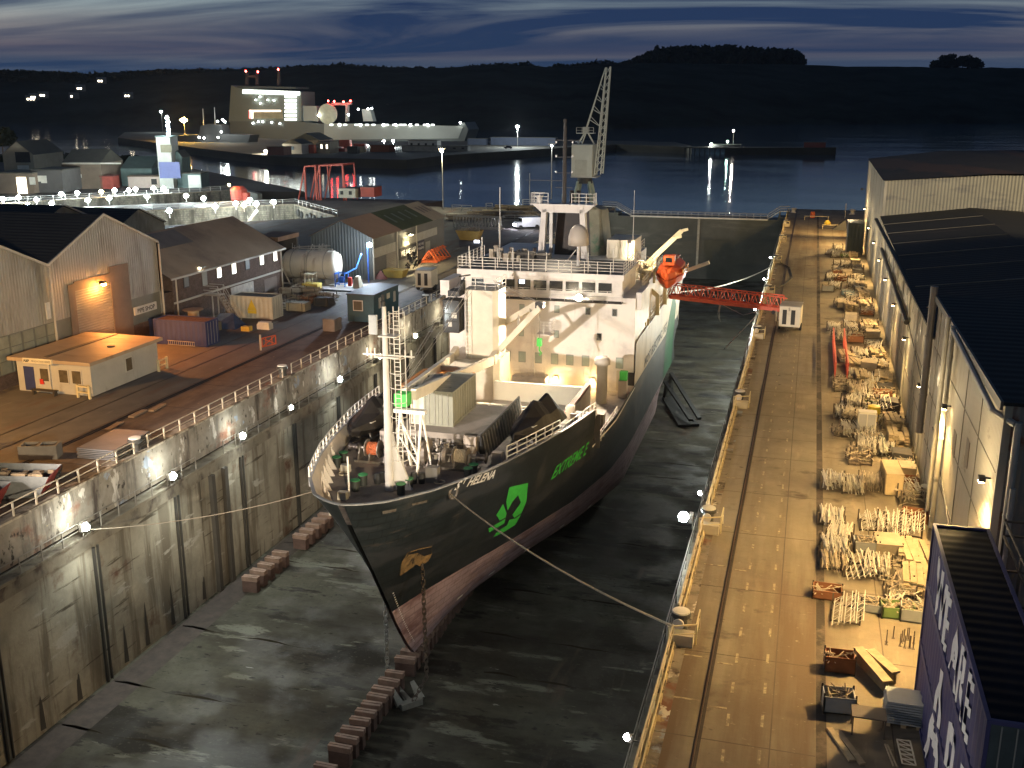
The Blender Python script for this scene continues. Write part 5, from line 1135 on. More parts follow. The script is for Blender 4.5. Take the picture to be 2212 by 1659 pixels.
def cable_drum(loc, r, w, label):
    t = thing('cable_drum', loc, label, 'cable drum'); m = mat('drum_wood', (.22, .16, .10), .8, var=.25, scale=2)
    for z in (0, w): MB().lathe((0, 0, z), [(r, 0), (r, .08)], 18).build('flange', m, t, world=False)
    MB().lathe((0, 0, .08), [(r*.55, 0), (r*.55, w-.08)], 16).build('core', mat('cable_grey', (.35, .3, .22), .6), t, world=False)
cable_drum((-63.3, 97.2, .9), 1.1, 1.5, 'wooden cable drum standing on a platform beside the brick building')
MB().box(-65.2, -61.0, 95.2, 98.9, 0, .9).build('concrete_platform', mat('platform_olive', (.14, .13, .09), .8, var=.3), label='low olive platform under the cable drum', cat='platform')
MB()._add([(-62.8, 99.2, 0), (-59.6, 99.2, 0), (-59.6, 101.8, 0), (-62.8, 101.8, 0), (-61.8, 100.0, 1.6), (-60.6, 100.8, 1.5)], [(0, 1, 5, 4), (1, 2, 5), (2, 3, 4, 5), (3, 0, 4), (0, 1, 2, 3)]).build('tarpaulin_heap', mat('tarp_blue', (.04, .06, .12), .6, var=.4, scale=2), label='blue tarpaulin heap under the access stair', cat='tarpaulin')
MB().box(-57.4, -55.9, 100.1, 101.0, 0, .6).box(-57.3, -56, 100.2, 100.9, .6, .8).build('parts_crate', mat('crate_white', (.65, .62, .54), .6), label='white crate on the ground at the foot of the access stair', cat='crate')
MB().box(-58.6, -57.6, 98.8, 99.5, 0, .5).build('parts_crate', mat('crate_yellow', (.55, .38, .06), .6), label='small yellow crate beside the white crate', cat='crate')

# scaffold stores in the yard beside the equipment container
gm = mat('scaffold_galvanised', (.46, .43, .36), .5, metal=.1, var=.25, scale=3)
gm2 = mat('scaffold_weathered', (.33, .27, .19), .6, metal=.1, var=.35, scale=3)
wood_ = mat('scaffold_boards', (.33, .26, .16), .85, var=.25, scale=3)
dkf = mat('stillage_frame', (.09, .07, .05), .7, var=.3)
def rack(t, kind, seed, L_=1.9, W_=1.3, H_=.9):
    rd = random.Random(seed)
    mb = MB()
    for x in (-W_/2, W_/2):
        for y in (-L_*.35, L_*.35): mb.bar((x, y, 0), (x, y, H_+.15), .07)
    for y in (-L_*.35, L_*.35): mb.bar((-W_/2, y, .12), (W_/2, y, .12), .08)
    for x in (-W_/2, W_/2): mb.bar((x, -L_*.35, .12), (x, L_*.35, .12), .07)
    if kind != 'boards': mb.build('stillage', dkf, t, world=False)
    mb = MB()
    if kind == 'tubes':
        for k in range(58):
            x = rd.uniform(-W_/2+.08, W_/2-.08); z = .2+rd.random()*H_*.85; a = rd.gauss(0, .07); e = rd.gauss(0, .16)
            mb.tube([(x-a, -L_/2+e, z+rd.gauss(0, .02)), (x+a, L_/2+e, z+rd.gauss(0, .03))], .026, 4)
        mb.build('tube_bundle', gm if seed % 3 else gm2, t, world=False)
    elif kind == 'loose':
        for k in range(40):
            p = Vector((rd.uniform(-W_/2, W_/2), rd.uniform(-L_/2, L_/2), rd.uniform(.1, H_))); a = rd.gauss(math.pi/2, .7); l = rd.uniform(.4, 1.1)
            d = Vector((math.cos(a), math.sin(a), rd.gauss(0, .15)))*l/2; mb.tube([p-d, p+d], .035, 4)
        mb.build('loose_tubes', gm if seed % 2 else gm2, t, world=False)
    elif kind == 'ladders':
        for k in range(5):
            x = -W_/2+.1+k*W_/5; z = .3+.12*k
            q_ = rd.uniform(.12, .3); mb.bar((x, -L_/2-.3, z), (x, L_/2+.3, z+.05), .045).bar((x+q_, -L_/2-.3, z+.3), (x+q_, L_/2+.3, z+.32), .045)
            for j in range(9): y = -L_/2-.2+j*(L_+.4)/9; mb.bar((x, y, z), (x+q_, y+(.2 if j % 2 else 0), z+.31), .03)
        mb.build('lattice_beams', gm, t, world=False)
    elif kind == 'boards':
        for k in range(6):
            for j in range(4):
                if rd.random() < .9: mb.cbox((-W_/2+.17+.32*j+rd.gauss(0, .02), rd.gauss(0, .12), .12+.13*k), (.28, L_+rd.gauss(0, .15), .07))
        mb.build('board_stack', wood_, t, world=False)
        MB().box(-W_/2, W_/2, -L_*.3, -L_*.2, 0, .07).box(-W_/2, W_/2, L_*.2, L_*.3, 0, .07).build('bearer', dkf, t, world=False)
    elif kind == 'box':
        mb.box(-W_/2, W_/2, -L_*.4, -L_*.4+.05, .1, H_).box(-W_/2, W_/2, L_*.4-.05, L_*.4, .1, H_).box(-W_/2, -W_/2+.05, -L_*.4, L_*.4, .1, H_).box(W_/2-.05, W_/2, -L_*.4, L_*.4, .1, H_).box(-W_/2, W_/2, -L_*.4, L_*.4, .1, .15)
        mb.build('bin_side', [mat('bin_grey', (.28, .29, .28), .6, var=.15), mat('bin_rust', (.22, .09, .04), .8, var=.3), mat('bin_green', (.13, .20, .06), .6, var=.2), mat('bin_blue', (.15, .21, .23), .6, var=.15)][((seed-6)//5) % 4], t, world=False)
        mb = MB()
        for k in range(22):
            p = Vector((rd.uniform(-W_/2+.1, W_/2-.1), rd.uniform(-L_*.35, L_*.35), H_-rd.random()*.2)); a = rd.uniform(0, 6.28); d = Vector((math.cos(a)*.3, math.sin(a)*.4, rd.gauss(.05, .15))); mb.tube([p-d, p+d], .03, 4)
        mb.build('fittings', gm2, t, world=False)
    elif kind == 'crate':
        mb.box(-W_/2, W_/2, -L_/2, L_/2, .12, H_+.1); mb.build('crate_body', mat('crate_ply', (.30, .25, .17), .8, var=.2, scale=1.5), t, world=False)
    elif kind == 'sheet':
        mb._add([(-W_/2, -L_/2, .1), (W_/2, -L_/2, .1), (W_/2, L_/2, .1), (-W_/2, L_/2, .1), (-W_*.4, -L_*.4, H_+.1), (W_*.42, -L_*.4, H_), (W_*.4, L_*.4, H_+.05), (-W_*.42, L_*.38, H_)], [(0,3,2,1),(4,5,6,7),(0,1,5,4),(1,2,6,5),(2,3,7,6),(3,0,4,7)])
        mb.build('cover_sheet', mat('sheet_black', (.04, .035, .03), .6, var=.3, bump=.4, bscale=4), t, world=False)
    return t
KN = {'tubes': ('tube_stillage', 'rack of scaffold tubes', 'stillage'), 'loose': ('fittings_stillage', 'rack heaped with short pieces', 'stillage'), 'ladders': ('beam_stack', 'lattice beam stack', 'beam stack'),
      'boards': ('board_pile', 'scaffold board pile', 'board pile'), 'box': ('steel_bin', 'open bin of fittings', 'bin'), 'crate': ('storage_crate', 'plywood-sided crate', 'crate'), 'sheet': ('covered_pallet', 'dark-sheeted pallet', 'pallet')}
PROTO = {}
def put(kind, loc, rz, label, group=None, sc=None, var=0):
    key = (kind, var)
    if key not in PROTO:
        nm, lb_, ct = KN[kind]; t = thing(nm, loc, label, ct, group, rz); rack(t, kind, 3+var*5+len(kind)); PROTO[key] = t; o = t
        if sc: o.scale = sc
    else:
        o = dup(PROTO[key], loc, rz, label, sc or (1, 1, 1)); 
        if group: o['group'] = group
    return o
GRP_L = 'scaffold stores beside the white equipment container'
kk = 0; random.seed(21)
lspots = [(628, 640), (650, 632), (672, 640), (640, 655), (663, 655), (688, 652), (710, 650), (622, 668), (645, 672), (600+100, 660), (655, 622)]
lk = ['tubes', 'loose', 'tubes', 'loose', 'box', 'tubes', 'loose', 'loose', 'crate', 'sheet', 'ladders']
for i, (x, y) in enumerate(lspots):
    g = G(x, y); put(lk[i], (g.x, g.y, 0), R(90)+random.uniform(-.3, .3), KN[lk[i]][1]+', '+ORD[i]+' from left in the stores beside the equipment container' , GRP_L, (1.2, 1.3, 1.1), var=i % 3)
for o, (lx, lab) in zip([1]*0, []): pass

# AGP-style long shed with three roof colours
t = thing('long_shed', (-62.8, 149, 0), 'long dark grey shed with tan, green and buff roof sections and lettered side', 'shed')
dkclad = mat('shed_cladding_dark', (.075, .085, .085), .6, var=.15, scale=.3, pattern='rib', pscale=.45, bump=.5)
X1, X0, Y0_, Y1_ = -58.1, -67.4, 134., 164.
MB().ext([(X1, Y0_, 0), (X0, Y0_, 0), (X0, Y0_, 5.9), ((X0+X1)/2, Y0_, 8.1), (X1, Y0_, 5.9)], (0, .2, 0)).build('gable_wall', dkclad, t)
MB().box(X1-.2, X1, Y0_+.2, Y1_, 0, 5.9).build('side_wall', mat('shed_side_grey', (.11, .11, .10), .6, var=.15, scale=.3, pattern='rib', pscale=.45, bump=.4), t)
MB().box(X0, X0+.2, Y0_+.2, Y1_, 0, 5.9).box(X0+.2, X1-.2, Y1_-.2, Y1_, 0, 5.9).build('back_wall', dkclad, t)
xm = (X0+X1)/2
for ya, yb, m_ in ((Y0_-.3, 144.6, mat('roof_section_tan', (.30, .20, .13), .8, var=.1)), (144.6, 158, mat('roof_section_green', (.05, .065, .025), .85, var=.25, scale=.5)), (158, Y1_+.3, mat('roof_section_buff', (.33, .28, .20), .8, var=.1))):
    MB()._add([(X1+.35, ya, 5.8), (X1+.35, yb, 5.8), (xm, yb, 8.2), (xm, ya, 8.2), (X0-.35, ya, 5.8), (X0-.35, yb, 5.8)], [(0, 1, 2, 3), (3, 2, 5, 4)]).build('roof_section', m_, t)
def sl2(x): return 8.24-(x-xm)*2.4/(X1+.35-xm)
for y in [146.5, 149.3, 152.1, 154.9]: MB()._add([(xm+1.2, y, sl2(xm+1.2)), (xm+3.3, y, sl2(xm+3.3)), (xm+3.3, y+.7, sl2(xm+3.3)), (xm+1.2, y+.7, sl2(xm+1.2))], [(0, 1, 2, 3)]).build('rooflight', mat('rooflight_green_grey', (.10, .12, .08), .5), t)
for y in [159.5, 161, 162.4]: MB()._add([(xm+1.2, y, sl2(xm+1.2)), (xm+2.9, y, sl2(xm+2.9)), (xm+2.9, y+.5, sl2(xm+2.9)), (xm+1.2, y+.5, sl2(xm+1.2))], [(0, 1, 2, 3)]).build('rooflight', mat('rooflight_dark', (.08, .06, .05), .5), t)
MB().box(X1, X1+.05, 134.3, 142.5, 3.0, 4.3).build('translucent_band', mat('band_pale', (.33, .32, .26), .5, var=.15, scale=1, pattern='riby', pscale=.3, bump=.6), t)
MB().box(X1, X1+.05, 145.3, 160.5, 3.3, 4.5).build('translucent_band', MATS['band_pale'], t)
MB().box(X1+.02, X1+.08, 138.8, 142.6, 0, 3.0).build('roller_door', doorg, t)
MB().box(X1+.02, X1+.1, 155.0, 157.0, 0, 2.7).build('roller_door', mat('door_pale_grey', (.3, .3, .26), .6), t)
for y in (134.1, 143.0, 151.0): MB().box(X1, X1+.14, y, y+.16, 0, 5.8).build('corner_trim', trimw, t)
MB().box(X1+.02, X1+.08, 144.0, 151.0, 1.4, 3.1).build('sign_board', blacktxt, t)
flat_text('WE ARE A&P', 1.15, (X1+.10, 144.4, 1.85), (0, 1, 0), (0, 0, 1), 'sign_lettering', whitetxt, t, width=6.2, bold=.02)
MB().box(X1+.02, X1+.08, 151.5, 154.4, 1.7, 3.2).build('sign_board', mat('sign_navy', (.02, .025, .05), .6), t)
flat_text('WE ARE', .6, (X1+.10, 151.7, 2.5), (0, 1, 0), (0, 0, 1), 'sign_lettering', whitetxt, t, width=2.4)
flat_text('MARINE', .6, (X1+.10, 151.7, 1.85), (0, 1, 0), (0, 0, 1), 'sign_lettering', whitetxt, t, width=2.4)
f = MB().bar((X1, 146.8, 4.9), (X1+.6, 146.8, 5.1), .1).cbox((X1+.75, 146.8, 5.0), (.4, .5, .2)).build('wall_lamp', blackr, t)
MB().cbox((X1+.8, 146.8, 4.85), (.34, .44, .08)).build('lamp_glass', warmw, f)
lamp('SPOT', f, (X1+.8, 146.8, 4.75), 3200, (1., .80, .42), to=(X1+3, 146.8, 0), size=.2, angle=155, blend=.6)
f = MB().bar((-57.9, 132.0, 0), (-57.9, 132.0, 5.0), .18).bar((-57.9, 132.0, 5.0), (-57.4, 131.6, 5.3), .16).cbox((-57.4, 131.5, 5.35), (.7, .3, .5)).build('lamp_bracket', mat('bracket_blue', (.05, .14, .5), .5), t)
MB().lathe((-57.3, 131.25, 5.3), [(.34, -.04), (.34, .04)], 14, 'y').build('lamp_glass', coolg, f)
lamp('SPOT', f, (-57.2, 131.0, 5.2), 7500, (.72, .86, 1.), to=(-54, 120, 0), size=.25, angle=150, blend=.8)
lamp('POINT', f, (-58.6, 130.4, 5.2), 700, (.8, .9, 1.), size=.2)

# white horizontal tank with blue fittings
t = thing('storage_tank', (-64.5, 129.5, 0), 'large white horizontal cylindrical tank on a frame with pipework on top', 'tank')
tw = mat('tank_white', (.60, .57, .50), .5, var=.1, scale=.8, layers=[((.3, .25, .19), (.9, .9, .15), .6, .74)])
MB().lathe((-64.6, 128.6, 2.75), [(.9, -4.0), (1.7, -3.7), (1.95, -3.2), (1.95, 3.2), (1.7, 3.7), (.9, 4.0)], 26, 'x').build('tank_body', tw, t, smooth=True)
mb = MB()
for x in (-67, -64.6, -62.2): mb.box(x-.08, x+.08, 127.2, 130, .15, .9).lathe((x, 128.6, 2.75), [(1.99, -.06), (1.99, .06)], 26, 'x')
mb.box(-68.3, -60.8, 127.0, 127.2, .15, .35).build('tank_saddle', gal, t)
mb = MB(); random.seed(9); mb.tube([(-67.5, 128.6, 4.9), (-61.5, 128.6, 4.9)], .09, 6).tube([(-66.5, 127.9, 5.2), (-61.7, 128.3, 5.4)], .06, 6).tube([(-64.6, 127.0, 4.8), (-64.8, 126.6, 3.6), (-64.8, 126.6, .6)], .08, 6)
for k in range(12): x = random.uniform(-68, -61.5); mb.bar((x, 128.2, 4.7), (x+random.uniform(-.3, .3), 128.6, 5.2+random.random()*.5), .08)
mb.build('tank_pipework', gal, t)
t = thing('pump_unit', (-59.8, 127.6, 0), 'bright blue pump unit with hoses beside the white tank end', 'pump')
bl = mat('pump_blue', (.03, .16, .62), .4, var=.15)
mb = MB()
for x in (-60.6, -59.2):
    for y in (127, 128.2): mb.bar((x, y, 0), (x, y, 2.0), .1)
for z in (.5, 1.9): mb.bar((-60.6, 127, z), (-59.2, 127, z), .1).bar((-60.6, 128.2, z), (-59.2, 128.2, z), .1).bar((-59.2, 127, z), (-59.2, 128.2, z), .1).bar((-60.6, 127, z), (-60.6, 128.2, z), .1)
mb.build('pump_frame', bl, t)
MB().lathe((-59.9, 127.6, .6), [(.3, 0), (.4, .3), (.3, .8)], 10).tube([(-59.2, 127.6, 1.9), (-58.4, 129, 2.4), (-58.2, 130.5, 4.2)], .1, 6).build('pump_motor', bl, t)
MB().cbox((-58.4, 127.0, .9), (.5, .4, 1.2)).build('control_box', mat('pump_red', (.55, .05, .03), .5), t)
MB()._add([(-58.0, 126.6, 0), (-56.9, 126.6, 0), (-56.9, 128, 0), (-58.0, 128, 0), (-57.7, 127, 1.6), (-57.2, 127, 1.6), (-57.2, 127.7, 1.6), (-57.7, 127.7, 1.6)], [(0,3,2,1),(4,5,6,7),(0,1,5,4),(1,2,6,5),(2,3,7,6),(3,0,4,7)]).build('bulk_bag', mat('bag_cream', (.66, .6, .48), .8), t)
MB().prism([(-63.5, 125.2), (-57, 124.6), (-55.0, 126.2), (-55.5, 130), (-63.5, 130)], 0, .12).build('tank_plinth', mat('plinth_pale', (.33, .32, .30), .8, var=.2, scale=1), label='low pale concrete plinth under the blue pump unit', cat='plinth')
MB().tube([(-64, 124.9, .1), (-60, 124.0, .1), (-56.5, 124.4, .1), (-54.6, 125.8, .1), (-54.9, 128, .1)], .08, 6).build('pump_hose', blackr, label='black hose curving round the pale plinth', cat='hose')

t = thing('forklift', (-62.3, 123.5, 0), 'yellow and cream forklift parked beside the white tank', 'forklift')
ym_ = mat('forklift_yellow', (.55, .42, .10), .5, var=.15)
MB().box(-63.4, -61.2, 122.8, 124.2, .35, 1.1).build('body', ym_, t)
mb = MB()
for x in (-63.0, -61.9):
    for y in (122.9, 124.1): mb.bar((x, y, 1.1), (x, y, 2.3), .07)
mb.box(-63.1, -61.8, 122.8, 124.2, 2.3, 2.38).build('roof_guard', mat('guard_pale', (.5, .46, .34), .5), t)
MB().box(-63.6, -63.5, 123.0, 123.1, 0, 2.6).box(-63.6, -63.5, 123.9, 124.0, 0, 2.6).box(-64.6, -63.5, 123.1, 123.2, .1, .15).box(-64.6, -63.5, 123.8, 123.9, .1, .15).build('fork_mast', dkf, t)
for x in (-63.0, -61.6):
    for y in (122.8, 124.2): MB().lathe((x, y, .35), [(.33, -.12), (.33, .12)], 12, 'y').build('wheel', blackr, t)
t = thing('dolphin_frame', (-71, 129, 0), 'dark steel frame with yellow posts between the brick building and the tank', 'frame')
yp = mat('post_yellow', (.45, .28, .04), .6, var=.2)
for x in (-71.6, -70.7, -69.9): MB().box(x, x+.35, 126, 126.35, 0, 6.0).build('post', yp, t)
MB().box(-72.2, -68.2, 126, 132, 6.0, 6.6).build('platform', mat('platform_rust', (.18, .11, .07), .8, var=.3), t)
MB().bar((-69.4, 125.8, 6), (-66.6, 125.8, .3), .14).build('brace', trimw, t)
MB().box(-72, -68.4, 131.6, 132, 0, 6.0).build('back_plate', deckdark, t)

def trailer_gen(loc, rz, label):
    t = thing('generator_trailer', loc, label, 'trailer', 'white twin-axle box trailers', rz); m = mat('trailer_white', (.62, .58, .48), .5, var=.1, scale=.8)
    MB().box(-1.1, 1.1, -1.5, 1.5, .55, 2.75).build('body', m, t, world=False)
    for x in (-.55, .35): MB().box(x-.22, x+.22, -1.53, -1.5, .8, 2.4).build('vent_panel', blackr, t, world=False)
    MB().box(-1.15, 1.15, -1.55, 1.55, 2.75, 2.83).build('roof', mat('trailer_roof', (.32, .30, .26), .6), t, world=False)
    for y in (-.4, .35): MB().lathe((1.1, y, .35), [(.34, -.1), (.34, .1)], 14, 'x').build('wheel', blackr, t, world=False); MB().lathe((-1.1, y, .35), [(.34, -.1), (.34, .1)], 14, 'x').build('wheel', blackr, t, world=False)
    MB().bar((-.4, -1.5, .5), (0, -2.9, .45), .1).bar((.4, -1.5, .5), (0, -2.9, .45), .1).build('drawbar', dkf, t, world=False)
    return t
trailer_gen((-48.2, 128.8, 0), R(4), 'white box trailer with black vents on the left yard beyond the blue-green hut')
trailer_gen((-1.1, 116.1, 0), R(-4), 'white box trailer with two black panels on the right quay below the red gangway')

t = thing('site_hut', (-46.6, 109.5, 0), 'dark blue-green site hut beside the left dock railing', 'hut')
MB().box(-49.3, -46.1, 106.2, 113.6, .15, 3.2).build('wall', mat('hut_teal', (.018, .06, .075), .55, var=.15, scale=.8), t)
MB().box(-49.4, -46.0, 106.1, 113.7, 3.2, 3.32).build('roof', mat('hut_roof', (.05, .06, .07), .6), t)
f = MB().box(-48.6, -47.4, 106.14, 106.2, 1.4, 2.6).build('window', trimw, t); MB().box(-48.5, -47.5, 106.11, 106.14, 1.5, 2.5).build('pane', mat('hut_glass', (.12, .1, .07), .2), f)
for y in (107.6, 112.0): f = MB().box(-46.1, -46.04, y, y+.6, 1.5, 2.7).build('window', trimw, t)
MB().box(-46.1, -46.03, 110.0, 110.8, 2.2, 2.8).build('sign_board', mat('notice_cream', (.6, .55, .42), .6), t)
MB().box(-50.0, -48.6, 101.2, 103.0, 0, 1.35).build('concrete_block', mat('block_concrete', (.16, .13, .11), .8, var=.3, scale=1), label='squat brown concrete block before the blue-green hut', cat='block')
t = thing('rubble_skip', (-59.5, 181, 0), 'yellow skip of rubble standing beyond the long shed', 'skip')
MB()._add([(-60.5, 179.4, 0), (-57.3, 179.4, 0), (-57.3, 181.2, 0), (-60.5, 181.2, 0), (-61.3, 179.1, 1.7), (-56.6, 179.1, 1.7), (-56.6, 181.5, 1.7), (-61.3, 181.5, 1.7)], [(0,3,2,1),(0,1,5,4),(1,2,6,5),(2,3,7,6),(3,0,4,7)]).build('skip_body', mat('skip_yellow', (.50, .34, .10), .6, var=.2, scale=1), t)
mb = MB(); random.seed(31)
for k in range(26): mb.cbox((random.uniform(-60.8, -57), random.uniform(179.4, 181.2), 1.6+random.random()*.4), (random.uniform(.2, .8), random.uniform(.2, .6), random.uniform(.1, .5)))
mb.build('rubble', mat('rubble_pale', (.4, .35, .27), .9, var=.4, scale=2), t)
t = thing('skip_small', (-56.2, 137.6, 0), 'small ochre skip with a tarpaulin beside the long shed corner', 'skip')
MB()._add([(-57.3, 136.6, 0), (-54.9, 136.6, 0), (-54.9, 138.4, 0), (-57.3, 138.4, 0), (-57.7, 136.4, 1.1), (-54.5, 136.4, 1.1), (-54.5, 138.6, 1.1), (-57.7, 138.6, 1.1)], [(0,3,2,1),(4,5,6,7),(0,1,5,4),(1,2,6,5),(2,3,7,6),(3,0,4,7)]).build('skip_body', mat('skip_ochre', (.30, .22, .05), .7, var=.2), t)
MB()._add([(-58.4, 134.6, 0), (-56.4, 134.9, 0), (-56.9, 136.4, 0), (-58.4, 136.2, 0), (-57.6, 135.5, 1.2)], [(0, 1, 4), (1, 2, 4), (2, 3, 4), (3, 0, 4)]).build('tarpaulin', mat('tarp_maroon', (.2, .08, .07), .8, var=.4), t)
t = thing('barrier_stack', (-56.4, 155, 0), 'stack of orange lattice barriers leaning by the long shed', 'barriers')
om = mat('barrier_orange', (.62, .12, .03), .6, var=.2)
for k in range(6): y = 151.5+1.25*k; MB().bar((-57.6, y, .1), (-55.0, y+.4, .1), .16).bar((-57.6, y, .1), (-56.3, y+.3, 1.9), .16).bar((-55.0, y+.4, .1), (-56.3, y+.3, 1.9), .16).bar((-56.3, y+.3, 1.9), (-56.1, y+1.4, 1.5), .14).build('barrier_frame', om, t)
t = thing('barrier', (-51.6, 92.2, 0), 'red and white plastic barrier standing alone on the left yard', 'barrier', rz=R(70))
MB().bar((-1.1, 0, 0), (-1.1, 0, 1.6), .14).build('post', trimw, t, world=False)
MB().bar((-.9, 0, .3), (.9, 0, .3), .07).bar((-.9, 0, 1.2), (.9, 0, 1.2), .07).bar((-.9, 0, .3), (-.9, 0, 1.2), .07).bar((.9, 0, .3), (.9, 0, 1.2), .07).bar((-.9, 0, .3), (.9, 0, 1.2), .06).bar((.9, 0, .3), (-.9, 0, 1.2), .06).bar((-.4, 0, .3), (-.4, 0, 1.2), .06).bar((.4, 0, .3), (.4, 0, 1.2), .06).build('barrier_panel', om, t, world=False)
# black machine and debris in front of the long shed
t = thing('scrap_machine', (-55.9, 143.6, 0), 'black jumble of machinery before the lettered sign of the long shed', 'machine')
mb = MB(); random.seed(17)
for k in range(22): p = Vector((-55.9+random.uniform(-.8, .8), 143.6+random.uniform(-1.2, 1.2), random.uniform(.1, 2.2))); mb.bar(p, p+Vector((random.uniform(-.6, .6), random.uniform(-.6, .6), random.uniform(-.5, .9))), random.uniform(.08, .3))
mb.build('machine_parts', blackr, t)

# plates, frames, block and half-seen skips at the lower left
t = thing('plate_stack', (-46.6, 60.4, 0), 'stack of grey steel plates on the left yard near the dock edge', 'steel plates', rz=R(3))
for k in range(6): MB().box(-1.5+.06*(k % 2), 1.5-.05*(k % 3), -2.3, 2.3, .06+.13*k, .14+.13*k).build('plate', mat('plate_grey', (.17, .165, .16), .5, metal=.4, var=.2, scale=.8), t, world=False)
t = thing('hollow_block', (-50.6, 57.6, 0), 'grey concrete block with two square openings beside the crane rail', 'block', rz=R(20))
mb = MB(); 
for x0, x1, y0, y1 in ((-1.3, 1.3, -.6, -.45), (-1.3, 1.3, .45, .6), (-1.3, -1.15, -.45, .45), (1.15, 1.3, -.45, .45), (-.1, .1, -.45, .45)): mb.box(x0, x1, y0, y1, 0, 1.0)
mb.box(-1.15, 1.15, -.45, .45, 0, .3); mb.build('block_shell', mat('block_grey', (.17, .15, .12), .8, var=.2, scale=1), t, world=False)
mb = MB(); c = Vector((-49.3, 53.6, 0))
for k in range(3): z = .12+.2*k; o_ = .12*k; mb.bar(c+Vector((-2.4+o_, -1, z)), c+Vector((2.0+o_, 1.6, z)), .3, .18).bar(c+Vector((-1.6+o_, -2.2, z)), c+Vector((2.8+o_, .4, z)), .3, .18).bar(c+Vector((-2.4+o_, -1, z)), c+Vector((-1.6+o_, -2.2, z)), .3, .18).bar(c+Vector((2.0+o_, 1.6, z)), c+Vector((2.8+o_, .4, z)), .3, .18)
mb.build('girder_frame', blackr, label='black rectangular girder frame lying on the left yard', cat='frame')
for i, (x, y, rz, lab) in enumerate(((-46.7, 51.4, .35, 'red-ended rubbish skip at the left dock railing, farther of the two'), (-47.6, 47.9, .3, 'red-ended rubbish skip at the left edge, nearer of the two'))):
    t = thing('rubbish_skip', (x, y, 0), lab, 'skip', rz=rz)
    MB()._add([(-1.3, -1.1, .1), (1.2, -1.1, .1), (1.2, 1.1, .1), (-1.3, 1.1, .1), (-1.9, -1.2, 1.7), (2.0, -1.2, 1.5), (2.0, 1.2, 1.5), (-1.9, 1.2, 1.7)], [(0,3,2,1),(0,1,5,4),(2,3,7,6),(3,0,4,7)]).build('skip_body', mat('skip_grey', (.13, .13, .12), .6, var=.3, scale=1.5), t, world=False)
    MB()._add([(1.2, -1.1, .1), (1.2, 1.1, .1), (2.0, 1.2, 1.5), (2.0, -1.2, 1.5)], [(0, 1, 2, 3)]).build('end_panel', mat('skip_red', (.22, .035, .03), .6, var=.2, scale=1.5), t, world=False)
    mb = MB(); random.seed(40+i)
    for k in range(24): mb.cbox((random.uniform(-1.5, 1.5), random.uniform(-.9, .9), 1.1+random.random()*.4), (random.uniform(.2, .6), random.uniform(.1, .5), random.uniform(.1, .3)))
    mb.build('rubbish', mat('rubbish_tan', (.24, .17, .10), .9, var=.4, scale=3), t, world=False)
t = thing('grey_shell', (-49.6, 49.6, 0), 'grey rounded steel shell with painted marks cut by the left picture edge', 'machine')
MB().lathe((-49.6, 49.6, 0), [(1.1, 0), (1.1, 2.1), (.8, 2.7), (.2, 2.9)], 16).build('shell_body', mat('shell_grey', (.25, .25, .24), .6, var=.2, scale=1), t)
t = thing('trolley_frame', (-56.4, 58.4, 0), 'small cage trolley on the left yard at the picture edge', 'trolley')
mb = MB()
for x in (-57, -55.8):
    for y in (57.8, 59.0): mb.bar((x, y, .1), (x, y, 1.6), .06)
for z in (.3, .7, 1.1, 1.5): mb.bar((-57, 57.8, z), (-55.8, 57.8, z), .05).bar((-55.8, 57.8, z), (-55.8, 59, z), .05)
mb.box(-57, -55.8, 57.8, 59, .1, .16).build('cage', gal, t)
# timbers on the edge road
mb = MB()
tm = mat('timber_orange', (.26, .19, .13), .8, var=.2)
for i, (x, y, a) in enumerate(((-50.4, 68.5, 4), (-49.9, 70.4, 6), (-50.1, 65.1, 8))):
    MB().push(Matrix.Translation((x, y, .0)) @ Matrix.Rotation(R(a), 4, 'Z')).box(-.25, .25, -1.0, 1.0, .01, .12).build('timber_baulk', tm, label='loose timber baulk beside the crane rail, '+ORD[i]+(' nearest the barrier' if i == 1 else ' along it'), cat='timber', group='timber baulks by the rail')

# railings on the left dock edge (sections between the bollards), gallery railing, gallery lamps
def edge_fence(name, x, y0, y1, z, h, sp, label, m=gal, n=2, group=None, r=.045):
    t = thing(name, (x, y0, z), label, 'railing', group)
    MB().tube([(x, y0, z+h), (x, y1, z+h)], r, 5).build('top_rail', m, t)
    MB().tube([(x, y0, z+h*.52), (x, y1, z+h*.52)], r*.9, 5).build('mid_rail', m, t)
    k = max(1, round((y1-y0)/sp)); p0 = None
    for i in range(k+1):
        y = y0+(y1-y0)*i/k
        if p0 is None: p0 = MB().bar((x, y, z), (x, y, z+h), r*2.2).build('post', m, t); y00 = y
        else: c = p0.copy(); COL.objects.link(c); c.parent = t; c.location = (0, y-y00, 0)
    return t
railc = mat('rail_weathered_cream', (.40, .34, .25), .6, var=.2, scale=2)
gl = 'railing sections along the left dock edge'
for i, (a, b2, w_) in enumerate(((30, 59.6, 'picture edge to first bollard'), (61.2, 81.5, 'from the first to the second bollard'), (83.2, 118.6, 'from the second bollard to the blue-green hut'), (120.3, 160, 'beyond the blue-green hut'), (161.5, 198, 'running past the ship funnel'), (199.5, 234, 'farthest, ending at the dock gate'))):
    edge_fence('dock_railing', -44.45, a, b2, .1, .95, 1.95, 'cream two-bar railing on the left dock edge, '+w_, railc, group=gl)
for i, (a, b2, w_) in enumerate(((30, 66, 'nearest stretch'), (70, 117, 'middle stretch behind the mast'), (117, 234, 'farthest stretch past the bridge'))):
    edge_fence('gallery_railing', -43.85, a, b2, -3.2, 1.05, 1.9 if i < 2 else 2.4, 'thin railing of the left wall gallery, '+w_, mat('rail_dull', (.20, .175, .14), .6, var=.2), group='gallery railings on the left wall', r=.03)
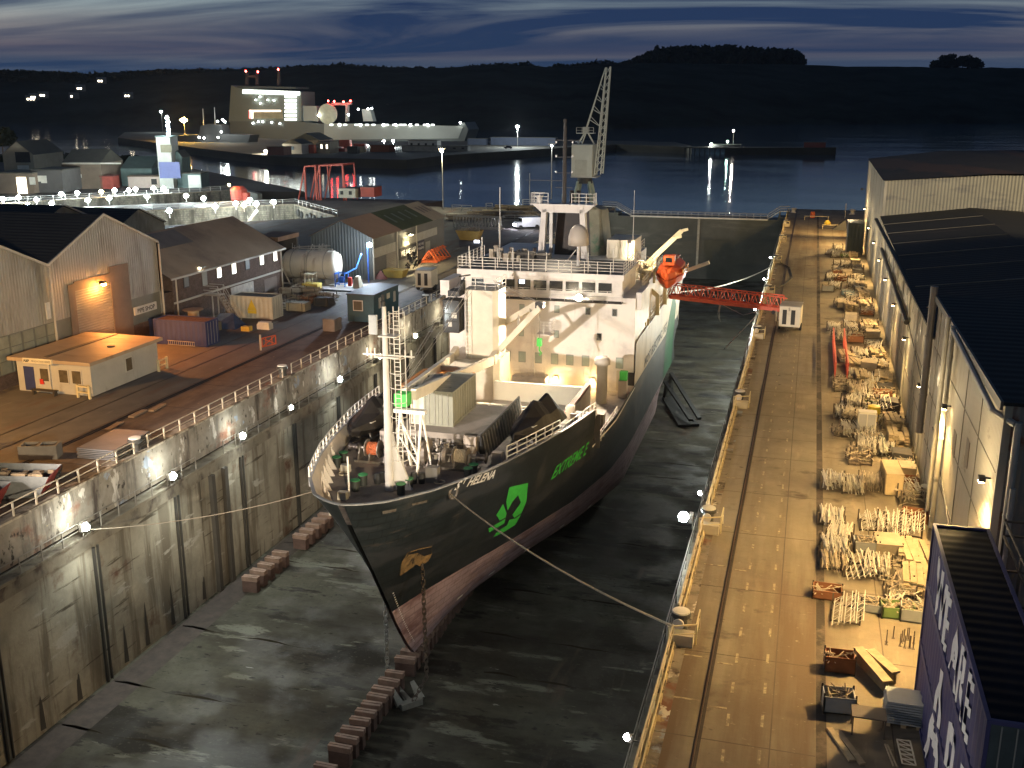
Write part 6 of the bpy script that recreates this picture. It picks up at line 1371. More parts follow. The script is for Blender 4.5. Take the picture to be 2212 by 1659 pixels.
def bollard(x, y, label, rz=0, z=0., light=True):
    t = thing('quay_bollard', (x, y, z), label, 'bollard', rz=rz)
    MB().lathe((0, 0, 0), [(.48, 0), (.42, .1), (.34, .25), (.36, .65), (.5, .78), (.5, .95), (.3, 1.02)], 16).build('bollard_body', mat('bollard_iron', (.05, .048, .042), .5, var=.2), t, world=False, smooth=False)
    MB().lathe((0, 0, 1.02), [(.44, 0), (.42, .07), (.2, .1)], 16).build('white_cap', mat('cap_white', (.62, .58, .5), .6, var=.15), t, world=False)
    return t
bollard(-44.9, 60.4, 'black bollard with white cap on the left dock edge, nearest the steel plates')
bollard(-44.9, 82.3, 'black bollard with white cap on the left dock edge, beside the foremast')
bollard(-44.9, 119.5, 'black bollard with white cap on the left dock edge, past the blue-green hut')
def gal_lamp(x, y, z, power, col, g, label, grp, dirx=1, real=True):
    t = thing('gallery_floodlight', (x, y, z), label, 'floodlight', grp)
    MB().cbox((x, y, z), (.22, .62, .5)).bar((x-.25*dirx, y, z), (x, y, z), .07).bar((x-.1*dirx, y, z-.7), (x-.1*dirx, y, z), .06).build('housing', steel, t)
    r_ = .32 if power == 1000 else (.2 if power < 300 else .27)  # glass swollen to a ball to imitate the lamp's glare
    MB().lathe((x+.16*dirx+(.3*dirx if r_ > .3 else 0), y, z), [(.05, -r_), (r_*.7, -r_*.7), (r_, 0), (r_*.7, r_*.7), (.05, r_)], 14).build('lamp_glass', g, t, smooth=True)
    lamp('SPOT', t, (x+(.3+2*r_)*dirx, y, z-.2), power, col, to=(x+5*dirx, y-.6, z-5.5), size=.12, angle=165, blend=.8)
    lamp('POINT', t, (x+.35*dirx, y-.6, z+.7), power*.16, col, size=.1)
    return t
gly = [52.4, 62.2, 72.1, 80.6, 90.8, 101.0, 111.5, 122.5]
glw = ['nearest to the left picture edge', 'below the stack of plates', 'left of the bow, third along', 'small one just left of the bow rail', 'left of the foremast', 'beside the foremast spreader', 'below the blue-green hut', 'nearest the bridge wing']
for i, y in enumerate(gly):
    small = i == 3
    gal_lamp(-43.45, y, -2.3, 260 if small else (1700 if i < 2 else 1200), (.93, 1., .93) if i < 5 else (1., .95, .75), coolg if i < 5 else glow('pale_yellow_glass', (1., .96, .72), 75.), 'glaring white floodlight on the left wall gallery, '+glw[i], 'floodlights along the left wall gallery')
for i, (y, w_) in enumerate(((150, 'hidden beyond the bridge'), (178, 'abreast of the funnel'), (205, 'the small one seen beside the funnel'), (226, 'nearest the dock gate'))): gal_lamp(-43.45, y, -2.3, 1600, (.95, 1., .9), coolg, 'small white light on the far left gallery, '+w_, 'far lights of the left gallery')

# floodlight towers out of view; the last two are added to brighten buildings and hull
def tower(x, y, h, label, aims, col, g):
    t = thing('floodlight_tower', (x, y, 0), label, 'floodlight tower')
    MB().lathe((x, y, 0), [(.35, 0), (.3, .3), (.2, h*.5), (.13, h)], 10).build('pole', gal, t)
    for k, (to, p, ang) in enumerate(aims):
        d = (Vector(to)-Vector((x, y, h))).normalized(); q = Vector((x, y, h+.2))+Vector((d.y, -d.x, 0)).normalized()*(k-.5)*.9
        hd = MB().bar(q-d*.25, q+d*.12, .6, .45).build('lamp_head', steel, t); MB().bar(q+d*.12, q+d*.16, .52, .38).build('lamp_glass', g, hd)
        lamp('SPOT', t, q+d*.35, p, col, to=to, size=.7, angle=ang, blend=.5)
tower(-49.5, 21, 13.2, 'tall white floodlight tower on the left quay before the dock head', [((-24.6, 97, 1), 150000, 38), ((-25, 68, -3), 5000, 60), ((5.6, 35, 3.5), 16000, 15)], (1., .89, .80), whiteg)  # last head added to brighten the container lettering
tower(-64, 50, 11.0, 'orange sodium light tower at the near left of the yard', [((-60, 59, 0), 17000, 105)], (1., .50, .12), sodium)
tower(2, 5, 15.0, 'added unseen floodlight tower beside the viewpoint, brightening the left roofs and hull', [((-68, 105, 6), 120000, 36), ((-21, 68, -1), 1500, 26)], (1., .84, .60), whiteg)  # unseen tower added to brighten gables, tan roofs and hull side

tower(78, 104, 26.0, 'added unseen floodlight tower right of the warehouses, brightening the pale gable', [((26, 142, 13), 120000, 60)], (1., .80, .50), whiteg)  # added out of view to light the tall gable and rusty roof

# ================================================================== right quay
def wx(Y): return 8.35+(Y-72.5)*.0098
wclad = mat('warehouse_cladding', (.38, .35, .27), .7, var=.12, scale=.25, pattern='riby', pscale=.3, bump=.45, layers=[((.16, .14, .10), (.3, .3, .07), .54, .70), ((.08, .07, .05), (.15, .15, .4), .66, .74)])
wclad2 = mat('warehouse_gable_cladding', (.30, .28, .21), .7, var=.1, scale=.2, pattern='ribx', pscale=.4, bump=.5, layers=[((.20, .19, .16), (.06, .06, .2), .55, .6)])
wroof = mat('warehouse_roof_black', (.012, .011, .010), .85, var=.3, scale=.2, pattern='riby', pscale=1.0, bump=.3, layers=[((.045, .03, .022), (.06, .35, 1), .60, .70)])
wroof2 = mat('warehouse_roof_rusty', (.045, .032, .026), .9, var=.3, scale=.1, layers=[((.13, .055, .03), (.07, .02, 1), .52, .58), ((.35, .3, .25), (1.2, 1.2, 1), .74, .76)])
def slab(y0, y1, z1, top, name, label, z0=0):
    t = thing(name, (wx(y0)+20, (y0+y1)/2, 0), label, 'warehouse'); return t
t = slab(142.5, 199, 14.4, 0, 'tall_warehouse', 'tallest warehouse at the water end with rust-patched roof and pale gable')
MB().ext([(wx(142.5), 142.5, 0), (wx(199), 199, 0), (wx(199), 199, 14.4), (wx(142.5), 142.5, 14.4)], (.3, 0, 0)).build('side_wall', wclad, t)
MB().ext([(wx(142.5)+.3, 142.5, 0), (60, 142.5, 0), (60, 142.5, 13.2), (34, 142.5, 15.4), (21.5, 142.5, 15.3), (wx(142.5)+.3, 142.5, 14.4)], (0, .3, 0)).build('gable_wall', wclad2, t)
MB().ext([(wx(199)+.3, 199, 0), (60, 199, 0), (60, 199, 13.2), (34, 199, 15.4), (21.5, 199, 15.3), (wx(199)+.3, 199, 14.4)], (0, -.3, 0)).build('gable_wall', wclad2, t)
MB()._add([(wx(142.5)-.2, 142.2, 14.42), (wx(199)-.2, 199.3, 14.42), (21.5, 199.3, 15.9), (21.5, 142.2, 15.5), (34, 142.2, 15.8), (34, 199.3, 16.2), (60, 142.2, 13.4), (60, 199.3, 13.4)], [(0, 1, 2, 3), (3, 2, 5, 4), (4, 5, 7, 6)]).build('roof', wroof2, t)
t = slab(69, 142.5, 10, 0, 'long_warehouse', 'long low warehouse with black roof and rows of narrow roof lights')
MB().ext([(wx(69), 69.01, 0), (wx(142.5), 142.4, 0), (wx(142.5), 142.4, 9.9), (wx(69), 69.01, 9.7)], (.3, 0, 0)).build('side_wall', wclad, t)
MB()._add([(wx(69)-.25, 69.05, 9.72), (wx(142.5)-.25, 142.4, 9.95), (19.5, 142.4, 11.3), (19.5, 69.05, 11.1), (50, 142.4, 9.6), (50, 69.05, 9.4)], [(0, 1, 2, 3), (3, 2, 4, 5)]).build('roof', wroof, t)
MB().box(wx(100)-.5, wx(100)-.1, 69.1, 142.3, 9.55, 9.72).build('gutter', blackr, t)
rl = mat('roof_light_dull', (.075, .06, .045), .6, var=.3, scale=1, pattern='riby', pscale=1.0, bump=.5)
for k, x0 in enumerate((11.5, 15.2)):
    for j in range(18):
        y = 88+3*j
        if (j*7+k*3) % 5 == 0: continue
        zz = 9.72+(x0-8.2)*.125+.04; MB()._add([(x0, y, zz), (x0+2.2, y, zz+.27), (x0+2.2, y+.7, zz+.27), (x0, y+.7, zz)], [(0, 1, 2, 3)]).build('roof_light', rl, t)
slit = mat('wall_light_strip', (.50, .46, .34), .4, var=.15)
for j in range(17):
    y = 72.5+4.1*j; MB().box(wx(y)-.03, wx(y), y, y+.28, 6.9, 8.2).build('wall_light_strip', slit, t)
    MB().box(wx(y)-.03, wx(y), y+2.0, y+2.28, 7.9, 9.3).build('wall_light_strip', slit, t)
MB().box(wx(94)-.04, wx(94), 93.6, 96.4, 7.4, 9.2).build('pale_panel', mat('pale_wall_panel', (.36, .34, .27), .6), t)
MB().tube([(wx(131)-.3, 131, 7.2), (wx(88)-.3, 88, 6.9)], .22, 8).build('duct', mat('duct_dark', (.05, .045, .035), .6), t)
MB().tube([(wx(88)-.12, 88, 6.8), (wx(70)-.12, 70, 5.2)], .04, 5).build('cable', blackr, t)
t = thing('corner_warehouse', (30, 56.6, 0), 'tall flat-topped warehouse block nearest the blue container stack', 'warehouse')
NX = 8.2
MB().box(NX, NX+.3, 44.3, 69, 0, 12.2).build('side_wall', wclad, t)
MB().box(NX+.3, 45, 44.3, 44.6, 0, 12.2).build('end_wall', mat('end_wall_dark', (.20, .18, .15), .7, var=.15, scale=.4, pattern='ribx', pscale=.3, bump=.4, layers=[((.16, .07, .04), (.4, .4, .4), .6, .66)]), t)
MB().box(NX-.02, NX+.28, 44.2, 45.6, 0, 3.0).build('brown_base', mat('base_brown', (.12, .08, .055), .8, var=.3), t)
MB().box(NX, 45, 68.7, 69, 9.7, 12.2).build('far_wall', wclad, t)
MB().box(NX-.1, 45, 44.2, 69.1, 12.2, 12.35).build('roof', wroof, t)
MB().box(NX-.22, NX-.1, 44.2, 69.1, 12.0, 12.38).build('gutter', mat('gutter_dark', (.1, .09, .075), .6), t)
for x, y, l in ((12.5, 58, 2.2), (18, 53, 2.5), (13.2, 52.2, .5)): MB().box(x, x+l, y, y+.25, 12.36, 12.5).build('rooftop_fitting', trimw, t)
pg = mat('downpipe_grey', (.34, .32, .27), .5, var=.2, scale=1)
for y, z0, z1, r in ((69.3, 3.3, 12.9, .23), (61.4, 1.0, 12.5, .14), (59.2, .8, 12.4, .14), (44.0, 0, 11.6, .15), (43.0+.4, 0, 9.0, .12)):
    mb = MB(); x = NX-.3 if y > 44.1 else NX+.5; mb.tube([(x, y, z0), (x, y, z1)], r, 10)
    for k in range(5): mb.lathe((x, y, z0+.6+k*(z1-z0)/5), [(r*1.15, 0), (r*1.15, .1)], 10)
    mb.build('downpipe', pg if r < .2 else mat('flue_dark', (.16, .14, .12), .5, var=.2), t)
mb = MB(); mb.tube([(NX-.3, 59.2, 12.2), (NX-.3, 45.2, 11.7), (NX+.4, 44.0, 11.5)], .14, 8).build('gutter_pipe', pg, t)
mb = MB()
for y, z in ((64.5, 8.9), (60, 6.5), (55.8, 7.4), (51.5, 8.3), (48, 5.0)): MB().box(NX-.03, NX, y, y+.9, z-1.3, z).build('window', mat('window_brown', (.10, .08, .055), .4, var=.2), t)
MB().box(NX-.03, NX, 46.6, 47.8, 1.8, 4.0).build('door_panel', mat('door_panel_tan', (.26, .22, .16), .6), t)
MB().bar((NX-.05, 65, 5.0), (NX-.05, 47.5, 1.2), .05).build('handrail', blackr, t)
for y in (54.8, 53.6): MB().box(NX-.14, NX, y, y+.5, .9, 2.4).build('junction_box', mat('box_pale', (.5, .47, .36), .6), t)

lapm = mat('sheet_lap_dark', (.17, .15, .11), .8, var=.3, scale=.6)
for z in (3.1, 6.2, 9.2): MB().box(NX-.025, NX, 44.6, 68.6, z, z+.05).build('sheet_lap', lapm, t)
for y in (49.5, 54.2, 62.8, 66.9): MB().box(NX-.03, NX, y, y+.07, 0, 12).build('cladding_joint', lapm, t)
for x, y in ((14, 62), (20, 60), (17, 48.5)): MB().lathe((x, y, 12.35), [(.35, 0), (.35, .7), (.55, .75), (.3, 1.0)], 12).build('roof_vent', gal, t)
_lw = bpy.data.objects['long_warehouse'] if 'long_warehouse' in bpy.data.objects else None
if _lw:
    for z in (3.0, 6.1): MB().ext([(wx(69)-.03, 69.1, z), (wx(142)-.03, 142.3, z), (wx(142)-.03, 142.3, z+.05), (wx(69)-.03, 69.1, z+.05)], (.03, 0, 0)).build('sheet_lap', lapm, _lw)
    for k in range(9): y = 73+7.9*k; MB().tube([(wx(y)-.12, y, 9.5), (wx(y)-.12, y, .1)], .07, 6).build('downpipe', pg, _lw)
    for y in (79.5, 108, 126): MB().box(wx(y)-.05, wx(y), y, y+3.4, 0, 4.2).build('roller_door', mat('warehouse_door', (.25, .23, .18), .6, var=.2, pattern='ribz', pscale=.3, bump=.4), _lw)
    for k in range(7): y = 78+9*k; MB().bar((8.5, y, 10.0), (19.4, y, 11.36), .12, .06).build('roof_sheet_seam', lapm, _lw)
YEL = (1., .64, .24)
def wall_lamp(x, y, z, power, label, reach=7., aimz=0., grp='small floodlights along the warehouse wall'):
    t = thing('wall_floodlight', (x, y, z), label, 'floodlight', grp)
    MB().bar((x, y, z+.15), (x-.3, y, z+.15), .07).cbox((x-.34, y, z+.1), (.26, .4, .2)).build('housing', blackr, t)
    MB().cbox((x-.36, y, z-.02), (.2, .34, .05)).build('lamp_glass', glow('sodium_flood_glass', (1., .72, .35), 60.), t)
    lamp('SPOT', t, (x-.42, y, z-.1), power, YEL, to=(x-reach, y, aimz), size=.12, angle=152, blend=.5)
    lamp('SPOT', t, (x-.3, y, z-.1), power*(.02 if y < 60 else .16), (1., .74, .30), to=(x-.1, y, 0), size=.08, angle=50, blend=.5)
    lamp('POINT', t, (x-2.6, y+1.0, z+.3), power*(.05 if y < 60 else .09), (1., .76, .42), size=.3)  # added fill light in front of the wall, no fixture of its own
    return t
lw = ['nearest, above the corner of the near block', 'second, at the middle of the near block', 'third, beside the thick flue pipe', 'fourth from the near end', 'fifth from the near end', 'sixth from the near end', 'seventh, close to the tall warehouse', 'eighth, first on the tall warehouse', 'ninth, second on the tall warehouse', 'tenth, farthest toward the water']
for i, (y, z, p) in enumerate(((45.2, 8.6, 8500), (58.5, 8.0, 6500), (72.5, 5.6, 3000), (87.5, 5.6, 3000), (102.7, 5.6, 3000), (118, 5.6, 3000), (133, 5.6, 3000), (150, 5.6, 3200), (168, 5.6, 3400), (189, 6.5, 9000))):
    wall_lamp((NX if y < 69 else wx(y))-.05, y, z, p, 'small yellow floodlight on the right warehouse wall, '+lw[i], reach=9 if y < 69 else 8)

t = thing('wall_floodlight', (9.2, 200, 9), 'added floodlight on the seaward corner of the tall warehouse, brightening the quay end', 'floodlight')
MB().bar((9.6, 199.6, 9), (9.0, 200.2, 9), .1).cbox((8.9, 200.4, 9), (.4, .3, .3)).build('housing', blackr, t)
lamp('SPOT', t, (8.6, 200.8, 8.9), 14000, YEL, to=(1, 226, 0), size=.2, angle=120)  # lamp added to brighten the far end of the quay

# stack of blue freight containers with large white lettering
def conform_text(s, size, x0, z0, L_, w, t, m, width, name='lettering', parent=None, h=2.59, zlo=0, zhi=99):
    fr = .12; n = max(6, int((L_-2*fr)/.28)); pr = []
    for k in range(n+1):
        x = fr+(L_-2*fr)*k/n; o = .035 if k % 2 else .085; pr += [(x-.05, o), (x+.05, o)]
    vs, fs = textmesh(s, size, 0, .03); ww = max(v[0] for v in vs); k = width/ww
    bm = bmesh.new(); bv = [bm.verts.new((x0-v[0]*k, z0+v[1], 0)) for v in vs]
    for f in fs:
        try: bm.faces.new([bv[i] for i in f])
        except ValueError: pass
    bmesh.ops.triangulate(bm, faces=bm.faces)
    for x, o in pr: bmesh.ops.bisect_plane(bm, geom=bm.verts[:]+bm.edges[:]+bm.faces[:], plane_co=(x, 0, 0), plane_no=(1, 0, 0))
    if zlo > 0 or zhi < 99:
        bmesh.ops.bisect_plane(bm, geom=bm.verts[:]+bm.edges[:]+bm.faces[:], plane_co=(0, zlo, 0), plane_no=(0, 1, 0), clear_inner=True)
        bmesh.ops.bisect_plane(bm, geom=bm.verts[:]+bm.edges[:]+bm.faces[:], plane_co=(0, zhi, 0), plane_no=(0, 1, 0), clear_outer=True)
    bm.verts.index_update()
    mb = MB(); mb._add([(v.co.x, w-itp(pr, v.co.x)+.045, v.co.y) for v in bm.verts], [tuple(v.index for v in f.verts) for f in bm.faces]); bm.free()
    mb.build(name, m, parent or t, world=False)
CW, CL = 2.1, 14.3
lt = mat('container_letter_white', (.80, .80, .77), .6, var=.1, scale=1)
for k in range(3):
    c = container((5.65+CW, 27.6, 2.59*k), R(90), CL, (.05, .05, .14), ['bottom blue container of the lettered stack at the lower right', 'middle blue container of the lettered stack at the lower right', 'top blue container of the stack lettered WE ARE, at lower right'][k], 'blue lettered containers stacked at the lower right', w=CW, h=2.585, doorcol=mat('cont_door_grey', (.06, .08, .085), .5, var=.3, scale=1), top=mat('cont_roof_black', (.006, .008, .014), .8, var=.3, scale=1, spec=.1), rib=.3)
    if k == 2: conform_text('WE ARE', 2.9, 11.8, .25, CL, CW, c, lt, 9.4)
    elif k == 1: conform_text('A&P', 6.3, 9.9, .3-2.59, CL, CW, c, lt, 9.5, zlo=.12, zhi=2.47)
    else: conform_text('A&P', 6.3, 9.9, .3, CL, CW, c, lt, 9.5, zlo=.12, zhi=2.47)
t = thing('scaffold_stair', (8.6, 38, 0), 'dark scaffold frame of horizontal bars behind the blue containers', 'scaffold')
mb = MB()
for y in (31.5, 35, 38.5, 42): mb.bar((8.3, y, 0), (8.3, y, 8.2), .09).bar((10.6, y, 0), (10.6, y, 8.2), .09)
for z in (1.5, 3, 4.5, 6, 7.5, 8.1): mb.bar((8.3, 31.5, z), (8.3, 42, z), .08); [mb.bar((8.3, y, z), (10.6, y, z), .08) for y in (31.5, 35, 38.5, 42)]
mb.bar((8.3, 38.5, 4.5), (10.6, 42, 7.5), .08); mb.build('scaffold_frame', dkf, t)

# quay edge: kerb rail sections, capstan bollards, gallery rail
gr = 'railing sections along the right quay edge'
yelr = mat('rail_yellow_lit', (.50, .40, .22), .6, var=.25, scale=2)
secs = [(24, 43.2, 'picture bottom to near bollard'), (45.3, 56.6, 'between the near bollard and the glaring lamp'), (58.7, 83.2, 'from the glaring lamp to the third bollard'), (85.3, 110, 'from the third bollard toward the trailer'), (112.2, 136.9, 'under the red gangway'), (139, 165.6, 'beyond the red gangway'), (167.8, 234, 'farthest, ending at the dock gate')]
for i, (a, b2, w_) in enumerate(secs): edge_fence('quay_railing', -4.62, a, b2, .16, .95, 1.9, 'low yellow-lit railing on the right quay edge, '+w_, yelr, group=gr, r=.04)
for i, (a, b2, w_) in enumerate(((24, 70, 'near half'), (70, 234, 'far half'))): edge_fence('gallery_railing', -5.65, a, b2, -3.2, 1.05, 2.3, 'thin railing of the right wall gallery, '+w_, MATS['rail_dull'], group='gallery railings on the right wall', r=.03)
MB().tube([(-4.75, 24, .25), (-4.75, 234, .25)], .07, 6).tube([(-4.55, 24, .2), (-4.55, 234, .2)], .05, 6).build('service_pipe', mat('service_pipe_cream', (.50, .42, .25), .6, var=.25, scale=1), label='pair of cream service pipes running along the right quay edge', cat='pipe')
bw_ = ['taking the bow rope', 'beside the glaring white lamp', 'third from the near end', 'level with the white box trailer', 'just beyond the red gangway', 'taking the stern rope', 'second from the dock gate', 'nearest the dock gate']
for i, y in enumerate((44.3, 57.6, 84.2, 111, 138, 166.7, 193, 218)):
    t = thing('capstan_bollard', (-4.35, y, 0), 'black capstan with white cap on the right quay edge, '+bw_[i], 'capstan', 'capstans on the right quay edge')
    MB().lathe((-4.4, y+.2, .1), [(.42, 0), (.38, .1), (.30, .3), (.32, .7), (.46, .85), (.46, 1.0), (.3, 1.05)], 16).build('capstan_body', MATS['bollard_iron'], t)
    MB().lathe((-4.4, y+.2, 1.15), [(.42, 0), (.40, .06), (.2, .09)], 16).build('white_cap', MATS['cap_white'], t)
    MB().lathe((-4.45, y-.28, .75), [(.26, -.1), (.26, .02), (.14, .06)], 12, 'y').build('handwheel', MATS['cap_white'], t)
    MB().box(-4.85, -3.7, y-1.0, y-.35, 0, .55).build('base_box', mat('base_box_cream', (.48, .42, .30), .7, var=.2), t)
    mb = MB()
    for a, b3 in (((-4.8, y-1.1), (-3.6, y-.6)), ((-3.6, y-.6), (-3.6, y+.9))): mb.bar((*a, 1.0), (*b3, 1.0), .06).bar((*a, .55), (*b3, .55), .05).bar((*b3, 0), (*b3, 1.0), .07)
    mb.bar((-4.8, y-1.1, 0), (-4.8, y-1.1, 1.0), .07); mb.build('guard_rail', MATS['guard_cream'], t)
gal_lamp(-5.45, 58.4, .2, 1000, (.84, .95, 1.), glow('arc_glass', (.85, .97, 1.), 90.), 'brilliant blue-white floodlight on the right dock edge beside the second capstan', None, dirx=-1)
for i, (y, lab) in enumerate(((35.8, 'small white lamp on the right gallery near the bottom of the picture'), (63.3, 'small white lamp on the right gallery just beyond the brilliant floodlight'), (127.0, 'small white lamp just beyond the red gangway at the quay edge'), (150, 'small white lamp on the right gallery at the stern rope'), (172, 'small violet-white lamp on the far right gallery'))):
    p_ = 3800 if y > 115 else 120
    t = thing('gallery_lamp', (-5.3, y, -.2), lab, 'lamp', 'small lamps on the right gallery')
    MB().cbox((-5.3, y, -.1), (.22, .22, .3)).bar((-5.2, y, -.2), (-4.86, y, -.2), .06).build('housing', steel, t)
    MB().lathe((-5.42, y-.05, -.05), [(.05, -.14), (.15, 0), (.05, .14)], 8).build('lamp_glass', glow('small_lamp_glass', (.92, .95, 1), 60.), t)
    lamp('POINT', t, (-6.4, y, -2.4 if y > 115 else .1), p_, (.95, 1., .88), size=.1)

# red lattice gangway from the ship to the quay
t = thing('gangway', (-2.2, 120.5, 0), 'red steel lattice gangway spanning from the ship stern to the right quay', 'gangway')
rd_m = mat('gangway_red', (.60, .095, .04), .5, var=.15, scale=2)
A_, B_ = Vector((-15.4, 123.6, 1.7)), Vector((-2.2, 120.6, 1.35)); dn = (B_-A_).normalized(); sn = Vector((-dn.y, dn.x, 0)).normalized()*.65
mb = MB(); tr = MB(); n = 11
for s_ in (1, -1):
    mb.bar(A_+sn*s_, B_+sn*s_, .2, .42); tr.bar(A_+sn*s_+Vector((0, 0, 1.45)), B_+sn*s_+Vector((0, 0, 1.45)), .12)
    for k in range(n):
        a = A_.lerp(B_, k/n)+sn*s_; c = A_.lerp(B_, (k+.5)/n)+sn*s_+Vector((0, 0, 1.45)); e_ = A_.lerp(B_, (k+1)/n)+sn*s_
        tr.bar(a, c, .08).bar(c, e_, .08); 
        if k: tr.bar(a, a+Vector((0, 0, 1.45)), .07)
tr.bar(B_+sn, B_+sn+Vector((0, 0, 1.45)), .12).bar(B_-sn, B_-sn+Vector((0, 0, 1.45)), .12).bar(B_-sn+Vector((0, 0, 1.45)), B_-sn+dn*.7+Vector((0, 0, 1.4)), .1)
MB().ext([A_-sn, A_+sn, B_+sn, B_-sn], (0, 0, .06)).build('walkway_deck', rd_m, t)
mb.build('girder', rd_m, t); tr.build('lattice_truss', rd_m, t)
for s_ in (1, -1): q = B_-dn*.4+sn*s_; MB().bar((q.x, q.y, 0), (q.x, q.y, 1.3), .2).build('support_leg', gm2, t)
MB().lathe((B_.x-.9, B_.y-.65, 1.05), [(.22, -.08), (.22, .08)], 12, 'y').build('roller', blackr, t)
mb = MB(); random.seed(3)
for k in range(2): mb.tube([(-9.3+.12*k, 121.8, 1.2), (-9.4+.15*k, 121.7, .2), (-9.2+.12*k, 121.8, -.6-.2*k)], .018, 5)
mb.tube([(-9, 121.8, 1.3), (-6.5, 121.2, .3), (-4.5, 120.8, 1.0)], .025, 5)
mb.build('hanging_cable', gal, t)
flat_text('5', .5, (-1.3, 114.56, 2.3), (1, 0, 0), (0, 0, 1), 'trailer_number', blacktxt, bpy.data.objects['generator_trailer.001'])

# scaffold stores on the right quay --------------------------------------------
def AB(x, y): return ((3100+.3617*x)/1.8228, (900+.3617*y)/1.8228)
def BB(x, y): return ((3100+.3917*x)/1.8228, (1450+.3917*y)/1.8228)
def CB(x, y): return ((3100+.3917*x)/1.8228, (1950+.3917*y)/1.8228)
def DB(x, y): return ((3000+.4665*x)/1.8228, (2400+.4665*y)/1.8228)
items = []
for f_, L_ in ((CB, [('tubes', 440, 285), ('tubes', 530, 450, 1), ('tubes', 475, 620), ('tubes', 465, 735, 2), ('ladders', 690, 800), ('tubes', 905, 810, 1), ('loose', 995, 800), ('ladders', 850, 350, 1), ('ladders', 1020, 380), ('ladders', 1110, 400, 1), ('ladders', 1240, 400), ('box', 790, 590, 0), ('crate', 1010, 590), ('boards', 1250, 640), ('boards', 1300, 720, 1), ('box', 1420, 300, 1), ('boards', 1290, 950), ('tubes', 1240, 990, 2), ('loose', 1130, 1040), ('loose', 1190, 1160, 1), ('box', 400, 1060, 1), ('ladders', 590, 1250, 1), ('box', 830, 1190, 0), ('box', 1110, 1260, 2), ('box', 1290, 1290, 0)]),
    (BB, [('tubes', 450, 1230), ('tubes', 660, 1260, 1), ('tubes', 830, 1240, 2), ('tubes', 1250, 1280), ('crate', 1130, 1100), ('box', 1250, 1070), ('crate', 1430, 1130, 1), ('box', 1440, 1240, 1), ('loose', 1450, 1400), ('tubes', 800, 860, 1), ('tubes', 990, 870), ('loose', 800, 750, 1), ('boards', 1180, 800, 1), ('loose', 1190, 960), ('sheet', 1360, 990), ('tubes', 640, 690, 1), ('loose', 560, 690), ('box', 790, 650, 0), ('tubes', 650, 540, 2), ('loose', 1010, 580, 1), ('boards', 1190, 620), ('tubes', 660, 430), ('tubes', 800, 420, 1), ('ladders', 920, 450), ('sheet', 1060, 440), ('boards', 1190, 430, 1), ('boards', 760, 150), ('boards', 890, 220, 1), ('boards', 1040, 180), ('tubes', 1160, 170), ('loose', 550, 180), ('tubes', 790, 270, 2), ('tubes', 700, 110, 1), ('sheet', 1120, 260)]),
    (AB, [('tubes', 505, 1120), ('tubes', 690, 1110, 1), ('loose', 740, 1210), ('tubes', 610, 1230, 2), ('boards', 1085, 1100), ('crate', 1080, 1210), ('tubes', 790, 1420), ('sheet', 1030, 1430), ('boards', 1170, 1430, 1), ('boards', 740, 1540), ('crate', 890, 1570), ('tubes', 990, 1530), ('boards', 1220, 1560), ('crate', 690, 1010), ('loose', 880, 950), ('boards', 1040, 900, 1), ('box', 1050, 960, 1), ('box', 655, 730, 3), ('sheet', 780, 690), ('boards', 870, 670), ('boards', 960, 740, 1), ('box', 440, 690), ('tubes', 520, 660, 1), ('loose', 620, 560), ('crate', 650, 530), ('loose', 550, 470, 1), ('crate', 780, 400), ('loose', 680, 410), ('loose', 560, 400, 1), ('tubes', 870, 470, 2), ('box', 925, 460), ('sheet', 930, 510), ('boards', 760, 320), ('tubes', 640, 320), ('loose', 860, 310), ('crate', 600, 870), ('loose', 610, 820, 1), ('loose', 900, 830), ('loose', 760, 820), ('loose', 870, 550, 1), ('loose', 560, 560), ('tubes', 480, 570), ('loose', 720, 480), ('boards', 680, 900), ('tubes', 860, 1120, 2), ('loose', 930, 1080), ('loose', 960, 1290, 1), ('boards', 640, 1440), ('tubes', 720, 640, 1), ('loose', 780, 560, 1)])):
    for it in L_: items.append((it[0], f_(it[1], it[2]), it[3] if len(it) > 3 else 0))
random.seed(101)
for k in range(46):      # the gaps between the rows
    Y_ = random.choice([random.uniform(70, 92), random.uniform(80, 92), random.uniform(92, 185), random.uniform(92, 185)]); X_ = random.uniform(3.6 if Y_ > 60 else 4.2, 7.4)
    if abs(X_-3.8) < 1.2 and 93 < Y_ < 112: continue
    d_ = (X_, Y_); items.append((random.choice(['tubes', 'loose', 'tubes', 'loose', 'ladders', 'box']), d_, k % 3))
rows_ = {}
for k_, (x, y), v in items:
    g = G(x, y) if y > 200 else Vector((x, y, 0)); rows_.setdefault(k_, []).append((g.x, g.y, v))
FND = {'near': 'before the tall crate', 'mid': 'between tall crate and red trusses', 'far': 'beyond the red trusses'}
random.seed(77)
